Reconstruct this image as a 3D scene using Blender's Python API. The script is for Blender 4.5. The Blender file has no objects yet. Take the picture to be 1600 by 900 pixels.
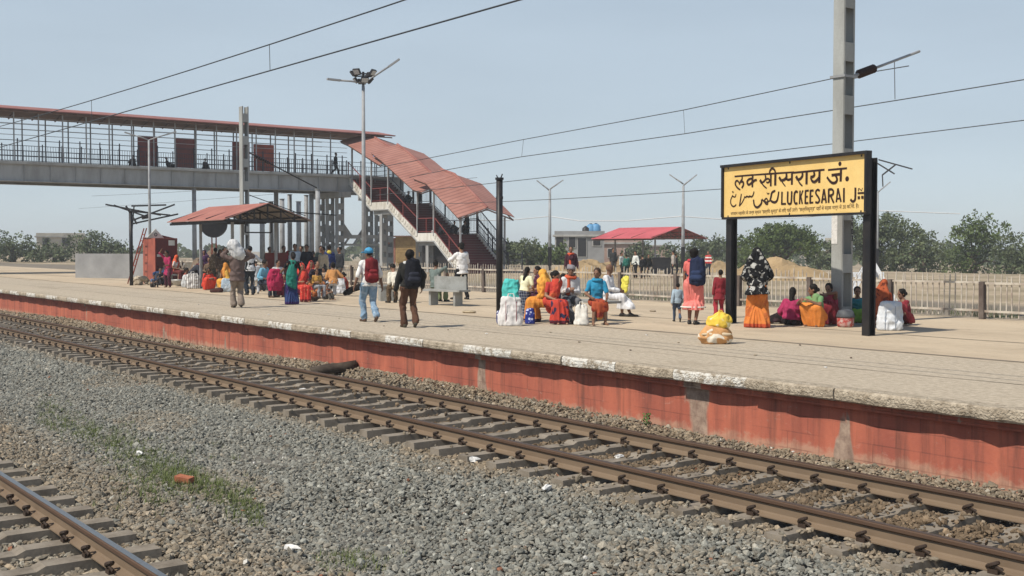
import bpy, math, random
import numpy as np
from mathutils import Vector, Matrix, Quaternion
R = math.radians
random.seed(7)
rng = np.random.default_rng(7)
scene = bpy.context.scene
COL = scene.collection

# ---------------------------------------------------------------- camera, world, sun, exposure
F = 1800.0; YAW = R(37.0); PIT = math.atan(64/1800.0); CZ = 1.65   # platform top is z = 0, rails run along X
cam_d = bpy.data.cameras.new('camera'); cam = bpy.data.objects.new('camera', cam_d); COL.objects.link(cam)
cam_d.sensor_width = 36; cam_d.lens = 36*F/1600; cam_d.clip_start = 0.1; cam_d.clip_end = 6000
cam.location = (0, 0, CZ)
cam.rotation_euler = (R(90)-PIT, 0, math.atan2(math.cos(YAW), math.sin(YAW)))
cam.rotation_euler.z = R(90)-YAW
scene.camera = cam
SUN_EL, SUN_AZ = R(51), R(-91)          # direction to the sun: behind the camera, square to the rails
sun_dir = Vector((math.cos(SUN_EL)*math.cos(SUN_AZ), math.cos(SUN_EL)*math.sin(SUN_AZ), math.sin(SUN_EL)))
world = bpy.data.worlds.new('World'); scene.world = world; world.use_nodes = True
wn = world.node_tree.nodes; wl = world.node_tree.links
bg = wn['Background']; sky = wn.new('ShaderNodeTexSky'); sky.sky_type = 'NISHITA'
sky.sun_disc = False; sky.sun_elevation = SUN_EL; sky.sun_rotation = math.atan2(sun_dir.x, sun_dir.y)
sky.air_density = 0.8; sky.dust_density = 0.3; sky.ozone_density = 3.0; sky.altitude = 0
hz = wn.new('ShaderNodeMix'); hz.data_type = 'RGBA'; # milky haze of a dusty day, thinner overhead
tcw = wn.new('ShaderNodeTexCoord'); spw = wn.new('ShaderNodeSeparateXYZ'); wl.new(tcw.outputs['Generated'], spw.inputs[0])
rmw = wn.new('ShaderNodeMapRange'); wl.new(spw.outputs[2], rmw.inputs[0])
for i_, v_ in ((1, .18), (2, .75), (3, .80), (4, .10)): rmw.inputs[i_].default_value = v_
wl.new(rmw.outputs[0], hz.inputs[0])
rhz = wn.new('ShaderNodeValToRGB'); rhz.color_ramp.elements[0].color = (.60, .68, .73, 1); rhz.color_ramp.elements[1].color = (.515, .615, .70, 1); rhz.color_ramp.elements[1].position = .26
wl.new(spw.outputs[2], rhz.inputs[0]); mhz = wn.new('ShaderNodeVectorMath'); mhz.operation = 'SCALE'; mhz.inputs['Scale'].default_value = 10.0; nzw = wn.new('ShaderNodeTexNoise'); nzw.inputs['Scale'].default_value = 3.2; nzw.inputs['Detail'].default_value = 5; nmp = wn.new('ShaderNodeMapping'); nmp.inputs['Scale'].default_value = (1, 1, 5); wl.new(tcw.outputs['Generated'], nmp.inputs[0]); wl.new(nmp.outputs[0], nzw.inputs['Vector'])
nrm_w = wn.new('ShaderNodeMapRange'); nrm_w.inputs[1].default_value = .3; nrm_w.inputs[2].default_value = .7; nrm_w.inputs[3].default_value = 9.55; nrm_w.inputs[4].default_value = 10.5; wl.new(nzw.outputs['Fac'], nrm_w.inputs[0]); wl.new(nrm_w.outputs[0], mhz.inputs['Scale']); wl.new(rhz.outputs[0], mhz.inputs[0]); wl.new(mhz.outputs[0], hz.inputs[7]); wl.new(sky.outputs[0], hz.inputs[6])
wl.new(hz.outputs[2], bg.inputs[0]); bg.inputs[1].default_value = 0.11
sd = bpy.data.lights.new('sun', 'SUN'); sd.energy = 5.0; sd.angle = R(0.55); sd.color = (1.0, 0.93, 0.82)
so = bpy.data.objects.new('sun', sd); COL.objects.link(so); so.rotation_euler = sun_dir.to_track_quat('Z', 'Y').to_euler(); so.location = (0, -20, 40)
vs = scene.view_settings; vs.view_transform = 'Standard'; vs.look = 'None'; vs.gamma = 1; vs.exposure = -0.10
scene.cycles.max_bounces = 5; scene.cycles.diffuse_bounces = 2; scene.cycles.glossy_bounces = 2; scene.cycles.transmission_bounces = 2
scene.cycles.volume_bounces = 0
scene.cycles.use_denoising = True

# ---------------------------------------------------------------- measuring helpers (photo pixel -> place)
fh = (-math.cos(YAW), math.sin(YAW)); rt = (math.sin(YAW), math.cos(YAW))
def ray(px, py):
    a = (px-800)/F; b = (450-py)/F; c, s = math.cos(PIT), math.sin(PIT)
    return (fh[0]*c+a*rt[0]+b*fh[0]*s, fh[1]*c+a*rt[1]+b*fh[1]*s, -s+b*c)
def g(px, py, z=0.0):
    d = ray(px, py); t = (z-CZ)/d[2]; return Vector((d[0]*t, d[1]*t, z))
def atY(px, py, Y):
    d = ray(px, py); t = Y/d[1]; return Vector((d[0]*t, Y, CZ+d[2]*t))
def atX(px, py, X):
    d = ray(px, py); t = X/d[0]; return Vector((X, d[1]*t, CZ+d[2]*t))
def atD(px, py, D):
    d = ray(px, py); return Vector((d[0]*D, d[1]*D, CZ+d[2]*D))
def depth(p): return p[0]*fh[0]+p[1]*fh[1]
def heading(p, face):       # rotation so that local +Y looks: 0 at the viewer, 90 to the right, 180 away
    d = Vector((-p[0], -p[1])).normalized(); r = Vector((-d.y, d.x))
    # right-hand side as the viewer sees it
    if r.dot(Vector(rt)) < 0: r = -r
    v = d*math.cos(R(face)) + r*math.sin(R(face))
    return math.atan2(v.y, v.x) - math.pi/2

# ---------------------------------------------------------------- mesh builder
class MB:
    def __init__(s): s.v = []; s.f = []; s.n = 0
    def add(s, V, Fs):
        V = np.asarray(V, float).reshape(-1, 3); o = s.n
        s.v.append(V); s.f.extend([tuple(int(i)+o for i in f) for f in Fs]); s.n += len(V); return s
    def box(s, c, d, rz=0, rot=None):
        x, y, z = d[0]/2, d[1]/2, d[2]/2
        V = np.array([(-x,-y,-z),(x,-y,-z),(x,y,-z),(-x,y,-z),(-x,-y,z),(x,-y,z),(x,y,z),(-x,y,z)])
        if rot is not None: V = V @ np.array(rot).T
        elif rz: V = V @ np.array(Matrix.Rotation(rz, 3, 'Z')).T
        return s.add(V+np.array(c), [(0,3,2,1),(4,5,6,7),(0,1,5,4),(1,2,6,5),(2,3,7,6),(3,0,4,7)])
    def bb(s, x0, x1, y0, y1, z0, z1): return s.box(((x0+x1)/2,(y0+y1)/2,(z0+z1)/2), (abs(x1-x0),abs(y1-y0),abs(z1-z0)))
    def bar(s, a, b, w, h, up=(0,0,1)):
        a, b = Vector(a), Vector(b); d = (b-a); L = d.length
        if L < 1e-6: return s
        x = d/L; u = Vector(up)
        if abs(x.dot(u)) > .98: u = Vector((0,1,0))
        y = u.cross(x).normalized(); z = x.cross(y)
        return s.box((a+b)/2, (L, w, h), rot=Matrix((x, y, z)).transposed())
    def loft(s, rings, caps=True):
        k = len(rings[0]); V = np.concatenate(rings); fs = []
        for i in range(len(rings)-1):
            for j in range(k):
                a, b = i*k+j, i*k+(j+1) % k; fs.append((a, b, b+k, a+k))
        if caps:
            fs.append(tuple(range(k-1, -1, -1))); o = (len(rings)-1)*k; fs.append(tuple(range(o, o+k)))
        return s.add(V, fs)
    def tube(s, pts, r, n=8, caps=True):
        pts = [Vector(p) for p in pts]; rs = r if hasattr(r, '__len__') else [r]*len(pts); rings = []; last = None
        for i, p in enumerate(pts):
            t = (pts[min(i+1, len(pts)-1)]-pts[max(i-1, 0)]).normalized()
            if last is None:
                u = t.cross(Vector((0,0,1)));
                if u.length < .1: u = t.cross(Vector((0,1,0)))
            else: u = last - t*last.dot(t)
            u.normalize(); w = t.cross(u); last = u
            rings.append(np.array([p+(u*math.cos(2*math.pi*k/n)+w*math.sin(2*math.pi*k/n))*rs[i] for k in range(n)]))
        return s.loft(rings, caps)
    def cyl(s, a, b, r0, r1=None, n=12): return s.tube([a, b], [r0, r0 if r1 is None else r1], n)
    def cap(s, a, b, r0, r1, n=10):           # tapered rounded limb
        a, b = Vector(a), Vector(b); d = b-a
        if d.length < 1e-4: d = Vector((0,0,1e-3)); b = a+d
        t = d.normalized(); pts = []; rs = []
        for q in (1.0, .87, .5): pts.append(a - t*r0*q*.98); rs.append(max(r0*math.sqrt(max(0,1-q*q)), r0*.12))
        pts += [a, b]; rs += [r0, r1]
        for q in (.5, .87, 1.0): pts.append(b + t*r1*q*.98); rs.append(max(r1*math.sqrt(max(0,1-q*q)), r1*.12))
        return s.tube(pts, rs, n)
    def ell(s, c, rad, axes=None, nu=12, nv=8):
        rings = []
        for i in range(nv+1):
            th = math.pi*(i+.02 if i == 0 else (i-.02 if i == nv else i))/nv; zz = math.cos(th); q = math.sin(th)
            rings.append(np.array([(q*math.cos(2*math.pi*k/nu), q*math.sin(2*math.pi*k/nu), zz) for k in range(nu)])[::-1])
        rings = [r_*np.array(rad) for r_ in rings]
        if axes is not None: rings = [r_ @ np.array(axes) for r_ in rings]     # axes: rows = x, y, z directions
        return s.loft([r_+np.array(c) for r_ in rings])
    def prism(s, poly, h, M=None):              # polygon in XY, extruded 0..h in Z, then placed by M
        n = len(poly); V = np.array([(x, y, 0) for x, y in poly]+[(x, y, h) for x, y in poly], float)
        if M is not None: V = np.array([M @ Vector(v) for v in V])
        return s.add(V, [tuple(range(n-1,-1,-1)), tuple(range(n, 2*n))]+[(i,(i+1)%n,n+(i+1)%n,n+i) for i in range(n)])
    def mesh(s, name, smooth=False):
        me = bpy.data.meshes.new(name); me.from_pydata(np.concatenate(s.v).tolist() if s.v else [], [], s.f); me.update()
        if smooth: me.shade_smooth()
        return me
    def build(s, name, mat, parent=None, smooth=False, loc=None):
        o = bpy.data.objects.new(name, s.mesh(name, smooth)); COL.objects.link(o)
        if mat is not None: o.data.materials.append(mat)
        if parent is not None: o.parent = parent
        if loc is not None: o.location = loc
        return o
class Parts:                                    # like MB, but every bar becomes a part of its own
    def __init__(s): s.m = []
    def bar(s, *a): s.m.append(MB().bar(*a)); return s
    def bb(s, *a): s.m.append(MB().bb(*a)); return s
    def build(s, name, mat, parent):
        for m in s.m:
            V_ = np.concatenate(m.v); c = Vector(V_.mean(0)); m.v = [v-np.array(c) for v in m.v]; m.build(name, mat, parent, loc=c)
def tag(o, label=None, cat=None, group=None, kind=None):
    if label: o['label'] = label
    if cat: o['category'] = cat
    if group: o['group'] = group
    if kind: o['kind'] = kind
    return o
def thing(name, label, cat, loc=(0,0,0), rz=0, group=None):
    o = bpy.data.objects.new(name, None); COL.objects.link(o); o.location = loc; o.rotation_euler = (0,0,rz); o.empty_display_size = .2
    return tag(o, label, cat, group)
def copy_tree(o, parent=None):
    c = o.copy(); COL.objects.link(c); c.parent = parent
    for ch in list(o.children): copy_tree(ch, c)
    return c

# ---------------------------------------------------------------- materials
def hexc(h):
    h = h.lstrip('#'); v = [int(h[i:i+2],16)/255 for i in (0,2,4)]
    return tuple(x/12.92 if x <= .04045 else ((x+.055)/1.055)**2.4 for x in v)
class NT:
    def __init__(s, name):
        s.m = bpy.data.materials.new(name); s.m.use_nodes = True; s.t = s.m.node_tree; s.p = s.t.nodes['Principled BSDF']
    def n(s, typ, **kw):
        o = s.t.nodes.new('ShaderNode'+typ)
        for k, v in kw.items():
            if k in o.inputs: o.inputs[k].default_value = v
            else: setattr(o, k, v)
        return o
    def l(s, a, b): s.t.links.new(a, b)
    def coord(s, kind='Object', scale=(1,1,1)):
        tc = s.n('TexCoord'); mp = s.n('Mapping'); mp.inputs['Scale'].default_value = scale; s.l(tc.outputs[kind], mp.inputs[0]); return mp.outputs[0]
    def geo(s, scale=(1,1,1)):
        tc = s.n('NewGeometry'); mp = s.n('Mapping'); mp.inputs['Scale'].default_value = scale; s.l(tc.outputs['Position'], mp.inputs[0]); return mp.outputs[0]
    def noise(s, vec, scale, detail=4, rough=.55, dist=0):
        o = s.n('TexNoise'); o.inputs['Scale'].default_value = scale; o.inputs['Detail'].default_value = detail; o.inputs['Roughness'].default_value = rough; o.inputs['Distortion'].default_value = dist
        s.l(vec, o.inputs['Vector']); return o.outputs['Fac']
    def ramp(s, fac, stops):
        o = s.n('ValToRGB'); e = o.color_ramp.elements
        while len(e) < len(stops): e.new(.5)
        for k, (p, c) in enumerate(stops):
            e[k].position = p; e[k].color = (*c, 1) if hasattr(c, '__len__') else (c, c, c, 1)
        s.l(fac, o.inputs[0]); return o.outputs[0]
    def mix(s, fac, a, b, mode='MIX'):
        o = s.n('Mix', data_type='RGBA', blend_type=mode)
        for sock, v in ((o.inputs[0], fac), (o.inputs[6], a), (o.inputs[7], b)):
            if hasattr(v, 'node'): s.l(v, sock)
            elif hasattr(v, '__len__'): sock.default_value = (*v, 1)
            else: sock.default_value = v
        return o.outputs[2]
    def math(s, op, a, b=0.0):
        o = s.n('Math', operation=op)
        for i, v in enumerate((a, b)):
            if hasattr(v, 'node'): s.l(v, o.inputs[i])
            else: o.inputs[i].default_value = v
        return o.outputs[0]
    def bump(s, h, strength=.3, dist=.02):
        b = s.n('Bump'); b.inputs['Strength'].default_value = strength; b.inputs['Distance'].default_value = dist; s.l(h, b.inputs['Height']); s.l(b.outputs[0], s.p.inputs['Normal'])
    def out(s, col, rough=.8, metal=0, spec=.3):
        if hasattr(col, 'node'): s.l(col, s.p.inputs['Base Color'])
        else: s.p.inputs['Base Color'].default_value = (*col, 1)
        if hasattr(rough, 'node'): s.l(rough, s.p.inputs['Roughness'])
        else: s.p.inputs['Roughness'].default_value = rough
        s.p.inputs['Metallic'].default_value = metal; s.p.inputs['Specular IOR Level'].default_value = spec
        return s.m
def dull(c, k): return tuple(min(1, x*k) for x in c)
def weathered(name, c, c2=None, scale=3, rough=.75, bump=.15, bs=40, metal=0, amount=1.0, streak=False, spec=.3):
    t = NT(name); v = t.geo((1,1,.25) if streak else (1,1,1)); n1 = t.noise(v, scale, 6, .6); c2 = c2 or dull(c, .6)
    col = t.mix(t.ramp(n1, [(.42, 0.), (.68, amount)]), c, c2)
    n2 = t.noise(t.geo(), bs, 3); col = t.mix(.35, col, t.ramp(n2, [(.3, .55), (.7, 1.0)]), 'MULTIPLY')
    if bump: t.bump(n2, bump, .01)
    return t.out(col, rough, metal, spec)
_cl = {}
def cloth(c, pat=None, c2=(.8,.8,.8), scale=20, rough=.85):
    if isinstance(c, str): c = hexc(c)
    if isinstance(c2, str): c2 = hexc(c2)
    def dusty(q): l_ = .3*q[0]+.59*q[1]+.11*q[2]; return tuple((x*.88+l_*.12)*.94+.004 for x in q)
    c, c2 = dusty(c), dusty(c2)
    key = (tuple(c), pat, tuple(c2), scale)
    if key in _cl: return _cl[key]
    t = NT('cloth'); v = t.coord(); col = c
    if pat == 'print':
        o = t.n('TexVoronoi', feature='F1'); o.inputs['Scale'].default_value = scale; t.l(v, o.inputs['Vector'])
        col = t.mix(t.ramp(o.outputs['Distance'], [(.28, 1.), (.36, 0.)]), c, c2)
    elif pat == 'floral':
        f = t.noise(v, scale, 2, .5, .8); col = t.mix(t.ramp(f, [(.555, 0.), (.60, 1.)]), c, c2)
    elif pat in ('check', 'stripe', 'hstripe'):
        def wave(ax):
            w = t.n('TexWave', wave_type='BANDS', bands_direction=ax); w.inputs['Scale'].default_value = scale; w.inputs['Distortion'].default_value = .6; t.l(v, w.inputs['Vector'])
            return t.ramp(w.outputs['Fac'], [(.62, 0.), (.72, 1.)])
        if pat == 'check':
            m = t.math('MULTIPLY', t.math('ADD', wave('X'), wave('Z')), .5); col = t.mix(m, c, c2)
        else: col = t.mix(wave('X' if pat == 'stripe' else 'Z'), c, c2)
    n1 = t.noise(v, 9, 4); col = t.mix(.5, col, t.ramp(n1, [(.3, .62), (.7, 1.1)]), 'MULTIPLY')
    n2 = t.noise(v, 60, 2); t.bump(n1, .35, .02)
    _cl[key] = t.out(col, rough, 0, .15); return _cl[key]
_sk = {}
def skin(k=1.0):
    if k in _sk: return _sk[k]
    t = NT('skin'); n = t.noise(t.coord(), 14, 3); a = (.31*k,.162*k,.098*k)
    t.p.inputs['Subsurface Weight'].default_value = 0.0
    _sk[k] = t.out(t.mix(t.ramp(n, [(.35, 0.), (.7, 1.)]), a, dull(a, .78)), .55, 0, .35); return _sk[k]
_hr = {}
def hairm(c=(.012,.010,.009)):
    if c in _hr: return _hr[c]
    t = NT('hair'); n = t.noise(t.coord('Object', (60,60,14)), 1.0, 3); t.bump(n, .5, .01)
    _hr[c] = t.out(t.mix(n, dull(c, .7), dull(c, 1.5)), .6, 0, .12); return _hr[c]
def plain(name, c, rough=.6, metal=0, bump=0, spec=.3):
    t = NT(name); n = t.noise(t.geo(), 25, 3); return t.out(t.mix(t.ramp(n, [(.35, 0.), (.7, 1.)]), c, dull(c, .78)), rough, metal, spec)

M_steel_dark = weathered('black_painted_steel', (.014,.014,.017), (.03,.026,.024), 4, .45, .05)
M_grey_steel = weathered('galvanised_steel', (.36,.37,.38), (.24,.24,.24), 2.5, .55, .05, metal=0)
M_grey_dim = weathered('grey_painted_steel', (.40,.41,.41), (.27,.27,.265), 1.2, .6, .05, streak=True)
M_mast = weathered('weathered_galvanising', (.40,.41,.39), (.30,.30,.28), 2.2, .6, .08, streak=True)
M_concrete_far = weathered('pale_concrete', (.46,.455,.43), (.30,.29,.27), 1.1, .85, .1, streak=True)
M_white = weathered('dirty_white_paint', (.74,.72,.66), (.46,.42,.35), 2.4, .7, .1, streak=True)
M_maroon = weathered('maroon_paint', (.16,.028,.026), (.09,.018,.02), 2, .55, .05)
M_maroon_bright = weathered('red_rust_paint', (.30,.055,.03), (.16,.04,.03), 2, .6, .05)
M_dark = weathered('dark_iron', (.02,.02,.024), (.035,.03,.028), 5, .5, .05)
M_wire = plain('wire', (.07,.075,.08), .5)
M_cable = plain('pale_cable', (.72,.74,.75), .6)
M_insul = plain('brown_insulator', (.035,.014,.012), .3)

# ---------------------------------------------------------------- ground, ballast
def sstep(a, b, x):
    t = np.clip((x-a)/(b-a), 0, 1); return t*t*(3-2*t)
def ballast_z(x, y):
    x = np.asarray(x, float); y = np.asarray(y, float)
    z = -1.13 + .13*sstep(5.9, 8.0, y) + .12*(1-sstep(3.4, 5.2, y))
    z = z + .30*sstep(10.55, 11.35, y)*(.75+.25*np.sin(x*.31+1)) + .05*np.sin(x*.9+y*.7)*np.sin(y*1.3-x*.4)*sstep(3.6, 4.6, y)*(1-sstep(7.3, 8.1, y))
    z = z - .055*sstep(6.9, 8.0, y)*(1-sstep(10.6, 11, y))*(1-sstep(-14, -8.5, x))            # sleepers stand clearer on the left
    return z
xs = np.concatenate([np.linspace(-900, -300, 8), np.linspace(-280, 120, 101), np.linspace(140, 400, 6)])
ys = np.concatenate([np.linspace(-300, -60, 6), np.linspace(-50, 2, 14), np.linspace(3, 11.4, 22), [12, 24.2, 25], np.linspace(28, 160, 45), np.linspace(180, 900, 12)])
GX, GY = np.meshgrid(xs, ys)
far_z = -.06 - 2.2*sstep(66, 120, GY + .25*(GX+60)*0) - .06*np.sin(GX*.21)*np.sin(GY*.17)*(GY > 27)
GZ = np.where(GY < 11.5, ballast_z(GX, np.clip(GY, 2, 11.4))-.05, np.where(GY < 24.3, -.9, far_z))
GZ = np.where(GY < -20, -1.4, GZ)
V = np.stack([GX, GY, GZ], -1).reshape(-1, 3); nx, ny = len(xs), len(ys)
fs = [(j*nx+i, j*nx+i+1, (j+1)*nx+i+1, (j+1)*nx+i) for j in range(ny-1) for i in range(nx-1)]
t = NT('earth'); n1 = t.noise(t.geo(), .18, 6, .6); n2 = t.noise(t.geo(), 2.2, 5)
sep = t.n('SeparateXYZ'); gm = t.n('NewGeometry'); t.l(gm.outputs['Position'], sep.inputs[0])
track = t.ramp(t.math('MULTIPLY', sep.outputs[1], .05), [(.55, 1.), (.6, 0.)])
soil = t.mix(t.ramp(n1, [(.4, 0.), (.62, 1.)]), (.44,.35,.25), (.26,.21,.14)); soil = t.mix(t.ramp(n2, [(.5, 0.), (.7, .6)]), soil, (.16,.17,.08))
bed = t.ramp(t.math('ADD', t.math('MULTIPLY', sep.outputs[1], .02), t.math('MULTIPLY', t.noise(t.geo(), .35, 3), .03)), [(.50, 0.), (.52, 1.), (.63, 1.), (.67, 0.)]); soil = t.mix(t.math('MULTIPLY', bed, .85), soil, t.mix(n2, (.12,.105,.09), (.23,.20,.165)))
col = t.mix(track, soil, t.mix(n2, (.10,.095,.085), (.17,.155,.13))); t.bump(n2, .5, .1)
tag(MB().add(V, fs).build('ground', t.out(col, .95, 0, .1), smooth=True), kind='structure')

# loose stones, one stuff object
def stones(name, x, y, z, size, tint, mat, flat=.62):
    n = len(x)
    ph = (1+5**.5)/2
    ico = np.array([(-1,ph,0),(1,ph,0),(-1,-ph,0),(1,-ph,0),(0,-1,ph),(0,1,ph),(0,-1,-ph),(0,1,-ph),(ph,0,-1),(ph,0,1),(-ph,0,-1),(-ph,0,1)])/math.sqrt(1+ph*ph)
    fc = np.array([(0,11,5),(0,5,1),(0,1,7),(0,7,10),(0,10,11),(1,5,9),(5,11,4),(11,10,2),(10,7,6),(7,1,8),(3,9,4),(3,4,2),(3,2,6),(3,6,8),(3,8,9),(4,9,5),(2,4,11),(6,2,10),(8,6,7),(9,8,1)])
    var = [ico*rng.uniform(.62, 1.22, (12,1)) for _ in range(24)]
    base = np.array(var)[rng.integers(0, 24, n)]
    base = base*np.stack([rng.uniform(.8, 1.45, n), rng.uniform(.7, 1.1, n), rng.uniform(flat*.7, flat*1.3, n)], -1)[:,None,:]
    q = rng.normal(size=(n,4))*np.array([1,.28,.28,1]); q /= np.linalg.norm(q, axis=1, keepdims=True)
    w, a, b, c = q.T
    RM = np.stack([1-2*(b*b+c*c),2*(a*b-c*w),2*(a*c+b*w),2*(a*b+c*w),1-2*(a*a+c*c),2*(b*c-a*w),2*(a*c-b*w),2*(b*c+a*w),1-2*(a*a+b*b)], -1).reshape(n,3,3)
    P = np.einsum('nij,nkj->nki', RM, base)*size[:,None,None]+np.stack([x,y,z],-1)[:,None,:]
    me = bpy.data.meshes.new(name); me.vertices.add(n*12); me.vertices.foreach_set('co', P.reshape(-1).astype(np.float32))
    idx = (fc[None]+(np.arange(n)*12)[:,None,None]).reshape(-1); me.loops.add(n*60); me.loops.foreach_set('vertex_index', idx.astype(np.int32))
    me.polygons.add(n*20); me.polygons.foreach_set('loop_start', np.arange(0, n*60, 3, dtype=np.int32)); me.update(calc_edges=True); me.shade_flat()
    at = me.color_attributes.new('tint', 'FLOAT_COLOR', 'POINT'); at.data.foreach_set('color', np.repeat(np.concatenate([tint, np.ones((n,1))], 1), 12, axis=0).reshape(-1).astype(np.float32))
    me.materials.append(mat); o = bpy.data.objects.new(name, me); COL.objects.link(o); return tag(o, kind='stuff')
t = NT('stone'); a = t.n('Attribute'); a.attribute_name = 'tint'; n = t.noise(t.geo(), 60, 3)
M_stone = t.out(t.mix(.6, a.outputs['Color'], t.ramp(n, [(.3, .6), (.7, 1.1)]), 'MULTIPLY'), .9, 0, .15)
def in_view(x, y, z, m=330):
    zc = x*fh[0]+y*fh[1]; xc = x*rt[0]+y*rt[1]; zc = np.maximum(zc, .5)
    px = 800+F*xc/zc; py = 386-F*(z-CZ)/zc
    return (px > -m) & (px < 1600+m) & (py < 900+m) & (zc > 3), zc
def scatter(x0, x1, y0, y1, dens):
    n = int((x1-x0)*(y1-y0)*dens); x = rng.uniform(x0, x1, n); y = rng.uniform(y0, y1, n); z = ballast_z(x, y)
    ok, zc = in_view(x, y, z); keep = ok & (rng.random(n) < np.clip(21/zc, 0, 1)**1.9)
    return x[keep], y[keep], zc[keep]
SL0, SP = 8.12, .62           # near end of the sleepers, sleeper spacing along X
parts_ = [scatter(-62, 2, 2.2, 11.22, 900)]
sx = np.concatenate([p[0] for p in parts_]); sy = np.concatenate([p[1] for p in parts_]); szc = np.concatenate([p[2] for p in parts_])
on_sl = (sy > 8.1) & (sy < 10.9) & (np.abs((sx/SP+.5) % 1 - .5)*SP < .15)
keep = ~on_sl | (rng.random(len(sx)) < (.03+.16*sstep(-12, -7, sx)))
keep &= ~((np.abs(sy-8.61) < .12) | (np.abs(sy-10.34) < .12) | (np.abs(sy-3.0) < .1))
on2 = (sy < 3.55) & (np.abs((sx/SP+.3) % 1 - .5)*SP < .16); keep &= ~on2
sx, sy, szc = sx[keep], sy[keep], szc[keep]; n = len(sx)
size = np.clip(rng.lognormal(math.log(.0235), .30, n), .013, .048)*np.clip(szc/21, 1, 1.7)
szz = ballast_z(sx, sy)+size*rng.uniform(-.25, .45, n)
on_sl = (sy > 8.1) & (sy < 10.9) & (np.abs((sx/SP+.5) % 1 - .5)*SP < .15); szz = np.where(on_sl, -.945+size*.3, szz)
rust = np.clip(np.maximum(sstep(7.5, 8.5, sy), (1-sstep(3.9, 5.3, sy))*.75)*.9 + .35*(np.sin(sx*.8+sy)*np.sin(sx*.33-sy*1.3) > .55) + rng.normal(0, .22, n), 0, 1)[:,None]
bright = np.exp(rng.normal(0, .24, n))[:,None]
tint = (np.array([[.232,.230,.200]])*(1-rust)+np.array([[.27,.215,.15]])*rust)*bright
wh = rng.random(n) < .0012; tint[wh] = [.62,.6,.55]; rd = rng.random(n) < .0012; tint[rd] = [.28,.13,.08]
mid = (sy > 8.7) & (sy < 10.3); tint[mid] *= np.array([.66,.60,.55])
stones('ballast_stones', sx, sy, szz, size, np.clip(tint, .02, .8), M_stone)

# thin grass in the dip between the tracks
def grass(name, pts, h, col, n_blade=9, spread=.07):
    mb = MB()
    for p in pts:
        for k in range(n_blade):
            a = random.uniform(0, 6.28); r_ = random.random()*spread; b = Vector((p[0]+math.cos(a)*r_, p[1]+math.sin(a)*r_, p[2])); hh = h*random.uniform(.4, 1.2)
            d = Vector((math.cos(a*3), math.sin(a*3), 0)); tip = b+Vector((0,0,hh))+d*hh*random.uniform(.2, .9); w = d.cross(Vector((0,0,1)))*.004
            mb.add([b-w, b+w, tip], [(0,1,2)])
    return tag(mb.build(name, col), kind='stuff')
M_grass = plain('dry_grass', (.15,.185,.06), .8)
gp = []
for k in range(1400):
    px = random.uniform(60, 410); py = 705+(px-200)*.47+random.gauss(0, 15)
    if random.random() < .25: px, py = random.gauss(255, 40), random.gauss(755, 24)
    p = g(px, py, -1.1); gp.append((p.x, p.y, float(ballast_z(p.x, p.y))))
for k in range(60):
    p = g(random.gauss(545, 26), random.gauss(872, 12), -1.1); gp.append((p.x, p.y, float(ballast_z(p.x, p.y))))
grass('sparse_grass', gp, .085, M_grass, 7)

# ---------------------------------------------------------------- railway tracks
t = NT('rusty_rail'); tc_ = t.coord(); sp = t.n('SeparateXYZ'); t.l(tc_, sp.inputs[0]); n1 = t.noise(t.geo((.5,1,1)), 6, 5)
hd_ = t.ramp(t.math('ADD', t.math('MULTIPLY', sp.outputs[2], -5.), t.math('MULTIPLY', n1, .12)), [(.26, 1.), (.36, 0.)])
col = t.mix(hd_, t.mix(n1, (.225,.165,.11), (.15,.105,.07)), t.mix(n1, (.075,.045,.03), (.115,.07,.045))); M_rail = t.out(col, .7, 0, .2)
M_railtop = plain('worn_rail_head', (.30,.29,.28), .28, .85)
M_railtop_dull = plain('dusty_rail_head', (.10,.07,.055), .5, .2)
M_sleeper = weathered('dusty_sleeper_concrete', (.28,.24,.19), (.18,.15,.115), 4, .9, .25)
M_clip = plain('rusty_clip', (.05,.032,.022), .6)
def rail_poly():
    h = .172
    right = [(.075,0),(.075,.011),(.018,.03),(.0085,.045),(.0085,.118),(.020,.128),(.036,.136),(.036,.163),(.028,.172)]
    return right+[(-x, y) for x, y in right[::-1]]
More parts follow.
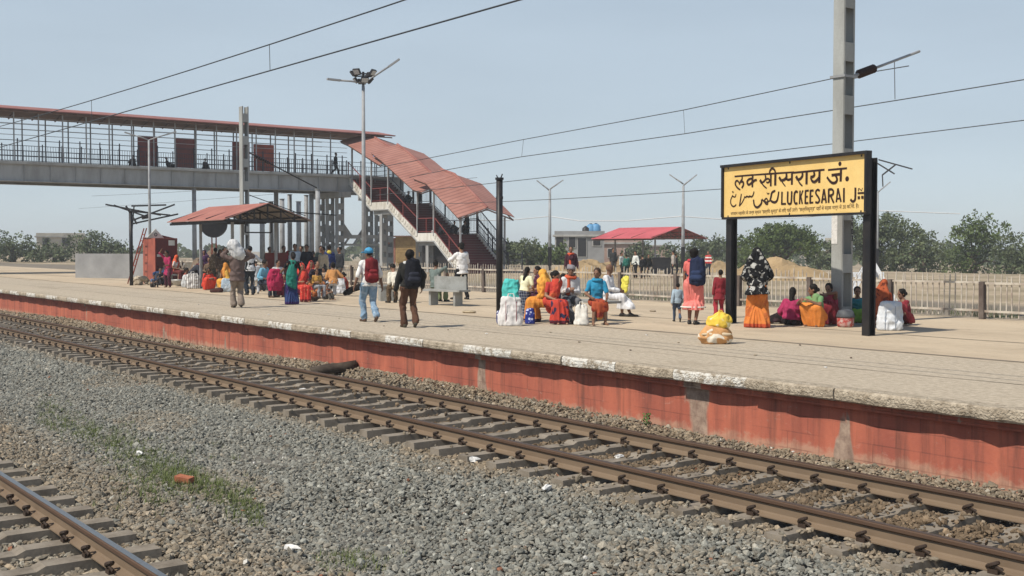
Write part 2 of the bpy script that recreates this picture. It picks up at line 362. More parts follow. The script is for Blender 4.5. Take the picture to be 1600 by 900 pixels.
def make_track(label, yn, yf, z_top, x0, x1, phase, head, n_parts, seen_x):
    root = thing('railway_track', label, 'railway track', (0, (yn+yf)/2, z_top))
    yc = (yn+yf)/2
    for y in (yn, yf):
        M = Matrix.Translation((x0, y-yc, -.172)) @ Matrix(((0,0,1,0),(1,0,0,0),(0,1,0,0),(0,0,0,1)))
        r_ = MB().prism(rail_poly(), x1-x0, M).build('rail', M_rail, root)
        MB().bb(x0, x1, y-yc-.027, y-yc+.027, .0005, .004).build('running_surface', head, r_)
    # concrete sleeper: tapered body, lower in the middle
    L = 2.75; prof = [(-L/2,.2),(-L/2+.95,.2),(-.35,.165),(.35,.165),(L/2-.95,.2),(L/2,.2)]
    mb = MB(); V = []; fsl = []
    for (y, h) in prof:
        V += [(-.13,y,-.02),(.13,y,-.02),(.10,y,h),(-.10,y,h)]
    for i in range(len(prof)-1):
        for j in range(4): a, b = i*4+j, i*4+(j+1) % 4; fsl.append((a, a+4, b+4, b))
    fsl += [(0,1,2,3), (20,23,22,21)]; mb.add(V, fsl); sm = mb.mesh('sleeper')
    sm.materials.append(M_sleeper)
    cb = MB()           # spring clip beside the rail foot
    cb.tube([(math.cos(a)*.026, math.sin(a)*.030+.095, .035+.03*math.sin(a*.5)) for a in np.linspace(.3, 5.9, 12)], .010, 6)
    cb.tube([(-.05,.09,.028), (-.02,.105,.045), (.03,.1,.045), (.05,.07,.03)], .010, 6); cb.bb(-.03,.03,.07,.115,.005,.03)
    cb.v = [v*np.array([1.45,1.0,1.6])+np.array([0,.0,-.01]) for v in cb.v]; cm = cb.mesh('rail_clip'); cm.materials.append(M_clip)
    xsl = [k*SP+phase for k in range(int((x0-phase)//SP)+1, int((x1-phase)//SP))]
    xsl = [x for x in xsl]
    seen = sorted([x for x in xsl if seen_x[0] < x < seen_x[1]], key=lambda x: -x)[:n_parts]
    for x in seen:
        s_ = bpy.data.objects.new('sleeper', sm); COL.objects.link(s_); s_.parent = root; s_.location = (x, 0, -.375); s_.rotation_euler.z = random.gauss(0, .012)
        for y in (yn-yc, yf-yc):
            for sgn in (-1, 1):
                c_ = bpy.data.objects.new('rail_clip', cm); COL.objects.link(c_); c_.parent = s_; c_.location = (0, y, .2); c_.rotation_euler.z = 0 if sgn > 0 else math.pi
    rest = [x for x in xsl if x not in seen and x > -160]
    mb = MB(); base = np.array(V)
    for x in rest: mb.add(base+np.array([x, 0, -.375]), fsl)
    o = mb.build('far_sleepers', M_sleeper, root); o['kind'] = 'stuff'
    return root
make_track('rusty railway track running beside the red platform wall', 8.61, 10.34, -.77, -420, 30, 0, M_railtop_dull, 100, (-62, -3.2))
make_track('track at the bottom corner of the photo with a shiny rail head', 1.27, 3.0, -.77, -420, 30, .124, M_railtop, 30, (-24, -4))
la, lb = g(486, 581, -.80), g(557, 571, -.70); p = (la+lb)/2; d_ = lb-la
o = MB(); o.tube([-d_*.5, -d_*.15+Vector((0,0,.01)), d_*.2, d_*.5], [.095,.105,.10,.11], 14); o = o.build('log', weathered('dark_timber', (.05,.036,.027), (.09,.07,.05), 6, .8, .3), smooth=True, loc=p)
tag(o, 'dark round timber log lying on the ballast by the platform wall', 'log')
p = g(288, 757, -1.08); o = MB().box((0,0,0), (.21,.10,.07)).build('brick', weathered('red_brick', (.42,.15,.075), (.3,.1,.06), 20, .9, .3), loc=(p.x, p.y, float(ballast_z(p.x,p.y))+.06)); o.rotation_euler = (.1,.08,.5)
tag(o, 'broken orange brick lying on the grassy ballast', 'brick')
M_paper = plain('white_litter', (.78,.77,.74), .7)
for (px, py, w, lab) in ((453, 849, .1, 'white crumpled scrap on the ballast near the bottom edge'), (474, 604, .09, 'white paper scrap between the rails on the left'), (855, 772, .13, 'thin pale stick of litter lying on the grey ballast'), (967, 721, .1, 'cream stone like scrap by the far rail'), (739, 723, .11, 'pale flat scrap beside the sleeper ends'), (218, 703, .1, 'pale scrap at the edge of the grass')):
    p = g(px, py, -1.03 if py > 620 else -.95); mb = MB(); mb.ell((0,0,0), (w, w*.45, w*.3), nu=7, nv=4)
    V_ = mb.v[0]; mb.v[0] = V_*np.array(rng.uniform(.6, 1.3, (len(V_),1)))
    o = mb.build('litter', M_paper, loc=(p.x, p.y, float(ballast_z(p.x, p.y))+.05)); o.rotation_euler.z = random.random()*3; tag(o, lab, 'litter', 'pale litter on the tracks')

# ---------------------------------------------------------------- platform
PE = 11.1                                         # edge line
t = NT('platform_surface'); v = t.geo(); n1 = t.noise(t.geo((.35,1,1)), .55, 7, .62); n2 = t.noise(v, 5, 6, .65); n3 = t.noise(t.geo((.6,1,1)), 16, 6, .75)
gm = t.n('NewGeometry'); sp = t.n('SeparateXYZ'); t.l(gm.outputs['Position'], sp.inputs[0])
wob = t.math('ADD', sp.outputs[1], t.math('MULTIPLY', t.noise(t.geo((.25,.25,.25)), 1.5, 4), .25))
edge = t.ramp(t.math('MULTIPLY', wob, .05), [(.775, 1.), (.80, 0.)])        # rougher flags between the edge and the joint
col = t.mix(t.ramp(n1, [(.35, 0.), (.65, 1.)]), (.56,.455,.325), (.45,.36,.255))
col = t.mix(t.ramp(n2, [(.52, 0.), (.75, .55)]), col, (.36,.30,.22))
rough_col = t.mix(t.ramp(n3, [(.35, 0.), (.65, 1.)]), (.56,.48,.37), (.33,.275,.205))
col = t.mix(edge, col, rough_col)
# paving joints
br = t.n('TexBrick'); br.offset = .5; t.l(t.geo((.5,.5,1)), br.inputs['Vector']); br.inputs['Scale'].default_value = 1.0; br.inputs['Mortar Size'].default_value = .006; br.inputs['Brick Width'].default_value = 1.1; br.inputs['Row Height'].default_value = .7
col = t.mix(t.math('MULTIPLY', br.outputs['Fac'], t.ramp(n1, [(.45, .1), (.6, .5)])), col, (.22,.18,.14))
st = t.ramp(t.noise(t.geo((.6,1.6,1)), 1.3, 5, .7, 1.0), [(.60, 0.), (.72, .45)]); col = t.mix(st, col, (.53,.45,.35))
blot = t.ramp(t.noise(t.geo((.5,.9,1)), .8, 6, .7, .8), [(.55, 0.), (.63, .35)]); col = t.mix(blot, col, (.30,.245,.18)); spots = t.n('TexVoronoi', feature='F1'); spots.inputs['Scale'].default_value = 1.7; t.l(t.geo(), spots.inputs['Vector']); col = t.mix(t.ramp(spots.outputs['Distance'], [(.035, .7), (.06, 0.)]), col, (.17,.10,.075)); t.bump(t.mix(.6, n2, n3), .7, .03)
M_plat = t.out(col, .9, 0, .12)
tag(MB().bb(-260, 60, 11.32, 24.9, -1.2, 0).build('platform', M_plat), kind='structure')
# recessed joint line that runs along the platform: a shallow dirt strip
M_seam = weathered('seam_dirt', (.17,.14,.105), (.27,.22,.17), 1.5, .95, .1)
def strip(y, w, x0, x1, step=.35):
    up = []; dn = []
    for k in range(int((x1-x0)/step)+1):
        x = x0+k*step; c = y+.035*math.sin(x*.7)+.02*math.sin(x*2.3); hw = w*(.5+.35*random.random())
        up.append((x, c+hw, .004)); dn.append((x, c-hw, .004))
    n_ = len(up); return MB().add(up+dn, [(i, n_+i, n_+i+1, i+1) for i in range(n_-1)])
tag(strip(15.75, .10, -90, 10).build('platform_joint', M_seam), kind='structure')
tag(strip(18.9, .05, -90, 10).build('paving_joint', M_seam), kind='structure')
tag(strip(13.1, .02, -90, 10).build('paving_joint', M_seam), kind='structure')

wall = thing('platform_wall', 'red painted retaining wall along the platform edge with stone coping', 'wall', (0, PE, 0))
t = NT('red_wall_paint'); v = t.geo((1,1,.35)); n1 = t.noise(v, 1.4, 7, .65); n2 = t.noise(t.geo(), 7, 5, .6); n4 = t.noise(t.geo((1.2,1,.12)), 2.3, 5)
col = t.mix(t.ramp(n1, [(.4, 0.), (.66, 1.)]), (.47,.145,.09), (.33,.10,.07))
col = t.mix(t.ramp(n4, [(.55, 0.), (.7, .45)]), col, (.28,.085,.06))
gm = t.n('NewGeometry'); sp = t.n('SeparateXYZ'); t.l(gm.outputs['Position'], sp.inputs[0])
low = t.ramp(t.math('ADD', t.math('MULTIPLY', sp.outputs[2], -1.0), t.math('MULTIPLY', n2, .35)), [(.90, 0.), (1.02, .6)])
col = t.mix(low, col, (.50,.33,.23))
patch = t.ramp(t.noise(t.geo((1.5,1,.28)), .9, 4, .55, .3), [(.63, 0.), (.65, 1.)]); vj = t.n('TexWave', wave_type='BANDS', bands_direction='X'); vj.inputs['Scale'].default_value = .31; vj.inputs['Distortion'].default_value = .4; t.l(t.geo(), vj.inputs['Vector']); col = t.mix(t.ramp(vj.outputs['Fac'], [(.0, .3), (.012, 0.)]), col, (.16,.06,.045)); scf = t.ramp(t.noise(t.geo((1,1,2.5)), 4.5, 6, .7, .6), [(.63, 0.), (.72, .35)]); col = t.mix(scf, col, (.55,.36,.28)); col = t.mix(patch, col, t.mix(t.ramp(n2, [(.35, 0.), (.65, 1.)]), (.42,.31,.235), (.22,.15,.115)))
bw = t.n('TexBrick'); bw.inputs['Scale'].default_value = 1.0; bw.inputs['Mortar Size'].default_value = .008; bw.inputs['Brick Width'].default_value = .62; bw.inputs['Row Height'].default_value = .21; mpw = t.n('Mapping'); mpw.inputs['Rotation'].default_value = (R(90), 0, 0); t.l(t.geo(), mpw.inputs[0]); t.l(mpw.outputs[0], bw.inputs['Vector']); col = t.mix(t.math('MULTIPLY', bw.outputs['Fac'], t.ramp(n1, [(.42, .0), (.6, .55)])), col, (.15,.06,.045)); chip = t.ramp(t.noise(t.geo((1.3,1,1.6)), 3.1, 6, .72), [(.64, 0.), (.66, .8)]); col = t.mix(chip, col, (.36,.25,.19)); gr_ = t.ramp(t.noise(t.geo((3.2,1,.22)), 1.5, 6, .7), [(.50, 0.), (.68, .62)]); col = t.mix(gr_, col, (.10,.055,.045)); t.bump(n2, .4, .02); M_redwall = t.out(col, .85, 0, .15)
MB().bb(-260, 60, .19, .225, -1.3, -.148).build('wall_face', M_redwall, wall)
MB().bb(-260, 60, .10, .189, -.24, -.150).build('moulding', M_redwall, wall)
def coping_mat(white):
    t = NT('coping_stone_white' if white else 'coping_stone'); v = t.geo(); n1 = t.noise(v, 9, 6, .7); n2 = t.noise(v, 40, 3)
    col = t.mix(t.ramp(n1, [(.4, 0.), (.65, 1.)]), (.55,.47,.36), (.29,.235,.17))
    if white:
        gm = t.n('NewGeometry'); sp = t.n('SeparateXYZ'); t.l(gm.outputs['Normal'], sp.inputs[0])
        face = t.ramp(t.math('MULTIPLY', sp.outputs[1], -1.), [(.3, 0.), (.7, 1.)])
        col = t.mix(t.math('MULTIPLY', t.ramp(n1, [(.46, .9), (.58, .05)]), face), col, (.78,.76,.70))
    t.bump(t.mix(.5, n1, n2), 1.0, .07); return t.out(col, .9, 0, .15)
M_cop = [coping_mat(True), coping_mat(False)]
x = 3.0; k = 0
while k < 98:
    L = random.uniform(1.12, 1.36); x1 = x; x0 = x-L+.004
    seg = 6; rings = []
    for i in range(seg+1):
        xx = x0+(x1-x0)*i/seg; e = .012*math.sin(xx*5)+random.gauss(0, .008); dz = random.gauss(0, .006)
        rings.append(np.array([(xx, .222, 0.001), (xx, -.02+e, .001), (xx, -.045+e, -.018+dz), (xx, -.05+e, -.075+dz), (xx, -.04+e, -.125+dz), (xx, -.015+e, -.147), (xx, .222, -.147)])[::-1])
    MB().loft(rings).build('coping_stone', M_cop[k % 2 if x < -8.5 else 1], wall); x = x0-.004; k += 1
o = MB().bb(-260, x, -.04, .222, -.147, .001).build('far_coping', M_cop[1], wall); o['kind'] = 'stuff'
p = atY(1010, 640, 11.05)
mb = MB()
for k in range(46):
    a = random.uniform(0, 6.28); q = Vector((math.cos(a)*random.random()*.06, math.sin(a)*.05, random.random()*.16)); d = Vector((random.gauss(0,1), random.gauss(0,1), random.gauss(0,1))).normalized()*.022; e = d.orthogonal().normalized()*.012
    mb.add([q-d, q+e, q+d, q-e], [(0,1,2,3)])
mb.cyl((0,0,-.1), (0,0,.1), .006, n=5)
tag(mb.build('weed_plant', plain('weed_green', (.07,.15,.03), .7), loc=(p.x, 11.06, float(ballast_z(p.x, 11.06))+.06)), 'small green weed growing at the foot of the red wall', 'plant')

# ---------------------------------------------------------------- station name board
sl_, sr_ = Vector((-17.18, 18.82, 0)), Vector((-13.08, 18.10, 0))
dx = (sr_-sl_); W = dx.length; dx.normalize(); rz = math.atan2(dx.y, dx.x); nrm = Vector((dx.y, -dx.x, 0))    # nrm faces the tracks
sign = thing('station_name_board', 'yellow station name board with black lettering on two black posts', 'sign', sl_, rz)
def on_board(px, py):       # photo pixel -> (u, z) on the face of the board
    d = Vector(ray(px, py)); o = Vector((0, 0, CZ)); t_ = (sl_+nrm*.09-o).dot(nrm)/d.dot(nrm); q = o+d*t_
    return (q-sl_).dot(dx), q.z
bl, br_, tl, tr_ = on_board(1131, 343), on_board(1353, 333), on_board(1131, 259), on_board(1353, 238)
zb, zt = (bl[1]+br_[1])/2, (tl[1]+tr_[1])/2; ub, ue = -.10, W+.10
t = NT('yellow_sign_paint'); n1 = t.noise(t.coord('Object', (1,1,.5)), 1.6, 5); n2 = t.noise(t.coord(), 12, 4)
cc = t.mix(t.ramp(n1, [(.35, 0.), (.7, 1.)]), (.82,.585,.225), (.75,.50,.17)); cc = t.mix(.2, cc, t.ramp(n2, [(.3, .7), (.6, 1.)]), 'MULTIPLY'); M_yel = t.out(cc, .55, 0, .3)
MB().bb(ub+.05, ue-.05, -.075, -.02, zb+.03, zt-.03).build('board', M_yel, sign)
fr = MB(); fr.bb(ub, ue, -.15, -.015, zt-.035, zt+.02).bb(ub, ue, -.10, -.015, zb-.01, zb+.035).bb(ub, ub+.055, -.12, -.016, zb+.036, zt-.036).bb(ue-.055, ue, -.15, -.016, zb+.036, zt-.036)
for k in range(3):
    for z in (zb+.05, zt-.06): fr.bb(ub+.2+k*(ue-ub-.4)/2-.015, ub+.2+k*(ue-ub-.4)/2+.015, -.082, -.076, z-.02, z+.02)
fr.build('frame', M_steel_dark, sign)
for u in (.03, W-.03):
    top = zt-.1
    m_ = MB(); m_.bb(u-.085, u+.085, .0, .018, 0, top).bb(u-.085, u+.085, .142, .16, 0, top).bb(u-.012, u+.012, .019, .141, 0, top); m_.bb(u-.09, u+.09, -.008, -.001, 0, zb-.02)
    m_.build('post', M_steel_dark, sign)
MB().bb(ub+.08, ue-.08, -.012, -.003, zb+.08, zt-.08).build('backing', M_steel_dark, sign)
M_ink = plain('sign_lettering', (.035,.014,.010), .6); M_ink2 = plain('sign_small_lettering', (.085,.042,.018), .6)
def brush(mb, pts, w, org, sc, taper=1.0):
    P = [on_board(org[0]+x/sc, org[1]+y/sc) for x, y in pts]
    if len(P) > 2:                                # smooth the stroke
        Q = []
        for i in range(len(P)-1):
            p0, p1, p2, p3 = P[max(i-1,0)], P[i], P[i+1], P[min(i+2,len(P)-1)]
            for k in range(4):
                s_ = k/4; Q.append(tuple(.5*(2*p1[j]+(p2[j]-p0[j])*s_+(2*p0[j]-5*p1[j]+4*p2[j]-p3[j])*s_*s_+(3*p1[j]-p0[j]-3*p2[j]+p3[j])*s_**3) for j in (0,1)))
        P = Q+[P[-1]]
    wm = w/sc*23.6/F/.93*.64; n_ = len(P); L_, R_ = [], []
    for i in range(n_):
        a, b = P[max(i-1,0)], P[min(i+1,n_-1)]; d = Vector((b[0]-a[0], b[1]-a[1])); d.normalize() if d.length else None
        ww = wm*(taper+(1-taper)*math.sin(math.pi*(i+.3)/(n_-.4))) if taper < 1 else wm
        y_ = -.0775-.0012*brush.k
        L_.append((P[i][0]-d.y*ww, y_, P[i][1]+d.x*ww)); R_.append((P[i][0]+d.y*ww, y_, P[i][1]-d.x*ww))
    brush.k = (brush.k+1) % 9
    mb.add(L_+R_, [(i, i+1, n_+i+1, n_+i) for i in range(n_-1)])
brush.k = 0
def dot(mb, x, y, r_, org, sc):
    u, z = on_board(org[0]+x/sc, org[1]+y/sc); q = r_/sc*23.6/F*1.12
    mb.add([(u+q*math.cos(k*math.pi/8), -.0785, z+q*math.sin(k*math.pi/8)) for k in range(16)], [tuple(range(16))])
A, B, C_, D_ = ((1140,245),15), ((1230,240),12.5), ((1130,285),15), ((1220,285),11.43)
hb = MB()
for pts, w, c in (
    ([(105,462),(540,425)],32,A), ([(535,426),(960,396),(1500,358)],32,A), ([(100,375),(720,314)],27,B),
    ([(280,450),(283,520),(240,592),(215,650)],38,A), ([(240,772),(170,720),(125,640),(138,575),(175,560),(212,600)],36,A), ([(240,590),(298,582),(316,625),(308,675),(275,732)],42,A),
    ([(525,505),(450,522),(405,578),(420,640),(465,645),(515,590)],40,A), ([(535,430),(527,560),(525,712)],46,A), ([(530,600),(580,550),(632,540)],38,A),
    ([(820,430),(835,500),(800,570),(740,612)],42,A), ([(742,615),(700,540)],52,A), ([(740,612),(790,680),(860,738)],28,A), ([(795,585),(850,525),(900,515),(930,560),(890,605),(850,590)],34,A), ([(958,398),(955,690)],44,A),
    ([(1065,380),(1060,670)],54,A), ([(932,398),(936,330),(990,268),(1045,305),(1068,385)],38,A),
    ([(1322,385),(1325,470),(1280,530),(1205,555)],48,A), ([(1205,560),(1155,475)],48,A), ([(1200,558),(1240,620),(1297,695)],26,A), ([(1310,500),(1360,540),(1440,515)],44,A), ([(1452,365),(1448,655)],48,A),
    ([(285,362),(290,430),(250,490),(200,510)],40,B), ([(200,512),(165,440)],44,B), ([(203,512),(240,580),(290,630)],24,B), ([(374,345),(370,598)],42,B),
    ([(515,352),(525,415),(490,450),(448,450)],36,B), ([(455,465),(480,530),(530,550),(590,500),(620,450)],36,B), ([(622,320),(616,575)],44,B),
    ([(788,320),(1158,285)],27,B), ([(1042,300),(1034,545)],42,B), ([(858,422),(1032,400)],38,B), ([(935,425),(965,490),(950,550),(900,575),(840,550),(768,458)],38,B)): brush(hb, pts, w, *c, taper=1 if len(pts) < 3 else .8)
dot(hb, 1020, 198, 36, *B); dot(hb, 1160, 492, 42, *B)
for pts, w in (([(15,165),(10,395)],28), ([(0,384),(85,381)],24), ([(120,160),(116,330),(135,378),(170,376),(183,330),(190,155)],27), ([(297,175),(268,158),(240,200),(234,310),(255,375),(293,365)],27),
    ([(335,145),(325,390)],28), ([(388,140),(343,265)],24), ([(347,245),(376,385)],26), ([(435,140),(428,382)],28), ([(432,150),(492,144)],24), ([(430,258),(476,252)],22), ([(428,370),(486,366)],24),
    ([(525,135),(518,378)],28), ([(522,146),(580,140)],24), ([(520,250),(566,245)],22), ([(518,364),(572,360)],24), ([(686,155),(655,130),(620,158),(622,205),(664,268),(682,318),(655,362),(608,350)],28),
    ([(762,118),(722,372)],27), ([(764,118),(804,366)],27), ([(738,300),(792,296)],22), ([(850,115),(848,362)],28), ([(850,125),(905,122),(932,155),(920,215),(852,238)],26), ([(885,238),(940,362)],27),
    ([(1010,105),(982,356)],27), ([(1012,105),(1066,350)],27), ([(992,292),(1046,286)],22), ([(1120,98),(1118,356)],30), ([(1325,92),(1322,285),(1300,332),(1265,336),(1238,300)],30),
    ([(1366,192),(1477,185)],22), ([(1387,245),(1387,297)],36), ([(1451,238),(1451,290)],36), ([(1380,155),(1386,102)],10), ([(1385,102),(1432,152)],10), ([(1432,152),(1450,98)],10)): brush(hb, pts, w, *D_)
for pts, w in (([(1292,212),(1272,350),(1245,435),(1190,468),(1120,440),(1090,392)],44), ([(1212,192),(1135,238),(1112,330),(1085,430)],44), ([(1090,425),(1050,440),(1005,375),(960,420),(1000,462),(1060,430)],28),
    ([(1040,455),(1028,510),(985,492),(962,455),(930,425),(900,388)],32), ([(890,400),(890,480),(832,560),(780,582),(722,530),(702,402)],40), ([(1015,240),(1040,268),(1075,245)],18),
    ([(718,208),(690,300),(650,335),(620,318),(590,338),(550,322),(520,346),(488,330)],26), ([(490,335),(470,400),(420,490),(365,562)],28), ([(415,268),(392,420),(366,555)],34),
    ([(290,268),(270,340),(205,322),(214,296)],24), ([(205,322),(170,400),(170,500),(220,562),(270,548),(296,512)],28), ([(236,215),(205,210),(212,240),(242,234)],10)): brush(hb, pts, w, *C_, taper=.75)
hb.build('lettering', M_ink, sign)
# the small line of Devanagari at the foot
fc = bpy.data.curves.new('small_lettering', 'FONT'); fc.body = 'भगवान महावीर के जन्म स्थान "छत्रिय कुण्ड" के लिए यहाँ उतरें। "छत्रियकुण्ड" यहाँ से सड़क मार्ग से 30 कि.मी. है।'; fc.size = .12
fo = bpy.data.objects.new('small_lettering', fc); COL.objects.link(fo); bpy.context.view_layer.update()
sm_ = bpy.data.meshes.new_from_object(fo.evaluated_get(bpy.context.evaluated_depsgraph_get())); bpy.data.objects.remove(fo)
if len(sm_.vertices):
    co = np.array([v.co[:] for v in sm_.vertices]); a = on_board(1141, 335); b = on_board(1341, 323)
    w0 = co[:,0].max()-co[:,0].min(); h0 = co[:,1].max()-co[:,1].min(); tt = (co[:,0]-co[:,0].min())/w0
    zz = a[1]+(b[1]-a[1])*tt+(co[:,1]-co[:,1].min())/h0*.115-.045
    xx = a[0]+(b[0]-a[0])*tt
    for v, X_, Z_ in zip(sm_.vertices, xx, zz): v.co = (X_, -.0795, Z_)
    sm_.materials.clear(); sm_.materials.append(M_ink2); o = bpy.data.objects.new('small_lettering', sm_); COL.objects.link(o); o.parent = sign

# ---------------------------------------------------------------- overhead line masts, wires
def insulator(mb, a, b, r_=.085, n_=7):
    a, b = Vector(a), Vector(b)
    pts, rs = [], []
    for k in range(n_*3+1):
        pts.append(a.lerp(b, k/(n_*3))); rs.append(r_ if k % 3 == 1 else r_*.62)
    mb.tube(pts, rs, 12)
def lattice_mast(base, h, label, wx=.30, wy=.26, pitch=1.12, hole=.68, mat=None, group=None, off=.2):
    root = thing('overhead_line_mast', label, 'mast', base, 0, group); mat = mat or M_mast
    mb = MB()                                     # two channels seen from the side, their webs face the rails
    for s in (-1, 1):
        mb.bb(-wx/2, wx/2, s*wy/2-.006, s*wy/2+.006, -.4, h)
        for q in (-1, 1): mb.bb(q*wx/2-.006 if q < 0 else wx/2-.006, q*wx/2+.006 if q > 0 else -wx/2+.006, s*wy/2-s*.007, s*wy/2-s*.05, -.4, h)
    mb.build('channels', mat, root)
    bt = Parts(); z = off
    while z < h-.1:
        z1 = min(z+pitch-hole, h)
        for q in (-1, 1): bt.bb(q*(wx/2+.008)-.005, q*(wx/2+.008)+.005, -wy/2+.012, wy/2-.012, z, z1)
        z += pitch
    bt.build('batten_plate', mat, root)
    MB().bb(-.45,.45,-.45,.45,-.1,.012).build('footing', M_concrete_far, root)
    return root
m1 = lattice_mast((-15.46, 20.5, 0), 8.6, 'tall grey lattice mast right behind the yellow station board', .27, .36, 1.12, .72, off=-.02)
mb = MB()
for q in (-.215, .215): mb.bb(-.19,.19, q-.008, q+.008, 5.24, 5.29)
mb.bb(-.19,-.175,-.206,.206,5.24,5.29).bb(.175,.19,-.206,.206,5.24,5.29); mb.build('clamp', M_grey_steel, m1)
pl = MB().bb(-.13,.02,-.195,-.189,1.72,2.32); pl.build('poster_remnant', plain('torn_poster', (.74,.73,.70), .8), m1)
# stencilled mast number, facing along the line
nm = MB()
def digit(mb, ch, y, z, h, X, col=None):
    w_ = h*.5; seg = {'4': [((-1,1),(-1,0)),((-1,0),(1,0)),((1,1),(1,-1))], '0': [((-1,1),(1,1)),((1,1),(1,-1)),((1,-1),(-1,-1)),((-1,-1),(-1,1))], '9': [((1,0),(-1,0)),((-1,0),(-1,1)),((-1,1),(1,1)),((1,1),(1,-1))], '3': [((-1,1),(1,1)),((1,1),(1,-1)),((1,-1),(-1,-1)),((-.4,0),(1,0))]}[ch]
    for (a, b) in seg:
        y0, y1 = sorted((y+a[0]*w_/2, y+b[0]*w_/2)); z0, z1 = sorted((z+a[1]*h/2, z+b[1]*h/2)); mb.bb(X-.002, X+.002, y0-.009, y1+.009, z0-.009, z1+.009)
for k, ch in enumerate('44903'): digit(nm, ch, .145, 2.40-k*.14, .09, 149/1000+k*.0004)
nm.build('mast_number', M_steel_dark, m1)
tgt = atY(1400, 94, 22.3); m1o = Vector((-15.46, 20.5, 0)); bk = tgt-m1o
cb_ = MB(); s0 = Vector((.0,.22,5.28)); d_ = (bk-s0).normalized(); cb_.tube([s0, s0+d_*.30], .035, 8); cb_.tube([s0+d_*.85, bk, bk+d_*.9], .03, 8)
cb_.tube([bk-d_*.06, bk-d_*.02-Vector((0,0,.86))], .010, 6)
cb_.build('cantilever_tube', M_grey_steel, m1)
ib = MB(); insulator(ib, s0+d_*.28, s0+d_*.88, .10); ib.build('insulator', M_insul, m1)
m2 = lattice_mast((-48.4, 21.5, 0), 7.9, 'grey lattice mast standing in front of the footbridge', .34, .30, 1.0, .62, group=None)
cb_ = MB(); cb_.tube([(0,.17,5.9),(0,3.6,4.4)], .03, 6); cb_.tube([(0,.17,3.0),(0,2.4,3.25),(0,4.6,3.15)], .03, 6); cb_.tube([(0,.17,4.0),(0,3.0,3.1)], .02, 6); cb_.build('cantilever_tube', M_dark, m2)
ib = MB(); insulator(ib, (0,.5,5.75), (0,1.2,5.45), .10); insulator(ib, (0,.35,3.03), (0,.95,3.1), .09); ib.build('insulator', M_insul, m2)

def wire(name, pts, r_, label, mat=None, group=None, grp_cat='wire', sag=0):
    P = [Vector(p) for p in pts]
    if sag and len(P) == 2:
        P = [P[0].lerp(P[1], k/16)-Vector((0,0,sag*4*(k/16)*(1-k/16))) for k in range(17)]
    o = P[0].copy(); m = MB().tube([p-o for p in P], r_, 5).build(name, mat or M_wire, loc=o); return tag(m, label, grp_cat, group)
# the line over the near track: contact wire and catenary joined by droppers
def dropper(mb, x, y, za, zb_): mb.tube([(x, y, za), (x+.02, y, zb_)], .007, 4)
w1 = thing('overhead_line', 'pair of overhead wires crossing the top left of the sky', 'overhead wire', (-20, 9.5, 5))
MB().tube([(x+20, 0, .46+.00045*(x+21)**2) for x in range(-140, 21, 4)], .013, 5).build('catenary_wire', M_wire, w1)
MB().tube([(x+20, 0, -.03+.0009*(x+20)*(x > -60)) for x in range(-140, 21, 8)], .014, 5).build('contact_wire', M_wire, w1)
dp = MB()
for x in (-66, -54, -41, -31, -20.2, -10.5, -1): dropper(dp, x+20, 0, .46+.00045*(x+21)**2, -.03)
dp.build('dropper', M_wire, w1)
# the line over the track behind the platform
YB = 26.0
cA = [atY(*p, YB) for p in ((590,262),(665,248),(818,218),(1068,172),(1300,123),(1420,103))]; cBp = [atY(*p, YB) for p in ((640,277),(700,265),(815,245),(1070,209),(1400,157),(1640,118))]
w2 = thing('overhead_line', 'upper pair of overhead wires running behind the yellow board and mast', 'overhead wire', cA[1])
MB().tube([p-cA[1] for p in cA], .014, 5).build('catenary_wire', M_wire, w2); MB().tube([p-cA[1] for p in cBp], .014, 5).build('contact_wire', M_wire, w2)
dp = MB()
for a, b in ((cA[2], cBp[2]), (cA[3], cBp[3])): dp.tube([a-cA[1], b-cA[1]], .008, 4)
dp.build('dropper', M_wire, w2)
far_w = [((725,289),(1400,210),34,.016,'upper thin wire slanting over the roofs of the stairs to the mast'), ((790,313),(1132,293),40,.017,'thin wire just above the far lamp posts'), ((200,303),(425,290),52,.02,'thin wire passing under the footbridge on the left'), ((200,320),(560,292),60,.02,'lower thin wire passing under the footbridge')]
for a, b, Y, r_, lab in far_w:
    pa, pb = atY(*a, Y), atY(*b, Y); d_ = pb-pa; wire('overhead_wire', [pa-d_*.35, pb+d_*.3], r_, lab, sag=.1)

# ---------------------------------------------------------------- footbridge
BX0, BX1 = -75.0, -79.0; BY0, BY1 = -14.0, 46.2; DK = 6.92
t = NT('footbridge_roof_sheet'); gm = t.n('NewGeometry'); sp = t.n('SeparateXYZ'); t.l(gm.outputs['Position'], sp.inputs[0]); n1 = t.noise(t.geo((1,1,1)), .9, 5, .6)
rib = t.math('FRACT', t.math('MULTIPLY', sp.outputs[0], 3.6)); lap = t.ramp(rib, [(.0, .45), (.2, 1.), (.7, 1.), (1., .7)])
cc = t.mix(t.ramp(n1, [(.35, 0.), (.65, 1.)]), (.42,.20,.155), (.33,.145,.11)); cc = t.mix(1.0, cc, lap, 'MULTIPLY'); t.bump(rib, .5, .04); M_stroof = t.out(cc, .6, 0, .3)
M_redroof = weathered('red_sheet_roof', (.36,.145,.115), (.25,.09,.075), .8, .6, .1)
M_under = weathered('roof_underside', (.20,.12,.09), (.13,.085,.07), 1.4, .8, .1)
M_rail_dark = plain('dark_blue_railing', (.035,.037,.055), .5)
M_rail_red = plain('maroon_handrail', (.22,.05,.045), .5)
M_tread = weathered('maroon_step', (.13,.022,.026), (.09,.018,.022), 1.2, .7, .1)
fb = thing('footbridge', 'long grey girder footbridge with red roof crossing the platform and tracks', 'footbridge', (BX0, 41, 0))
O = Vector((BX0, 41, 0))
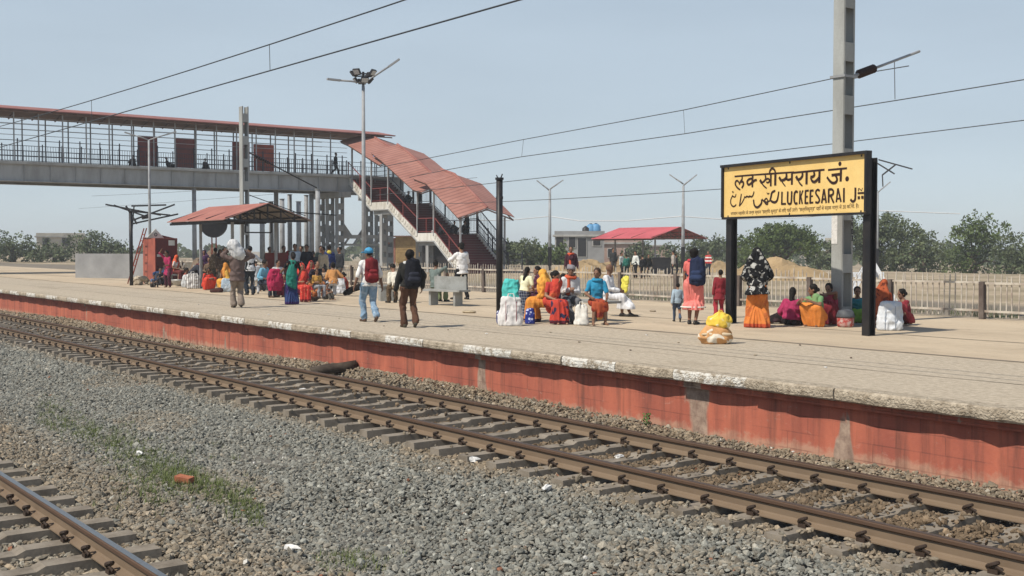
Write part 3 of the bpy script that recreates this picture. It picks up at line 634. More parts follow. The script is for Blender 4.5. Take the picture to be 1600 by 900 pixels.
def P(mb):
    if isinstance(mb, Parts):
        for m in mb.m: P(m)
        return mb
    mb.v = [v-np.array(O) for v in mb.v]
    return mb
for X, nm_ in ((BX0, 0), (BX1, 1)):
    s_ = 1 if nm_ == 0 else -1
    mb = MB(); mb.bb(X-.012, X+.012, BY0, BY1, 5.72, 6.72).bb(X-.16, X+.16, BY0, BY1, 5.68, 5.718).bb(X-.16, X+.16, BY0, BY1, 6.722, 6.75)
    y = BY0+.3
    while y < BY1: mb.bb(X+s_*.013, X+s_*.13, y-.01, y+.01, 5.72, 6.72); y += 1.55
    P(mb).build('girder', M_grey_dim, fb)
P(MB().bb(BX1-.22, BX0+.22, BY0, BY1, 6.752, DK)).build('deck_slab', M_concrete_far, fb)
def railing(mb_post, mb_bar, a, b, h=1.3, sp=.16, post=1.25, n_h=4, ph=0.0):
    a, b = Vector(a), Vector(b); L = (b-a).length; d = (b-a)/L; up = Vector((0,0,1))
    k = 0
    while k*post <= L+.01: p_ = a+d*min(k*post, L); mb_post.bar(p_, p_+up*(h+.12), .06, .06); k += 1
    for i in range(n_h): z = h*(i+1)/n_h*1.0; mb_bar.bar(a+up*z, b+up*z, .03, .035)
    for i in range(int(L/sp)): p_ = a+d*(i*sp+.05); mb_bar.bar(p_+up*.08, p_+up*h*.75, .018, .018)
for X in (BX0-.06, BX1+.06):
    pm, bm = Parts(), MB(); railing(pm, bm, (X, BY0, DK), (X, 41.4 if X > -76 else BY1, DK)); P(pm).build('railing_post', M_rail_dark, fb); P(bm).build('railing_bars', M_rail_dark, fb)
    for y in np.arange(BY0+.4, 41.3, 1.45):
        P(MB().bar((X, y, DK), (X, y, 10.0), .07, .07)).build('roof_post', M_grey_steel, fb) if y > 5 else None
    pm = MB()
    for z in (8.55, 8.9, 9.25, 9.6): pm.bar((X, BY0, z), (X, 41.4, z), .03, .03)
    P(pm).build('guard_pipes', M_grey_steel, fb)
pm, bm = Parts(), MB(); railing(pm, bm, (BX1, BY1, DK), (BX0, BY1, DK)); P(pm).build('railing_post', M_rail_dark, fb); P(bm).build('railing_bars', M_rail_dark, fb)
# gabled roof of the walkway
def gable(mb, prof_n, prof_r, prof_f, th=.05):     # three parallel polylines: near eave, ridge, far eave
    for A_, B_ in ((prof_n, prof_r), (prof_r, prof_f)):
        n_ = len(A_); up = np.array([p for p in A_]+[p for p in B_], float); dn = up-np.array([0,0,th]); V_ = np.concatenate([up, dn]); f_ = []
        for i in range(n_-1): f_ += [(i, i+1, n_+i+1, n_+i), (2*n_+i, 3*n_+i, 3*n_+i+1, 2*n_+i+1), (i, 2*n_+i, 2*n_+i+1, i+1), (n_+i, n_+i+1, 3*n_+i+1, 3*n_+i)]
        f_ += [(0, n_, 3*n_, 2*n_), (n_-1, 3*n_-1, 4*n_-1, 2*n_-1)]; mb.add(V_, f_)
xe0, xe1, xm = BX0+.55, BX1-.55, (BX0+BX1)/2
r_ = MB(); gable(r_, [(xe0, BY0, 10.18), (xe0, 45.2, 10.0)], [(xm, BY0, 10.62), (xm, 45.2, 10.45)], [(xe1, BY0, 10.18), (xe1, 45.2, 10.0)]); P(r_).build('roof', M_redroof, fb)
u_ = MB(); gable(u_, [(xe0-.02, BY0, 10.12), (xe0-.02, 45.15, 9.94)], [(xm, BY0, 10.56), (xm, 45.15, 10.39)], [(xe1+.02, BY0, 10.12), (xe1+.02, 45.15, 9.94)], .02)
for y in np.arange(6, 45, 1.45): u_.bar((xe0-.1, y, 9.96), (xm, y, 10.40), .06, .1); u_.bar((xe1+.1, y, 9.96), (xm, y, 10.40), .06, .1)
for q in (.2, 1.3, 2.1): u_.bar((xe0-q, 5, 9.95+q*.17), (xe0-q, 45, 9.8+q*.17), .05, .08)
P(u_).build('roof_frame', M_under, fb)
for (a, b) in ((216,247), (275,305), (364,391), (397,429)):
    pa, pb = atX(a, 258, BX0-.02), atX(b, 258, BX0-.02); c_ = 2.02 if a != 397 else 1.9
    mb = MB().bb(BX0-.13, BX0-.10, pa.y, pb.y, DK+.05, DK+c_*(1 if b-a > 29 else .98)); mb.bb(BX0-.10, BX0-.085, pa.y, pb.y, DK+1.25, DK+1.31); P(mb).build('screen_panel', M_maroon_bright if a == 397 else M_maroon, fb)
def batten_column(mb, x, y, z0, z1, w=.46):
    for sy_ in (-1,1): mb.bb(x-w/2, x+w/2, y+sy_*w/2-.03, y+sy_*w/2+.03, z0, z1)
    z = z0+.1
    while z < z1-.2:
        for sx_ in (-1,1): mb.bb(x+sx_*(w/2-.03)-.02, x+sx_*(w/2-.03)+.02, y-w/2+.031, y+w/2-.031, z, z+.46)
        z += .80
for X in (-75.5, -77.0, -78.5):
    for Y in (41.0, 45.2):
        mb = MB(); batten_column(mb, X, Y, -.5, 5.3); P(mb).build('column', M_grey_dim, fb)
for Y in (41.0, 45.2):
    P(MB().bb(-79.6, -74.4, Y-.35, Y+.35, 5.28, 5.68)).build('cross_beam', M_grey_dim, fb)
for X in (-75.5, -78.5):
    mb = MB(); mb.bb(X-.12, X+.12, 41.3, 44.9, 2.3, 2.55).bb(X-.12, X+.12, 41.3, 44.9, 1.75, 1.9)
    for k in range(5): mb.bar((X, 41.4+k*.8, 1.85), (X, 41.8+k*.8, 2.35), .1, .1)
    for y, s_ in ((41.3, 1), (44.9, -1)): mb.prism([(0,0),(.7*s_,0),(0,.9)], .1, Matrix.Translation((X+.05, y, 2.55)) @ Matrix(((0,0,-1,0),(1,0,0,0),(0,1,0,0),(0,0,0,1))))
    P(mb).build('brace', M_grey_dim, fb)

# ---------------------------------------------------------------- stairs down from the bridge
YN, YF = 41.6, 45.0
stp = [(-75.2, 6.80), (-71.75, 4.72), (-69.45, 4.72), (-65.65, 2.48), (-63.6, 2.48), (-60.2, .0)]
st_ = thing('staircase', 'covered maroon staircase with red roofs leading down from the footbridge', 'staircase', (-68, YN, 0)); O = Vector((-68, YN, 0))
def zs(x):
    for (a, za), (b, zb_) in zip(stp, stp[1:]):
        if a <= x <= b: return za+(zb_-za)*(x-a)/(b-a)
    return stp[0][1] if x < stp[0][0] else 0
for yy in (YN, YF):
    up = [(x, zs(x)+.10) for x, _ in stp]; dn = [(x, zs(x)-.42) for x, _ in stp[::-1]]; dn[0] = (dn[0][0]-.45, -.05)
    M = Matrix(((1,0,0,0),(0,0,1,yy-.06),(0,1,0,0),(0,0,0,1)))
    mb = MB(); poly = up+dn; n_ = len(stp); V_ = [(x, yy-.06, z) for x, z in poly]+[(x, yy+.06, z) for x, z in poly]; m_ = len(poly)
    f_ = [(i, i+1, m_-2-i, m_-1-i) for i in range(n_-1)]; f_ += [tuple(k+m_ for k in q)[::-1] for q in f_]+[(i, m_+i, m_+(i+1) % m_, (i+1) % m_) for i in range(m_)]
    mb.add(V_, f_); P(mb).build('stringer', M_white, st_)
    bb_ = MB()
    for (a, za), (b, zb_) in zip(stp, stp[1:]): bb_.bar((a, yy+.02, za-.46), (b, yy+.02, zb_-.46), .3, .06)
    P(bb_).build('stringer_flange', M_grey_dim, st_)
nosing = plain('worn_nosing', (.24,.20,.18), .7)
for (a, za), (b, zb_) in zip(stp, stp[1:]):
    mb = MB(); ns = MB()
    if abs(za-zb_) < .01: mb.bb(a, b, YN+.065, YF-.065, za-.1, za-.01); P(mb).build('landing', M_tread, st_); continue
    k = int(round((za-zb_)/.168)); dx_ = (b-a)/k; dz = (za-zb_)/k
    for i in range(k):
        z = za-dz*(i+1); x0 = a+dx_*i; mb.bb(x0, x0+dx_+.03, YN+.065, YF-.065, z-.03, z+.0).bb(x0-.005, x0+.02, YN+.065, YF-.065, z+.001, z+dz-.031); ns.bb(x0+dx_+.005, x0+dx_+.035, YN+.07, YF-.07, z+.001, z+.012)
        if b > -62: pass
    f_ = P(mb).build('flight', M_tread, st_); P(ns).build('nosing', nosing, f_)
# saw-tooth blocks along the near edge, near and far balustrades
sw = MB()
for (a, za), (b, zb_) in zip(stp, stp[1:]):
    if abs(za-zb_) < .01: continue
    k = int(round((za-zb_)/.168))
    for i in range(k): x0 = a+(b-a)*i/k; z = za-(za-zb_)*(i+1)/k; sw.bb(x0, x0+(b-a)/k*.9, YN-.10, YN-.062, z-.10, z+.09)
P(sw).build('edge_blocks', M_white, st_)
for yy, mt in ((YN-.02, M_rail_red), (YF+.02, M_rail_dark)):
    pm, bm = Parts(), MB()
    for (a, za), (b, zb_) in zip(stp, stp[1:]):
        bm.bar((a, yy, za+1.08), (b, yy, zb_+1.08), .05, .05); bm.bar((a, yy, za+.2), (b, yy, zb_+.2), .04, .04)
        if yy > 44:
            bm.bar((a, yy, za+1.85), (b, yy, zb_+1.85), .05, .05)
            k = max(2, int((b-a)/.16))
            for i in range(k): x = a+(b-a)*i/k; bm.bar((x, yy, zs(x)+.2), (x, yy, zs(x)+1.85), .018, .018)
        for q in (0, .5, 1)[:3 if b-a > 2.5 else 2]: x = a+(b-a)*q; pm.bar((x, yy, zs(x)+.1), (x, yy, zs(x)+1.1), .06, .06)
    P(bm).build('balustrade', mt, st_); P(pm).build('balustrade_post', mt, st_)
pm, bm = Parts(), MB(); railing(pm, bm, (-63.6, YF+.05, 2.4), (-60.2, YF+.05, 0), 1.2, .16, 1.4, 3); railing(pm, bm, (-60.2, YF+.05, 0), (-58.6, YF+.05, 0), 1.2, .16, 1.5, 3); P(pm).build('railing_post', M_rail_dark, st_); P(bm).build('lower_railing', M_rail_dark, st_)
# three gabled roofs stepping down
roofs = [([(-75.7, 9.46), (-74.6, 9.15), (-70.0, 7.40)], -.35), ([(-71.2, 8.35), (-69.7, 7.66), (-65.6, 5.50), (-64.5, 5.30)], -.4), ([(-65.6, 6.25), (-64.0, 5.85), (-60.25, 3.50)], 0)]
for prof, dxr in roofs:
    ye, yr, yf_ = YN-.45, (YN+YF)/2+.1, YF+.6
    r_ = MB(); gable(r_, [(x, ye, z) for x, z in prof], [(x+dxr*.2, yr, z+.66) for x, z in prof], [(x, yf_, z+.12) for x, z in prof], .04); ro = P(r_).build('roof', M_stroof, st_)
    c_ = MB().tube([(x+dxr*.2, yr, z+.68) for x, z in prof], .09, 6); P(c_).build('ridge_cap', M_redroof, ro)
    fr_ = MB()
    for y_, dz in ((ye+.1, -.12), (yf_-.1, -.12), (yr, .5)): fr_.tube([(x, y_, z+dz) for x, z in prof], .04, 6)
    for x, z in prof: fr_.bar((x, ye+.1, z-.08), (x, yr, z+.56), .06, .08).bar((x, yf_-.1, z-.08), (x, yr, z+.56), .06, .08)
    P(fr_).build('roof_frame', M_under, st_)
for x in (-74.6, -71.8, -69.5, -65.7, -63.7, -60.6):
    for yy in (YN-.04, YF+.06):
        zt_ = np.interp(x, [-75.7,-74.6,-70.2,-69.7,-65.6,-64.0,-60.25], [9.46,9.15,7.52,7.36,5.6,5.66,3.5])-.12
        P(MB().bar((x, yy, zs(x)-.1), (x, yy, zt_), .10, .10)).build('roof_post', M_grey_steel, st_)
P(MB().bb(-70.95, -70.85, YN-.4, YF+.5, 8.0, 8.1)).build('roof_flashing', plain('blue_flashing', (.30,.32,.52), .5), st_)
for x, top, ys_ in ((-70.6, 4.2, (YN+.2, YF-.2)), (-64.6, 2.0, (YN+.2, YF-.2))):
    for y in ys_:
        mb = MB(); batten_column(mb, x, y, -.4, top-.25, .34); P(mb).build('column', M_grey_dim, st_)
    P(MB().bb(x-1.1, x+1.1, YN+.07, YF-.07, top-.25, top+.12)).build('landing_beam', M_grey_dim, st_)

# ---------------------------------------------------------------- platform shelter
def shelter(base, w, L, eave, ridge, label, roof_mat, ins=.35, panel=True):
    rx = thing('platform_shelter', label, 'shelter', base)
    r_ = MB(); gable(r_, [(0, -w, eave), (-L, -w, eave)], [(0, 0, ridge), (-L, 0, ridge)], [(0, w, eave), (-L, w, eave)], .03); r_.build('roof', roof_mat, rx)
    tr = MB()
    n_ = 4; sl = (ridge-eave)/w
    for k in range(n_):
        x = -.12-k*(L-.24)/(n_-1)
        tr.bar((x, -w+.12, eave+.04), (x, 0, ridge-.07), .05, .07).bar((x, w-.12, eave+.04), (x, 0, ridge-.07), .05, .07).bar((x, -w+.15, eave-.03), (x, w-.15, eave-.03), .06, .08)
        for y in (-w*.62, -w*.3, 0, w*.3, w*.62): tr.bar((x, y, eave), (x, y, ridge-.08-sl*abs(y)), .045, .045)
        tr.bar((x, -w*.62, eave), (x, -w*.3, ridge-.1-sl*w*.3), .035, .035).bar((x, w*.62, eave), (x, w*.3, ridge-.1-sl*w*.3), .035, .035)
    for y in (-w*.75, -w*.4, w*.4, w*.75): tr.bar((-.05, y, ridge-.06-sl*abs(y)), (-L+.05, y, ridge-.06-sl*abs(y)), .05, .06)
    tr.bar((0, -w+.15, eave-.1), (-L, -w+.15, eave-.1), .06, .09); tr.build('roof_truss', M_dark if panel else M_under, rx)
    for x in (-ins*L*.5-.3, -L+ins*L*.5+.3):
        for y in (-w*.5, w*.5): MB().bar((x, y, -.02), (x, y, eave-.07), .09, .09).build('column', M_grey_steel, rx)
    return rx
t = NT('shelter_roof_sheet'); gm = t.n('NewGeometry'); sp = t.n('SeparateXYZ'); t.l(gm.outputs['Position'], sp.inputs[0]); n1 = t.noise(t.geo(), 1.6, 5)
sp2 = t.n('SeparateXYZ'); t.l(gm.outputs['Normal'], sp2.inputs[0]); up_ = t.ramp(t.math('ADD', t.math('MULTIPLY', sp2.outputs[2], .5), .5), [(.48, 0.), (.52, 1.)])     # painted above, bare below
cc = t.mix(up_, (.22,.19,.165), t.mix(t.ramp(n1, [(.35, 0.), (.65, 1.)]), (.41,.165,.125), (.31,.115,.09))); rb_ = t.math('FRACT', t.math('MULTIPLY', sp.outputs[0], 4.)); t.bump(t.ramp(rb_, [(.0, 0.), (.3, 1.), (.6, 1.), (.9, 0.)]), .5, .03); M_shroof = t.out(cc, .65, 0, .25)
sh1 = shelter((-39.8, 18.65, 0), 1.78, 5.7, 2.66, 3.30, 'small open shelter with sloping red roof on the platform before the footbridge', M_shroof)
hf = MB()
for a, b in (((-1.0,-.5,2.6),(-1.0,-.5,2.2)), ((-1.0,.55,2.6),(-1.0,.55,2.2)), ((-1.0,-.5,2.2),(-1.0,.55,2.2))): hf.bar(a, b, .05, .05)
hf.build('hanging_frame', M_dark, sh1)
p = atY(334, 350.5, 21.2); dsk = thing('round_board', 'large round black board on two legs under the shelter eave', 'board', (p.x, p.y, 0), math.atan2(-p.y, -p.x))
mb = MB(); mb.cyl((-.03,0,p.z), (.03,0,p.z), .60, n=32); mb.build('disc', M_dark, dsk); MB().tube([(.032, .605*math.cos(a), p.z+.605*math.sin(a)) for a in np.linspace(0, 6.2832, 33)], .02, 6).build('rim', M_steel_dark, dsk)
for y in (-.09, .1): MB().bar((-.06, y, 0), (-.06, y, p.z-.1), .06, .06).build('leg', M_maroon_bright, dsk)

# ---------------------------------------------------------------- lamp posts
M_lampglass = plain('lamp_glass', (.55,.57,.58), .2)
def lamp_post(base, h, label, arms, flood=False, r0=.085, black=0, group=None):
    root = thing('lamp_post', label, 'lamp post', base, heading(base, 0), group)
    MB().tube([(0,0,-.05), (0,0,h*.5), (0,0,h)], [r0, r0*.8, r0*.6], 10).build('pole', M_grey_steel, root, smooth=True)
    if black: MB().tube([(0,0,0), (0,0,black)], r0+.006, 10).build('black_base', M_steel_dark, root)
    for (ax, az, dz, ay) in arms:                         # local x: + = the viewer's left
        a0 = Vector((0,0,h+dz)); a1 = a0+Vector((ax, ay, az)); d_ = (a1-a0).normalized()
        ar = MB().tube([a0, a0.lerp(a1, .5)+Vector((0,0,.02)), a1], r0*.38, 7).build('arm', M_grey_steel, root, smooth=True)
        MB().bar(a1-d_*.05, a1+d_*.5, .17, .07).build('lamp_head', M_grey_steel, ar)
    if flood:
        hd = MB(); hd.cyl((0,0,h), (0,0,h+.55), .05); hd.tube([(.42*math.cos(a), .42*math.sin(a), h+.42) for a in np.linspace(0, 6.2832, 17)], .025, 5).tube([(.25*math.cos(a), .25*math.sin(a), h+.16) for a in np.linspace(0, 6.2832, 13)], .025, 5)
        for k in range(4): a = k*1.57; hd.bar((0,0,h+.42), (.42*math.cos(a), .42*math.sin(a), h+.42), .03, .03)
        hd.build('floodlight_frame', M_dark, root)
        for k in range(8):
            a = k*.785+.2; rr, zz = (.46, h+.5) if k % 2 else (.3, h+.2); q = Matrix.Rotation(a, 4, 'Z') @ Matrix.Translation((rr, 0, 0)) @ Matrix.Rotation(.7, 4, 'Y')
            f_ = MB().box((0,0,0), (.09,.30,.24)); f_.v = [np.array([q @ Vector(v)+Vector((0,0,zz)) for v in f_.v[0]])]; fo = f_.build('floodlight', M_dark, root)
            g_ = MB().box((.047,0,0), (.006,.26,.20)); g_.v = [np.array([q @ Vector(v)+Vector((0,0,zz)) for v in g_.v[0]])]; g_.build('glass', M_lampglass, fo)
    return root
b = atY(569, 440, 23.3); lamp_post((b.x, b.y, 0), 8.15, 'tall lamp post with a cluster of floodlights and two arms', [(-1.05,.75,.05,0), (.95,.05,.1,.3)], True, .105)
b = atY(235, 440, 22.6); lamp_post((b.x, b.y, 0), 7.6, 'thin double armed lamp post beside the red cabin', [(-1.0,.35,.0,0), (.8,.25,.0,0)], False, .09)
b = g(859, 424); lamp_post((b.x, b.y, -.05), 5.6, 'far lamp post left of the pink roofed shelter with a black base', [(-.5,.35,.0,0), (.5,.4,-.1,0)], False, .13, 1.7, 'far lamp posts beyond the fence')
b = g(1067, 425); lamp_post((b.x, b.y, -.05), 5.75, 'far lamp post standing against the pink roofed shelter', [(-.5,.4,.0,0), (.5,.35,.1,0)], False, .13, 1.7, 'far lamp posts beyond the fence')
b = g(1370, 426); lamp_post((b.x, b.y, -.05), 5.2, 'far lamp post just right of the yellow board', [(-.4,.35,.0,0), (.45,.3,.1,0)], False, .11, 1.6, 'far lamp posts beyond the fence')
for (px, H_, lab) in ((780.5, 3.22, 'black steel post with a knobbed top by the seated group'), (205.5, 0, 'black steel post at the left by the pile of stones')):
    p = g(780.5, 496) if H_ else g(205.5, 446); H_ = H_ or 3.15
    r_ = thing('black_post', lab, 'post', p, 0, 'black posts along the platform'); MB().cyl((0,0,0), (0,0,H_), .077, n=14).build('shaft', M_steel_dark, r_, smooth=True)
    c_ = MB(); c_.cyl((0,0,H_+.001), (0,0,H_+.05), .10, n=12); c_.box((0,0,H_-.42), (.22,.05,.06)); c_.bar((.02,0,H_), (.09,.02,H_+.13), .02, .02).bar((-.02,0,H_), (-.08,-.03,H_+.11), .02, .02); c_.build('cap', M_dark, r_)
cable_pts = [(640,345),(795,344),(859,338),(905,345),(980,345),(1065,338),(1132,343),(1250,340),(1369,329),(1500,334)]
cp = [atD(x, y, 84 if x < 900 else 78) for x, y in cable_pts]
o = MB().tube([q-cp[0] for q in cp], .035, 5).build('cable', M_cable, loc=cp[0]); tag(o, 'pale cable sagging between the far lamp posts', 'cable')

# ---------------------------------------------------------------- picket fence at the back of the platform
M_picket = weathered('fence_pickets', (.56,.51,.43), (.29,.225,.18), 3, .8, .1)
M_fpost = weathered('fence_post', (.10,.075,.065), (.17,.14,.12), 3, .8, .1)
FY = 24.45; fx0, fx1, bay = -66.0, 8.0, 2.45
fence = thing('picket_fence', 'rusty cream picket fence running along the back of the platform', 'fence', (0, FY, 0))
def bay_mesh(seed):
    r_ = random.Random(seed); mb = MB()
    for z in (.16, .80): mb.bb(.05, bay-.05, -.025, .015, z, z+.05)
    k = 0
    while .12+k*.148 < bay-.06:
        x = .12+k*.148+r_.gauss(0, .008); h = 1.03+r_.gauss(0, .022); d_ = r_.gauss(0, .018)
        if r_.random() < .035: k += 1; continue
        mb.add([(x-.0125,.017,.05),(x+.0125,.017,.05),(x+.0125,.035,.05),(x-.0125,.035,.05),(x-.0125+d_,.017,h-.05),(x+.0125+d_,.017,h-.05),(x+.0125+d_,.035,h-.05),(x-.0125+d_,.035,h-.05),(x+d_,.017,h),(x+d_,.035,h)],
               [(0,1,5,8,4),(2,3,7,9,6),(1,2,6,5),(3,0,4,7),(5,6,9,8),(7,4,8,9),(0,3,2,1)]); k += 1
    m = mb.mesh('picket_bay'); m.materials.append(M_picket); return m
bms = [bay_mesh(k) for k in range(9)]
pm = MB().bb(-.06,.06,-.06,.06,-.1,.86).mesh('fence_post'); pm.materials.append(M_fpost)
x = fx0; k = 0
while x < fx1:
    for nm_, me in (('picket_bay', bms[(k*4) % 9]), ('fence_post', pm)):
        o = bpy.data.objects.new(nm_, me); COL.objects.link(o); o.parent = fence; o.location = (x, 0, 0); o.rotation_euler = (random.gauss(0, .012), random.gauss(0, .004), 0)
    x += bay; k += 1

# ---------------------------------------------------------------- land behind: heaps, hut, cabin, houses, poles, trees
def zg(p): return float(-.06 - 2.2*sstep(66, 120, p[1]))
M_timber_old = weathered('old_timber', (.20,.15,.10), (.11,.085,.06), 5, .9, .2)
M_dirt = weathered('dug_earth', (.42,.30,.165), (.28,.20,.11), .9, .95, .6, bs=9)
def heap(px0, px1, top, base_px, label, D=None, seed=0, asp=.7):
    c = g((px0+px1)/2, base_px); D = depth(c); w = (px1-px0)*D/F/2; h = (base_px-top)*D/F+.1; r_ = np.random.default_rng(seed); n_ = 22; V_ = []; ph = r_.uniform(0, 6, 8)
    for j in range(n_+1):
        for i in range(n_+1):
            u, v = i/n_*2-1, j/n_*2-1; q = math.hypot(u, v); hh = max(0, 1-q**1.5)
            hh *= .80+.22*math.sin(u*4+ph[0])*math.cos(v*3+ph[1])+.12*math.sin(u*9+ph[2])*math.sin(v*8+ph[3])+.05*math.sin(u*21+ph[4]+v*13)
            V_.append((u*w*1.25, v*w*asp, hh*h*1.12-.12+r_.normal(0, .02*h*(hh > 0))))
    o = MB().add(V_, [(j*(n_+1)+i, j*(n_+1)+i+1, (j+1)*(n_+1)+i+1, (j+1)*(n_+1)+i) for j in range(n_) for i in range(n_)]).build('earth_heap', M_dirt, loc=(c.x, c.y, zg(c))); o.rotation_euler.z = heading(c, 0)
    return tag(o, label, 'heap')
heap(842, 968, 403, 431, 'tan heap of dug earth behind the seated group', seed=1)
heap(915, 1010, 404, 423, 'second earth heap behind the men at the fence', seed=2)
heap(1128, 1296, 399, 437, 'large tan heap of earth behind the woman in the dark shawl', seed=3)
heap(1060, 1150, 404, 424, 'low earth heap behind the woman in pink', seed=4)
heap(275, 385, 399, 424, 'long earth bank behind the left benches', seed=5)
M_wreck = weathered('debris_earth', (.20,.145,.10), (.11,.085,.065), 2.2, .95, .8, bs=14)
p = atY(330, 430, 23.2); o = MB(); r_ = np.random.default_rng(9); n_ = 26; V_ = []
for j in range(n_+1):
    for i in range(n_+1):
        u, v = i/n_*2-1, j/n_*2-1; hh = max(0, 1-abs(u)**3)*max(0, 1-v*v); V_.append((u*4.1, v*.9, hh*(1.0+.35*math.sin(u*5+1)+.25*math.sin(u*13+v*5)+r_.normal(0, .10))-.02))
o = o.add(V_, [(j*(n_+1)+i, j*(n_+1)+i+1, (j+1)*(n_+1)+i+1, (j+1)*(n_+1)+i) for j in range(n_) for i in range(n_)]).build('debris_heap', M_wreck, loc=(p.x-.4, 23.2, 0)); tag(o, 'long brown heap of rubble behind the left benches and the red cabin', 'heap')
for k in range(9):
    q = Vector((p.x-3.6+k*.85, 22.9+random.uniform(-.3, .3), .55+random.uniform(0, .45))); d_ = Vector((random.gauss(0, 1), random.gauss(0, .5), random.gauss(.3, .4))).normalized()*random.uniform(.5, 1.0)
    o = MB().bar(-d_*.6, d_*.6, .05, .08).build('timber', (M_timber_old, M_concrete_far)[k % 2], loc=q); tag(o, 'broken timber sticking out of the brown rubble heap', 'timber', 'timbers in the rubble heap')
# leafy trees
def leaf_mat(name, a, b, c):
    t = NT(name); at = t.n('Attribute'); at.attribute_name = 'tint'; n_ = t.noise(t.geo(), .8, 3)
    col = t.mix(at.outputs['Fac'], a, b); col = t.mix(t.ramp(n_, [(.4, 0.), (.65, .7)]), col, c)
    m = t.out(col, .7, 0, .2); return m
M_leaf = [leaf_mat('leaf_mid', (.050,.082,.022), (.125,.165,.05), (.085,.115,.035)), leaf_mat('leaf_grey', (.065,.092,.042), (.15,.175,.09), (.105,.125,.065))]
M_bark = weathered('bark', (.13,.10,.075), (.08,.06,.045), 3, .9, .4)
def tree_meshes(seed, w, h, n_leaf, leaf, mat, trunk_h=.22, lobes=11, dome=False):
    r_ = np.random.default_rng(seed); L = []
    for k in range(lobes):
        a = r_.uniform(0, 6.28); q = r_.uniform(0, 1)**.6*.62; zz = r_.uniform(.16, .84); s_ = r_.uniform(.20, .34)*(1.15-.5*abs(zz-.55))
        L.append((math.cos(a)*q*w/2*1.25*(1-.55*max(0, zz-.6)/.4), math.sin(a)*q*w/2*1.25*(1-.55*max(0, zz-.6)/.4), zz*h, s_*w*.95, s_*h*.85))
    if dome:
        L = []
        for k in range(lobes): a = r_.uniform(0, 6.28); e = r_.uniform(.05, 1.45); L.append((math.cos(a)*math.cos(e)*w*.34, math.sin(a)*math.cos(e)*w*.34, h*(.38+.40*math.sin(e)), w*r_.uniform(.13, .2), h*r_.uniform(.16, .24)))
    L.append((0, 0, h*.47, w*.36, h*.40)); L.append((w*.12, 0, h*.30, w*.36, h*.28)); L.append((-w*.12, .1*w, h*.32, w*.36, h*.28)); lobes += 3
    L = np.array(L); idx = r_.integers(0, lobes, n_leaf); d = r_.normal(size=(n_leaf,3)); d /= np.linalg.norm(d, axis=1, keepdims=True)
    rad = r_.uniform(.0, 1, n_leaf)**.35*(1+r_.normal(0, .10, n_leaf))
    # clump the leaves: snap to twig centres
    tw = r_.integers(0, max(8, n_leaf//14), n_leaf); td = r_.normal(size=(tw.max()+1,3)); td /= np.linalg.norm(td, axis=1, keepdims=True); tl = r_.integers(0, lobes, tw.max()+1); tr = r_.uniform(.35, 1.08, tw.max()+1)**.6
    li = tl[tw]; C = L[li,:3]+td[tw]*tr[tw][:,None]*np.stack([L[li,3],L[li,3],L[li,4]],-1)+d*rad[:,None]*leaf*2.6
    C[:,2] = np.maximum(C[:,2], .05*h)
    n1 = r_.normal(size=(n_leaf,3)); n1[:,2] += .6; n1 /= np.linalg.norm(n1, axis=1, keepdims=True); u = np.cross(n1, r_.normal(size=(n_leaf,3))); u /= np.linalg.norm(u, axis=1, keepdims=True); v = np.cross(n1, u)
    s_ = leaf*r_.uniform(.55, 1.25, n_leaf)[:,None]
    P_ = np.stack([C-u*s_, C+v*s_*.55, C+u*s_, C-v*s_*.55], 1).reshape(-1,3)
    me = bpy.data.meshes.new('crown'); me.vertices.add(n_leaf*4); me.vertices.foreach_set('co', P_.reshape(-1).astype(np.float32)); me.loops.add(n_leaf*4); me.loops.foreach_set('vertex_index', np.arange(n_leaf*4, dtype=np.int32)); me.polygons.add(n_leaf); me.polygons.foreach_set('loop_start', np.arange(0, n_leaf*4, 4, dtype=np.int32)); me.update(calc_edges=True); me.shade_flat()
    tn = np.repeat(np.clip(r_.uniform(0, 1, tw.max()+1)[tw]*.7+r_.uniform(0, .3, n_leaf), 0, 1), 4); at = me.attributes.new('tint', 'FLOAT', 'POINT'); at.data.foreach_set('value', tn.astype(np.float32)); me.materials.append(mat)
    mb = MB(); r0 = .035*w+.06; mb.tube([(0,0,-.2), (.03*w,0,h*.2), (0,.02*w,h*.45)], [r0*1.3, r0, r0*.6], 8)
    for k in range(min(lobes, 8)): q = Vector(L[k,:3]); mb.tube([(0.01*w,0,h*(.16+.03*k)), q*.5+Vector((0,0,h*.16)), q], [r0*.55, r0*.35, r0*.1], 6)
    tm = mb.mesh('trunk', True); tm.materials.append(M_bark); return me, tm
tm_cache = {}
def tree(px, top, D, wpx, label, seed, kind=0, dens=1.25, name='tree', group=None, leaf=None, dome=False):
    c = atD(px, 386, D); z0 = zg(c); h = (386-top)*D/F+CZ-z0; w = wpx*D/F; leaf = leaf or .0014*D
    n_ = int(min(42000, max(1500, w*h/(leaf*leaf)*2.6*dens)))
    me, tm = tree_meshes(seed, w, h, n_, leaf, M_leaf[kind], lobes=max(10, min(26, int(w*2.4))) if not dome else 26, dome=dome)
    r_ = thing(name, label, 'tree' if name == 'tree' else 'bush', (c.x, c.y, z0), 0, group)
    for nm_, m in (('crown', me), ('trunk', tm)): o = bpy.data.objects.new(nm_, m); COL.objects.link(o); o.parent = r_
    return r_
tree(1220, 346, 105, 142, 'big round green tree seen below the yellow board', 11, 0, 2.2, leaf=.125, dome=True)
tree(1168, 372, 112, 60, 'smaller round tree against the left side of the big round tree', 12, 0)
tree(1292, 372, 118, 60, 'dull tree just behind the lattice mast', 13, 1)
tree(1372, 334, 100, 110, 'tall grey green tree right of the yellow board', 14, 1, 1.9, leaf=.125)
tree(1440, 345, 98, 110, 'leafy tree at the right beyond the fence', 15, 1)
tree(1520, 338, 104, 110, 'broad tree at the far right behind the fence', 16, 0)
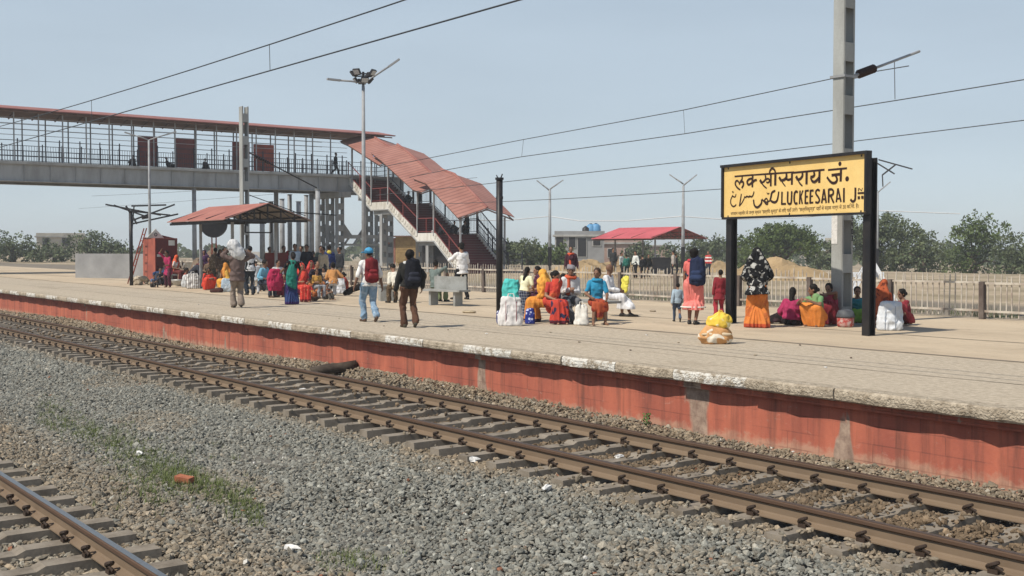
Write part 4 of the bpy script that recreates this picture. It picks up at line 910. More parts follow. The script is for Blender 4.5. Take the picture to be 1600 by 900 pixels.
tree(1600, 352, 100, 100, 'tree cut by the right edge of the view', 17, 1)
tree(1085, 366, 124, 54, 'grey tree right of the pink roofed shelter', 18, 1); tree(1120, 370, 130, 48, 'pale tree beside the left post of the yellow board', 19, 1); tree(1052, 376, 128, 60, 'bushy tree seen under the right end of the pink shelter roof', 20, 1)
tree(1000, 378, 132, 60, 'bushy tree seen under the middle of the pink shelter roof', 21, 1)
tree(823, 371, 105, 44, 'sparse grey tree just right of the black post', 22, 1, .5); tree(846, 379, 110, 42, 'dark bush between the sparse tree and the far lamp post', 23, 0, .9); tree(795, 376, 108, 34, 'thin tree behind the foot of the stairs', 24, 1, .4); tree(875, 384, 112, 46, 'low bush before the grey house', 25, 0)
for i, (px, top, w_) in enumerate(((20, 366, 90), (85, 374, 80), (140, 362, 70), (182, 376, 60))): tree(px, top, 130, w_, ['tree at the left edge under the footbridge', 'low tree left of the grey wall under the footbridge', 'taller tree under the footbridge at the left', 'small tree next to the grey wall'][i], 31+i, 1)
# hazy far woods: one mass that cannot be counted
r_ = np.random.default_rng(5); MBt = MB(); n_ = 9000
ang = r_.uniform(-700, 1100, n_); Dd = r_.uniform(210, 330, n_); a = (ang)/F
cx = Dd*(fh[0]+a*rt[0]); cy = Dd*(fh[1]+a*rt[1]); hz_ = 3.2+1.4*np.sin(ang*.021)+1.2*np.sin(ang*.057+2)+.6*np.sin(ang*.13); cz = -2.3+r_.uniform(0, 1, n_)**.8*hz_
s_ = r_.uniform(.4, .9, n_); th = r_.uniform(0, 6.28, n_); ux, uy = np.cos(th), np.sin(th)
V_ = np.stack([np.stack([cx-ux*s_, cy-uy*s_, cz], -1), np.stack([cx, cy, cz+s_*.6], -1), np.stack([cx+ux*s_, cy+uy*s_, cz+.1], -1), np.stack([cx, cy, cz-s_*.6], -1)], 1).reshape(-1,3)
me = bpy.data.meshes.new('far_woods'); me.from_pydata(V_.tolist(), [], [(4*i,4*i+1,4*i+2,4*i+3) for i in range(n_)]); me.materials.append(plain('far_leaf', (.075,.095,.045), .8)); o = bpy.data.objects.new('far_woods', me); COL.objects.link(o); tag(o, kind='stuff')
# undergrowth at the fence foot
ug = []
for k in range(150): x = random.uniform(-30, -12); ug.append((x, 25.2+random.random()*.9, -.02))
grass('undergrowth', ug, .32, plain('weed_leaf', (.09,.12,.04), .8), 16, .22)
# houses
def house(px0, px1, top, D, label, mat, wins, depth_m=7, roof_over=.25, tanks=(), rz_off=0, parapet=True):
    c0, c1 = atD(px0, 386, D), atD(px1, 386, D); c = (c0+c1)/2; z0 = zg(c)-.3; h = (386-top)*D/F+CZ-z0; w = (px1-px0)*D/F
    r_ = thing('house', label, 'house', (c.x, c.y, z0), heading(c, 0)+rz_off)
    MB().bb(-w/2, w/2, -depth_m, 0, 0, h-.25).build('wall', mat, r_)
    rf = MB().bb(-w/2-roof_over, w/2+roof_over, -depth_m-.1, roof_over, h-.249, h-.05).build('roof', M_concrete_far, r_)
    if parapet:
        mb = MB(); mb.bb(-w/2-.05, w/2+.05, -.18, 0, h-.049, h+.35).bb(-w/2-.05, -w/2+.12, -depth_m, -.181, h-.049, h+.35).bb(w/2-.12, w/2+.05, -depth_m, -.181, h-.049, h+.35); mb.build('parapet', mat, rf)
    for (u, z, ww, hh) in wins:                      # u: 0 right .. 1 left as local x grows to the viewer's left
        x = w/2-u*w
        f_ = MB().bb(x-ww/2-.08, x+ww/2+.08, .003, .07, z-.08, z+hh+.08).build('window', M_concrete_far, r_); MB().bb(x-ww/2, x+ww/2, .071, .085, z, z+hh).build('pane', M_dark, f_)
    return r_, w, h
M_hg = weathered('grey_render', (.33,.33,.33), (.24,.24,.24), .6, .9, .1); M_hp = weathered('pinkish_brick', (.42,.30,.25), (.30,.20,.165), .9, .9, .1); M_hc = weathered('cream_render', (.52,.48,.40), (.36,.33,.28), .6, .9, .1)
hA, wA, hh_ = house(867, 944, 366, 125, 'grey flat roofed house with blue water tanks on top', M_hg, [(.1,2.4,.8,1.1), (.35,2.4,.7,1.1), (.55,1.4,.9,2.0), (.85,2.6,.8,.9)])
def tank(px, D, w, h, lab, mat):
    c = atD(px, 386, D); o = thing('water_tank', lab, 'water tank', (c.x, c.y-0, w)); mb = MB(); r0 = h*.42
    mb.tube([(0,0,0),(0,0,h*.22),(0,0,h*.25),(0,0,h*.5),(0,0,h*.53),(0,0,h*.8),(0,0,h)], [r0,r0,r0*1.04,r0*1.04,r0,r0,r0*.45], 14); mb.build('tank_body', mat, o, smooth=True); MB().cyl((0,0,h+.001), (0,0,h+.08), r0*.3, n=10).build('lid', M_dark, o)
zr = (386-366)*125/F+CZ
M_btank = plain('blue_plastic', (.12,.32,.55), .5)
tank(923, 128, zr-.05, 1.2, 'left blue water tank on the grey house', M_btank); tank(931, 128, zr-.05, 1.25, 'right blue water tank on the grey house', M_btank); tank(915, 127, zr-.05, .9, 'black water tank on the grey house', M_dark)
house(936, 1002, 378, 140, 'pinkish brick house behind the pink roofed shelter', M_hp, [(.3,2.0,.9,1.0), (.7,2.0,.9,1.0)]); house(1003, 1048, 382, 150, 'small brown house under the pink roofed shelter', M_hp, [(.5,1.8,.9,1.0)], parapet=False)
house(1290, 1312, 376, 150, 'small white house glimpsed beside the lattice mast', M_hc, [(.5,2.0,.8,1.0)])
house(60, 130, 368, 165, 'cream house under the footbridge at the left', M_hc, [(.2,2.2,.9,1.1), (.6,2.2,.9,1.1)])
house(640, 690, 379, 150, 'low brown building seen behind the foot of the stairs', M_hp, [(.4,1.6,.9,1.0)], parapet=False)
# second shelter with pink-red roof
c = g(1063, 428); p_ = atX(1063, 354, -60)
M_pinkroof = weathered('pink_red_sheet', (.60,.12,.13), (.48,.09,.10), .7, .55, .1)
shelter((-60, p_.y, -.06), 2.9, 6.6, 2.35, 3.2, 'long far shelter with pink red roof beyond the fence', M_pinkroof, .25, False)
# brick hut with timber shutters under the stairs
hD = 106; c0 = atD(604, 386, hD); hut = thing('brick_hut', 'small brick hut with yellow timber shutters behind the stairs', 'hut', (c0.x, c0.y, -.1), heading(c0, 0)-.1)
M_brick = weathered('hut_brick', (.36,.16,.11), (.26,.12,.085), 1.5, .9, .2); M_timber = weathered('yellow_timber', (.44,.30,.13), (.30,.20,.09), 3, .8, .1)
sc = hD/F
MB().bb(-62*sc, -14*sc, -3, 0, 0, 22*sc+1.4).build('wall', M_timber, hut); MB().bb(-13.8*sc, 4*sc, -3, .02, 0, 20*sc+1.4).build('brick_wall', M_brick, hut); MB().bb(-66*sc, 8*sc, -3.2, .5, 22*sc+1.401, 22*sc+1.5).build('roof', M_under, hut)
mb = MB()
for z in np.arange(.4, 2.4, .22): mb.bb(-60*sc, -16*sc, .003, .05, z, z+.17)
mb.build('shutter_boards', M_timber, hut); MB().bb(-9*sc, -1*sc, .021, .05, .0, 2.0).build('doorway', M_dark, hut)
# shaded void under the lower flight, added as a solid dark block
MB_ = MB().prism([(-66.2,-.1),(-61.2,-.1),(-61.2,.12),(-63.7,1.9),(-66.2,1.9)], YF-YN-.9, Matrix(((1,0,0,0),(0,0,-1,YF-.25),(0,1,0,0),(0,0,0,1)))); o = MB_.build('void_shade_block', M_dark); tag(o, 'solid dark block standing in for the shaded void under the lower flight of stairs', 'shade block')
# unfinished concrete poles
pole_px = ((304,295,405),(432,300,412),(441,312,412),(453,305,414),(467,316,413),(479,306,414),(487,304,412),(497,297,415),(424,316,410),(410,318,411))
for i, (px, top, bot) in enumerate(pole_px):
    D = 78+ (i*7) % 12; c = atD(px, 386, D); h = (386-top)*D/F+CZ+.1
    r_ = .19 if i else .16; root = thing('steel_pole', 'bare grey pole of the unfinished row behind the small shelter' if i else 'lone grey pole left of the small shelter', 'pole', (c.x, c.y, -.08), 0, 'bare poles behind the small shelter' if i else None)
    MB().cyl((0,0,0), (0,0,h), r_, r_*.85, 12).build('shaft', M_grey_steel, root, smooth=True); MB().cyl((0,0,h+.001), (0,0,h+.04), r_*1.1, n=12).build('cap', M_grey_dim, root)
    if i in (2, 5, 7): MB().bb(-.3,.3,-.3,.3,0,.25).build('base_block', M_concrete_far, root)
# guard cabin with ladder, wall
cb0 = atX(243, 450, -50.5); cabin = thing('guard_cabin', 'small red metal cabin with a gabled top and white notices', 'cabin', (cb0.x, cb0.y, 0))
cz_ = (386-372)*depth(cb0)/F+CZ; cw = 1.02
t_ = M_cab = weathered('cabin_red', (.40,.11,.07), (.28,.075,.055), 2, .6, .1)
MB().bb(-1.55, 0, 0, cw, 0, cz_).build('body', M_cab, cabin)
mb = MB(); mb.prism([(-.62,0),(.18,0),(-.2,.42)], .05, Matrix.Translation((.02-.4, cw*.35, cz_)) @ Matrix(((0,0,1,0),(1,0,0,0),(0,1,0,0),(0,0,0,1)))); mb.build('gable', M_white, cabin)
MB().tube([(-.33, cw*.35-.2, cz_+.16+.06*math.sin(a)) if 0 else (-.325, cw*.35-.2+.06*math.cos(a), cz_+.16+.07*math.sin(a)) for a in np.linspace(0, 6.28, 9)], .02, 5).build('gable_vent', M_dark, cabin)
r_ = MB(); r_.loft([np.array([(x, -.04, cz_+.003), (x, cw*.5, cz_+.13), (x, cw+.04, cz_+.003)]) for x in (-1.6, -.45)]); r_.build('roof', M_maroon, cabin)
MB().bb(.0005, .0035, .01, cw-.01, .01, cz_-.02).build('shade_panel', M_maroon, cabin); MB().bb(.004, .012, cw*.60, cw*.88, 1.72, 1.95).build('notice', M_white, cabin); MB().bb(.004, .012, cw*.08, cw*.5, 1.22, 1.33).build('white_strip', M_white, cabin)  # maroon panel paints the shade of this side over the cabin red
MB().bb(.004, .03, cw*.02, cw*.06, .05, cz_-.05).bb(.004, .03, cw*.93, cw*.98, .05, cz_-.05).build('shade_panel_edges', M_maroon, cabin)  # maroon strips edging the painted shade panel
ld = MB(); 
for q in (0, .38): ld.bar((q*.9-1.2, -.75+0, 0), (q*.9-1.0, -.05, 2.5), .05, .05)
for k in range(8): z = .25+k*.28; ld.bar((-1.2+.2*z/2.5, -.75+.7*z/2.5, z), (-1.2+.34+.2*z/2.5, -.75+.7*z/2.5, z), .035, .035)
o = ld.build('ladder', M_maroon_bright, loc=(cb0.x-.25, cb0.y, 0)); tag(o, 'thin red ladder leaning on the side of the red cabin', 'ladder')
q0, q1 = atD(120, 386, 62), atD(226, 386, 60); o = MB().bar(q0-Vector((0,0,CZ-.55)), q1-Vector((0,0,CZ-.55)), .25, 1.5).build('grey_wall', M_hg); tag(o, 'weathered grey wall left of the red cabin', 'wall')
# dark cart by the far men, white trestle at the right
c = g(1033, 428); cart = thing('handcart', 'dark box cart standing behind the fence by the far men', 'cart', (c.x, c.y, -.05), heading(c, 0)); D = depth(c)
MB().bb(-14*D/F, 14*D/F, -.8, 0, .35, 1.0).bb(-14.6*D/F, 14.6*D/F, -.82, .02, 1.001, 1.06).build('box', M_dark, cart)
for x in (-.38, .38):
    for y in (.03, -.83): MB().cyl((x,y-.03,.22), (x,y+.03,.22), .22, n=16).build('wheel', M_steel_dark, cart)
c = g(1357, 468); tr = thing('white_trestle', 'white A shaped steel frame behind the right sign post', 'frame', (c.x, c.y, -.05), heading(c, 10)); D = depth(c); k_ = D/F
mb = MB(); hT = 66*k_
for y in (-.35, .35): mb.bar((34*k_, y, 0), (-2*k_, y*.3, hT), .12, .12, (0,1,0)); mb.bar((-38*k_, y, 0), (-2*k_, y*.3, hT+.02), .12, .12, (0,1,0))
mb.bar((26*k_, -.42, hT*.62), (-27*k_, -.42, hT*.62), .05, 8*k_); mb.build('frame_bars', plain('white_steel', (.78,.79,.80), .5), tr)
# structure of overhead gantry at the far left
c = atD(206, 386, 88); gt = thing('overhead_gantry', 'cluster of dark overhead line brackets behind the left black post', 'gantry', (c.x, c.y, 0), heading(c, 0)); mb = MB(); k_ = 88/F
for (x0, y0, x1, y1) in ((0,322,-52,320),(0,345,-65,319),(0,330,-58,336),(0,350,-70,334),(-8,322,-8,350),(-26,321,-26,340),(-38,320,-44,336),(4,322,4,410)): mb.bar((-x0*-1*k_*-1, 0, CZ+(386-y0)*k_), (x1*k_, .3, CZ+(386-y1)*k_), .10, .12)
mb.build('brackets', M_dark, gt); ib = MB(); insulator(ib, (-15*k_, .1, CZ+(386-340)*k_), (-28*k_, .1, CZ+(386-338)*k_), .2); ib.build('insulator', M_insul, gt)
c = atD(1369, 386, 70); gt = thing('overhead_gantry', 'small dark overhead line bracket seen just right of the yellow board', 'gantry', (c.x, c.y, 0), heading(c, 0)); mb = MB(); k_ = 70/F
for (x0, y0, x1, y1) in ((-2,250,-52,266),(2,254,-26,273),(-8,274,-27,259),(-8,274,-9,292),(0,248,0,440)): mb.bar((x0*k_, 0, CZ+(386-y0)*k_), (x1*k_, .25, CZ+(386-y1)*k_), .06, .08)
mb.build('brackets', M_dark, gt)
# stones and a concrete block bench etc.
def rubble(name, px0, px1, py, n_, s_, label, seed, cols=((.50,.41,.28),(.38,.31,.22),(.58,.50,.38))):
    r_ = random.Random(seed)
    for k in range(n_):
        px = r_.uniform(px0, px1); row = r_.choice((0,0,1)); p = g(px, py-r_.uniform(0, 4)); s2 = s_*r_.uniform(.7, 1.3); mb = MB(); mb.ell((0,0,0), (s2, s2*.8, s2*.55), nu=8, nv=5); mb.v[0] = mb.v[0]*np.array([[r_.uniform(.75, 1.15)] for _ in range(len(mb.v[0]))])
        o = mb.build('rough_stone', rub_m[k % len(rub_m)], loc=(p.x, p.y, s2*.45+row*s_*.85)); o.rotation_euler = (r_.gauss(0,.15), r_.gauss(0,.15), r_.random()*3); tag(o, label, 'stone', 'rough stones piled under the left bench')
rub_m = [weathered('rubble_stone', c, dull(c, .6), 8, .95, .4) for c in ((.50,.41,.28),(.38,.31,.22),(.58,.50,.38))]
rubble('rough_stone', 208, 282, 446, 26, .19, 'rough pale stone in the low pile under the left bench', 3)
p = g(733, 489); o = MB(); o.ell((0,0,.0), (.20,.13,.045), nu=12, nv=6); o = o.build('flat_stone', rub_m[0], loc=(p.x, p.y, .03)); o.rotation_euler.z = .4; tag(o, 'flat pale stone lying alone on the platform right of the bench', 'stone')
p = g(1020, 487); o = MB(); o.ell((0,0,.0), (.10,.07,.03), nu=12, nv=6); o = o.build('flat_stone', rub_m[1], loc=(p.x, p.y, .02)); tag(o, 'small flat stone near the fence by the woman in pink', 'stone')

# ---------------------------------------------------------------- people
QUEUE = []
def queue(o, mb, voxel, smooth_n=2, disp=None, clampz=None):
    me = mb.mesh(o.name); old = o.data; mats = [m for m in old.materials]; o.data = me
    for m in mats: me.materials.append(m)
    rm = o.modifiers.new('r', 'REMESH'); rm.mode = 'VOXEL'; rm.voxel_size = voxel
    if smooth_n: sm = o.modifiers.new('s', 'SMOOTH'); sm.factor = .5; sm.iterations = smooth_n
    QUEUE.append((o, disp, clampz))
def part_r(name, mb, mat, parent, voxel, smooth_n=2, disp=None, clampz=None):
    me = bpy.data.meshes.new(name); me.materials.append(mat); o = bpy.data.objects.new(name, me); COL.objects.link(o); o.parent = parent
    queue(o, mb, voxel, smooth_n, disp, clampz); return o
def vnoise(p):
    i = np.floor(p).astype(np.int64); f = p-i; f = f*f*(3-2*f); out = 0
    for dx_ in (0,1):
        for dy_ in (0,1):
            for dz_ in (0,1):
                h = (i[:,0]+dx_)*73856093 ^ (i[:,1]+dy_)*19349663 ^ (i[:,2]+dz_)*83492791; h = (h ^ (h >> 13))*1274126177 & 0x7fffffff; h = (h ^ (h >> 11))*668265263 & 0x7fffffff
                w = (f[:,0] if dx_ else 1-f[:,0])*(f[:,1] if dy_ else 1-f[:,1])*(f[:,2] if dz_ else 1-f[:,2]); out = out+w*(h % 65536)/65536.
    return out-.5
def flush():
    bpy.context.view_layer.update(); dg = bpy.context.evaluated_depsgraph_get()
    for o, disp, clampz in QUEUE:
        me = bpy.data.meshes.new_from_object(o.evaluated_get(dg)); mats = list(o.data.materials); n_ = len(me.vertices)
        if n_ and (disp or clampz is not None):
            co = np.empty(n_*3, np.float32); me.vertices.foreach_get('co', co); co = co.reshape(-1,3)
            no = np.empty(n_*3, np.float32); me.vertex_normals.foreach_get('vector', no); no = no.reshape(-1,3)
            if disp:
                kind, amp = disp; rg = np.random.default_rng(abs(hash((n_, round(float(co[0,0])*1e3)))) % 99991); p = rg.uniform(0, 6.28, 6); off = rg.uniform(0, 50, 3); x, y, z = co.T
                if kind == 'pleat':
                    c0 = co.mean(0); ph = np.arctan2(y-c0[1], x-c0[0]); zz = np.clip((co[:,2].max()-z)/max(.05, np.ptp(z)), 0, 1)
                    w_ = 1.2*vnoise(co*np.array([3,3,2.2])+off)
                    d = ((1-np.abs(np.sin(ph*7+3*w_+p[1]))*1.6)*1.5+(vnoise(co*np.array([20,20,4])+off))*2.4)*(.35+.65*zz)
                elif kind == 'bag': d = 6.0*vnoise(co*np.array([6,6,3.5])+off)+3.2*(.5-np.abs(vnoise(co*np.array([13,13,9])+off[::-1]))*2.2)+.4*vnoise(co*30+off)
                else:
                    q_ = co*np.array([9.5,9.5,7])+1.5*np.stack([vnoise(co*5+off)]*3, -1)
                    d = 3.0*vnoise(co*6+off)+4.6*(.42-np.abs(vnoise(q_+off))*2)+.8*vnoise(co*22+off)
                co = co+no*(d*amp)[:,None].astype(np.float32)
            if clampz is not None: co[:,2] = np.maximum(co[:,2], clampz)
            me.vertices.foreach_set('co', co.reshape(-1))
        me.shade_smooth(); me.update(); o.modifiers.clear(); o.data = me
        bz = BORDER.get(o.name)
        if not me.materials:
            for m in mats: me.materials.append(m)
        if bz:
            for pl_ in me.polygons:
                if pl_.center.z < bz: pl_.material_index = 1
    QUEUE.clear()
def ik(a, t, l1, l2, pole):
    a, t = Vector(a), Vector(t); d = t-a; L = d.length
    if L > (l1+l2)*.995: t = a+d*((l1+l2)*.995/L); d = t-a; L = d.length
    L = max(L, abs(l1-l2)+.02); x = (l1*l1-l2*l2+L*L)/(2*L); h = math.sqrt(max(0, l1*l1-x*x)); n = d.normalized(); p = Vector(pole); p = p-n*p.dot(n)
    if p.length < 1e-3: p = n.orthogonal()
    return a+n*x+p.normalized()*h, t
POSES = {
 'stand': dict(pel=(0,0,.93), fl=(-.10,.02), fr=(.10,0), hl=(-.25,.04,.80), hr=(.25,.04,.80)),
 'walk': dict(pel=(0,0,.915), fl=(-.08,.27), fr=(.08,-.30,.10), hl=(-.25,-.16,.84), hr=(.25,.18,.86), lean=4),
 'walk2': dict(pel=(0,0,.915), fl=(-.08,-.26,.09), fr=(.08,.22), hl=(-.25,.16,.86), hr=(.25,-.12,.83), lean=3),
 'sit': dict(pel=(0,0,.54), fl=(-.11,.44), fr=(.11,.42), hl=(-.13,.30,.66), hr=(.13,.28,.66), lean=6),
 'floor': dict(pel=(0,0,.13), fl=(.10,.36), fr=(-.12,.30), kl=(-1,.3,.5), kr=(1,.3,.5), hl=(-.16,.30,.28), hr=(.16,.30,.28), lean=8),
 'squat': dict(pel=(0,-.06,.24), fl=(-.13,.12), fr=(.13,.12), kl=(-.25,1,.9), kr=(.25,1,.9), hl=(-.10,.42,.48), hr=(.10,.40,.46), lean=18),
 'knees': dict(pel=(0,0,.13), fl=(-.10,.46), fr=(.10,.44), kl=(-.1,.4,1), kr=(.1,.4,1), hl=(-.08,.40,.42), hr=(.08,.40,.40), lean=14),
}
def figure(H, **kw):
    d = dict(lean=0, side=0, yaw=0, nod=0, tw=0, kl=(-.12,1,.25), kr=(.12,1,.25), el=(-.6,-1,-.25), er=(.6,-1,-.25)); pose = dict(POSES[kw.get('pose', 'stand')]); d.update(pose); d.update({k: v for k, v in kw.items() if k != 'pose'})
    s = H/1.70; V3 = lambda t: Vector(t)*s
    J = {'s': s}; pel = V3(d['pel']); le, si = R(d['lean']), R(d['side'])
    U = Vector((math.sin(si), math.sin(le)*math.cos(si), math.cos(le)*math.cos(si))).normalized(); Rt = Vector((math.cos(R(d['tw'])), math.sin(R(d['tw'])), 0)); Rt = (Rt-U*Rt.dot(U)).normalized(); Fw = U.cross(Rt).normalized()
    J.update(pel=pel, U=U, R=Rt, F=Fw, neck=pel+U*.52*s, chest=pel+U*.33*s)
    Uh = (U+Vector((0,0,1.2))).normalized(); hf = Matrix.Rotation(R(d['yaw']), 3, Uh) @ (Fw-Uh*Fw.dot(Uh)).normalized(); hr_ = hf.cross(Uh); q = Matrix.Rotation(-R(d['nod']), 3, hr_)
    J['hu'], J['hf'], J['hr'] = q @ Uh, q @ hf, hr_; J['head'] = J['neck']+(Uh*.125+J['hf']*.018)*s
    for k, sg in (('l', -1), ('r', 1)):
        J['sh'+k] = pel+U*.428*s+Rt*sg*.158*s; J['hip'+k] = pel+Rt*sg*.088*s-U*.03*s
        f = d['f'+k]; an = V3((f[0], f[1], (f[2] if len(f) > 2 else 0)+.075)); J['kn'+k], J['an'+k] = ik(J['hip'+k], an, .435*s, .42*s, d['k'+k])
        J['el'+k], J['ha'+k] = ik(J['sh'+k], V3(d['h'+k]), .29*s, .25*s, d['e'+k]); J['ft'+k] = Vector((d.get('toe'+k, (sg*.15, 1))[0], d.get('toe'+k, (sg*.15, 1))[1], -.05 if len(f) < 3 or f[2] < .05 else -.6)).normalized()
    return J
TL = ((-.10,.130,.11),(0,.160,.122),(.12,.150,.112),(.24,.132,.100),(.40,.146,.112),(.55,.156,.115),(.70,.158,.106),(.80,.142,.092),(.89,.10,.074),(1.0,.056,.056))
def torso(mb, J, o=0, t0=-.1, t1=1.0, fem=0, k=20, hemflare=0, below=None):
    s = J['s']; rings = []
    for t, w, dp in TL:
        if t < t0-1e-6 or t > t1+1e-6: continue
        if fem: w *= (1.04 if t < .1 else .93); dp *= 1.0
        c = J['pel']+J['U']*.52*s*t; a, b = (w+o)*s, (dp+o)*s
        rings.append(np.array([c+J['R']*a*math.cos(2*math.pi*i/k)+J['F']*b*math.sin(2*math.pi*i/k) for i in range(k)]))
    if below:                                    # extra skirt of the garment below the hips
        L, fl = below; c = J['pel']-J['U']*.052*s-Vector((0,0,L*s)); a, b = (.16+o+fl)*s, (.125+o+fl)*s
        rings.insert(0, np.array([c+J['R']*a*math.cos(2*math.pi*i/k)+J['F']*b*math.sin(2*math.pi*i/k) for i in range(k)]))
    mb.loft(rings)
def tpt(J, t, phi, o=0):
    w = np.interp(t, [q[0] for q in TL], [q[1] for q in TL])+o; dp = np.interp(t, [q[0] for q in TL], [q[2] for q in TL])+o; s = J['s']
    return J['pel']+J['U']*.52*s*t+J['R']*w*s*math.cos(R(phi))+J['F']*dp*s*math.sin(R(phi))
def arm(mb, J, k, o=0, fore=1.0, up=1.0):
    s = J['s']; sh, e, h = J['sh'+k], J['el'+k], J['ha'+k]
    o *= .62; mb.cap(J['pel']+J['U']*.425*s, sh, (.058+o)*s, (.050+o)*s); mb.cap(sh, sh.lerp(e, up), (.052+o)*s, (.040+o)*s)
    if up >= 1 and fore > 0: mb.cap(e, e.lerp(h, fore), (.041+o)*s, (.030+o*1.1)*s)
def leg(mb, J, k, o=0, shin=1.0, hem=0):
    s = J['s']; hp, kn, an = J['hip'+k], J['kn'+k], J['an'+k]
    mb.cap(hp, kn, (.088+o)*s, (.056+o)*s, 12)
    if shin > 0:
        mid = kn.lerp(an, .32*min(1, shin*1.2)); mb.cap(kn, mid, (.054+o)*s, (.055+o)*s); mb.cap(mid, kn.lerp(an, shin), (.054+o)*s, (.034+o+hem)*s)
def hand(mb, J, k, curl=.5, detail=True):
    s = J['s']; h = J['ha'+k]; d = (h-J['el'+k]).normalized(); sg = -1 if k == 'l' else 1
    nrm_ = (J['R']*sg); nrm_ = (nrm_-d*nrm_.dot(d)); nrm_ = nrm_.normalized() if nrm_.length > .1 else d.orthogonal().normalized(); wd = d.cross(nrm_).normalized()
    if wd.dot(J['F']) < 0: wd = -wd                       # thumb side looks forward
    pc = h+d*.045*s; mb.ell(pc, (.040*s, .019*s, .052*s), (wd, nrm_, d), 10, 6)
    for i, (off, L) in enumerate(((.030,.070),(.010,.078),(-.010,.072),(-.029,.056))):
        b0 = h+d*.085*s+wd*off*s; b1 = b0+(d*(1-.3*curl)-nrm_*curl*.7+wd*off*2.5).normalized()*L*.5*s; b2 = b1+(d*(1-curl)-nrm_*curl).normalized()*L*.5*s
        mb.cap(b0, b1, .0098*s, .0092*s, 6); mb.cap(b1, b2, .0092*s, .008*s, 6)
    t0 = h+d*.025*s+wd*.03*s; t1 = t0+(d*.6+wd*.75-nrm_*.2).normalized()*.04*s; mb.cap(t0, t1, .012*s, .0105*s, 6); mb.cap(t1, t1+(d*.9+wd*.2-nrm_*.3).normalized()*.03*s, .0105*s, .009*s, 6)
def head(mb, J, fem=0, chub=0):
    s = J['s']; c, u, f, r = J['head'], J['hu'], J['hf'], J['hr']; ax = (r, f, u)
    mb.cap(J['neck']-J['U']*.05*s, c-u*.03*s-f*.01*s, .056*s, .05*s, 12)
    mb.ell(c+u*.028*s-f*.010*s, (.076*s,.094*s,.098*s), ax, 16, 10); mb.ell(c-u*.055*s+f*.022*s, ((.056+chub)*s,.062*s,.066*s), ax, 12, 8); mb.ell(c-u*.02*s+f*.03*s, (.062*s,.055*s,.055*s), ax, 12, 8)
    mb.cap(c+u*.012*s+f*.083*s, c-u*.030*s+f*.100*s, .009*s, .015*s, 8); mb.ell(c-u*.065*s+f*.080*s, (.026*s,.012*s,.012*s), ax, 8, 6); mb.ell(c-u*.102*s+f*.062*s, (.022*s,.02*s,.016*s), ax, 8, 6)
    mb.cap(c+u*.024*s+f*.074*s-r*.045*s, c+u*.024*s+f*.074*s+r*.045*s, .012*s, .012*s, 8)
    for q in (-1, 1): mb.ell(c+r*q*.077*s-f*.012*s-u*.008*s, (.011*s,.020*s,.032*s), ax, 8, 6)
M_eye = plain('eye', (.012,.009,.008), .2); M_shoe = plain('dark_shoe', (.02,.017,.015), .5); M_sandal = plain('sandal', (.09,.05,.03), .6)
def skirt(J, name, mat, root, vox, r0=.104, r1=.105, hem=.09, pleat=.010, open_=1.0, o=0, drop=0, border=None):
    mb = MB(); s = J['s']; pl, pr = J['hipl'], J['hipr']
    for i in range(5):
        t = i/4; hp, kn, an = pl.lerp(pr, t), J['knl'].lerp(J['knr'], t), J['anl'].lerp(J['anr'], t); kn = kn-Vector((0,0,.01*s)); he = an+Vector((0,0,max(0, hem-.075)*s)); he = kn.lerp(he, open_)
        rk = (r0*.45+r1*.45)+o; mb.cap(hp, kn, (r0+o)*s, rk*s, 12); mb.cap(kn, he, rk*s, (r1+o)*s, 12)
    if drop: m0 = J['knl'].lerp(J['knr'], .5); m1 = J['anl'].lerp(J['anr'], .5); mb.cap(m0+J['F']*.01*s, m0.lerp(m1, .72), .10*s, .085*s, 12)
    torso(mb, J, .012+o, -.1, .24, 1)
    z_h = min(J['anl'].z, J['anr'].z)+(hem-.075-.03)*s
    o_ = part_r(name, mb, mat, root, vox, 3, ('pleat', pleat*s), max(.006, z_h))
    if name == 'sari' and border is not None: o_.data.materials.append(border); BORDER[o_.name] = max(.006, z_h)+.085*s
    return o_
BORDER = {}
def blouse(J, name, mat, root, vox, o=.012, fore=0, up=.62, fem=0, t0=.2, below=None, disp=.004):
    mb = MB(); torso(mb, J, o, t0, .93, fem, below=below)
    for k in 'lr': arm(mb, J, k, o, fore, up)
    if fem: s = J['s']; [mb.ell(tpt(J, .58, 90+q*32, -.025), (.06*s,.065*s,.062*s), None, 10, 8) for q in (-1, 1)]
    return part_r(name, mb, mat, root, vox, 2, ('wr', disp))
def pallu(J, name, mat, root, vox, side='l', down=.0, front=True, wide=.085, back=True):
    mb = MB(); s = J['s']; m = (lambda p: p) if side == 'l' else (lambda p: 180-p); pts = []
    if front: pts += [tpt(J, .02, m(20)), tpt(J, .2, m(60), 0), tpt(J, .42, m(88), .0), tpt(J, .62, m(112), .0), tpt(J, .82, m(140), -.02)]
    else: pts += [tpt(J, .66, m(125), 0), tpt(J, .82, m(145), -.02)]
    pts.append(tpt(J, .92, m(165), .02))
    if back: pts += [tpt(J, .8, m(215), -.01), tpt(J, .55, m(240), .0), tpt(J, .25, m(255), .01), tpt(J, .0, m(258), .015)]
    if back and down > 0: pts.append(pts[-1]-Vector((0,0,down*s))-J['F']*.02*s)
    pts = [p-(p-(J['pel']+J['U']*J['U'].dot(p-J['pel']))).normalized()*.045*s for p in pts]
    for a, b in zip(pts, pts[1:]): mb.cap(a, b, wide*s, wide*s, 10)
    return part_r(name, mb, mat, root, vox, 3, ('wr', .007*s))
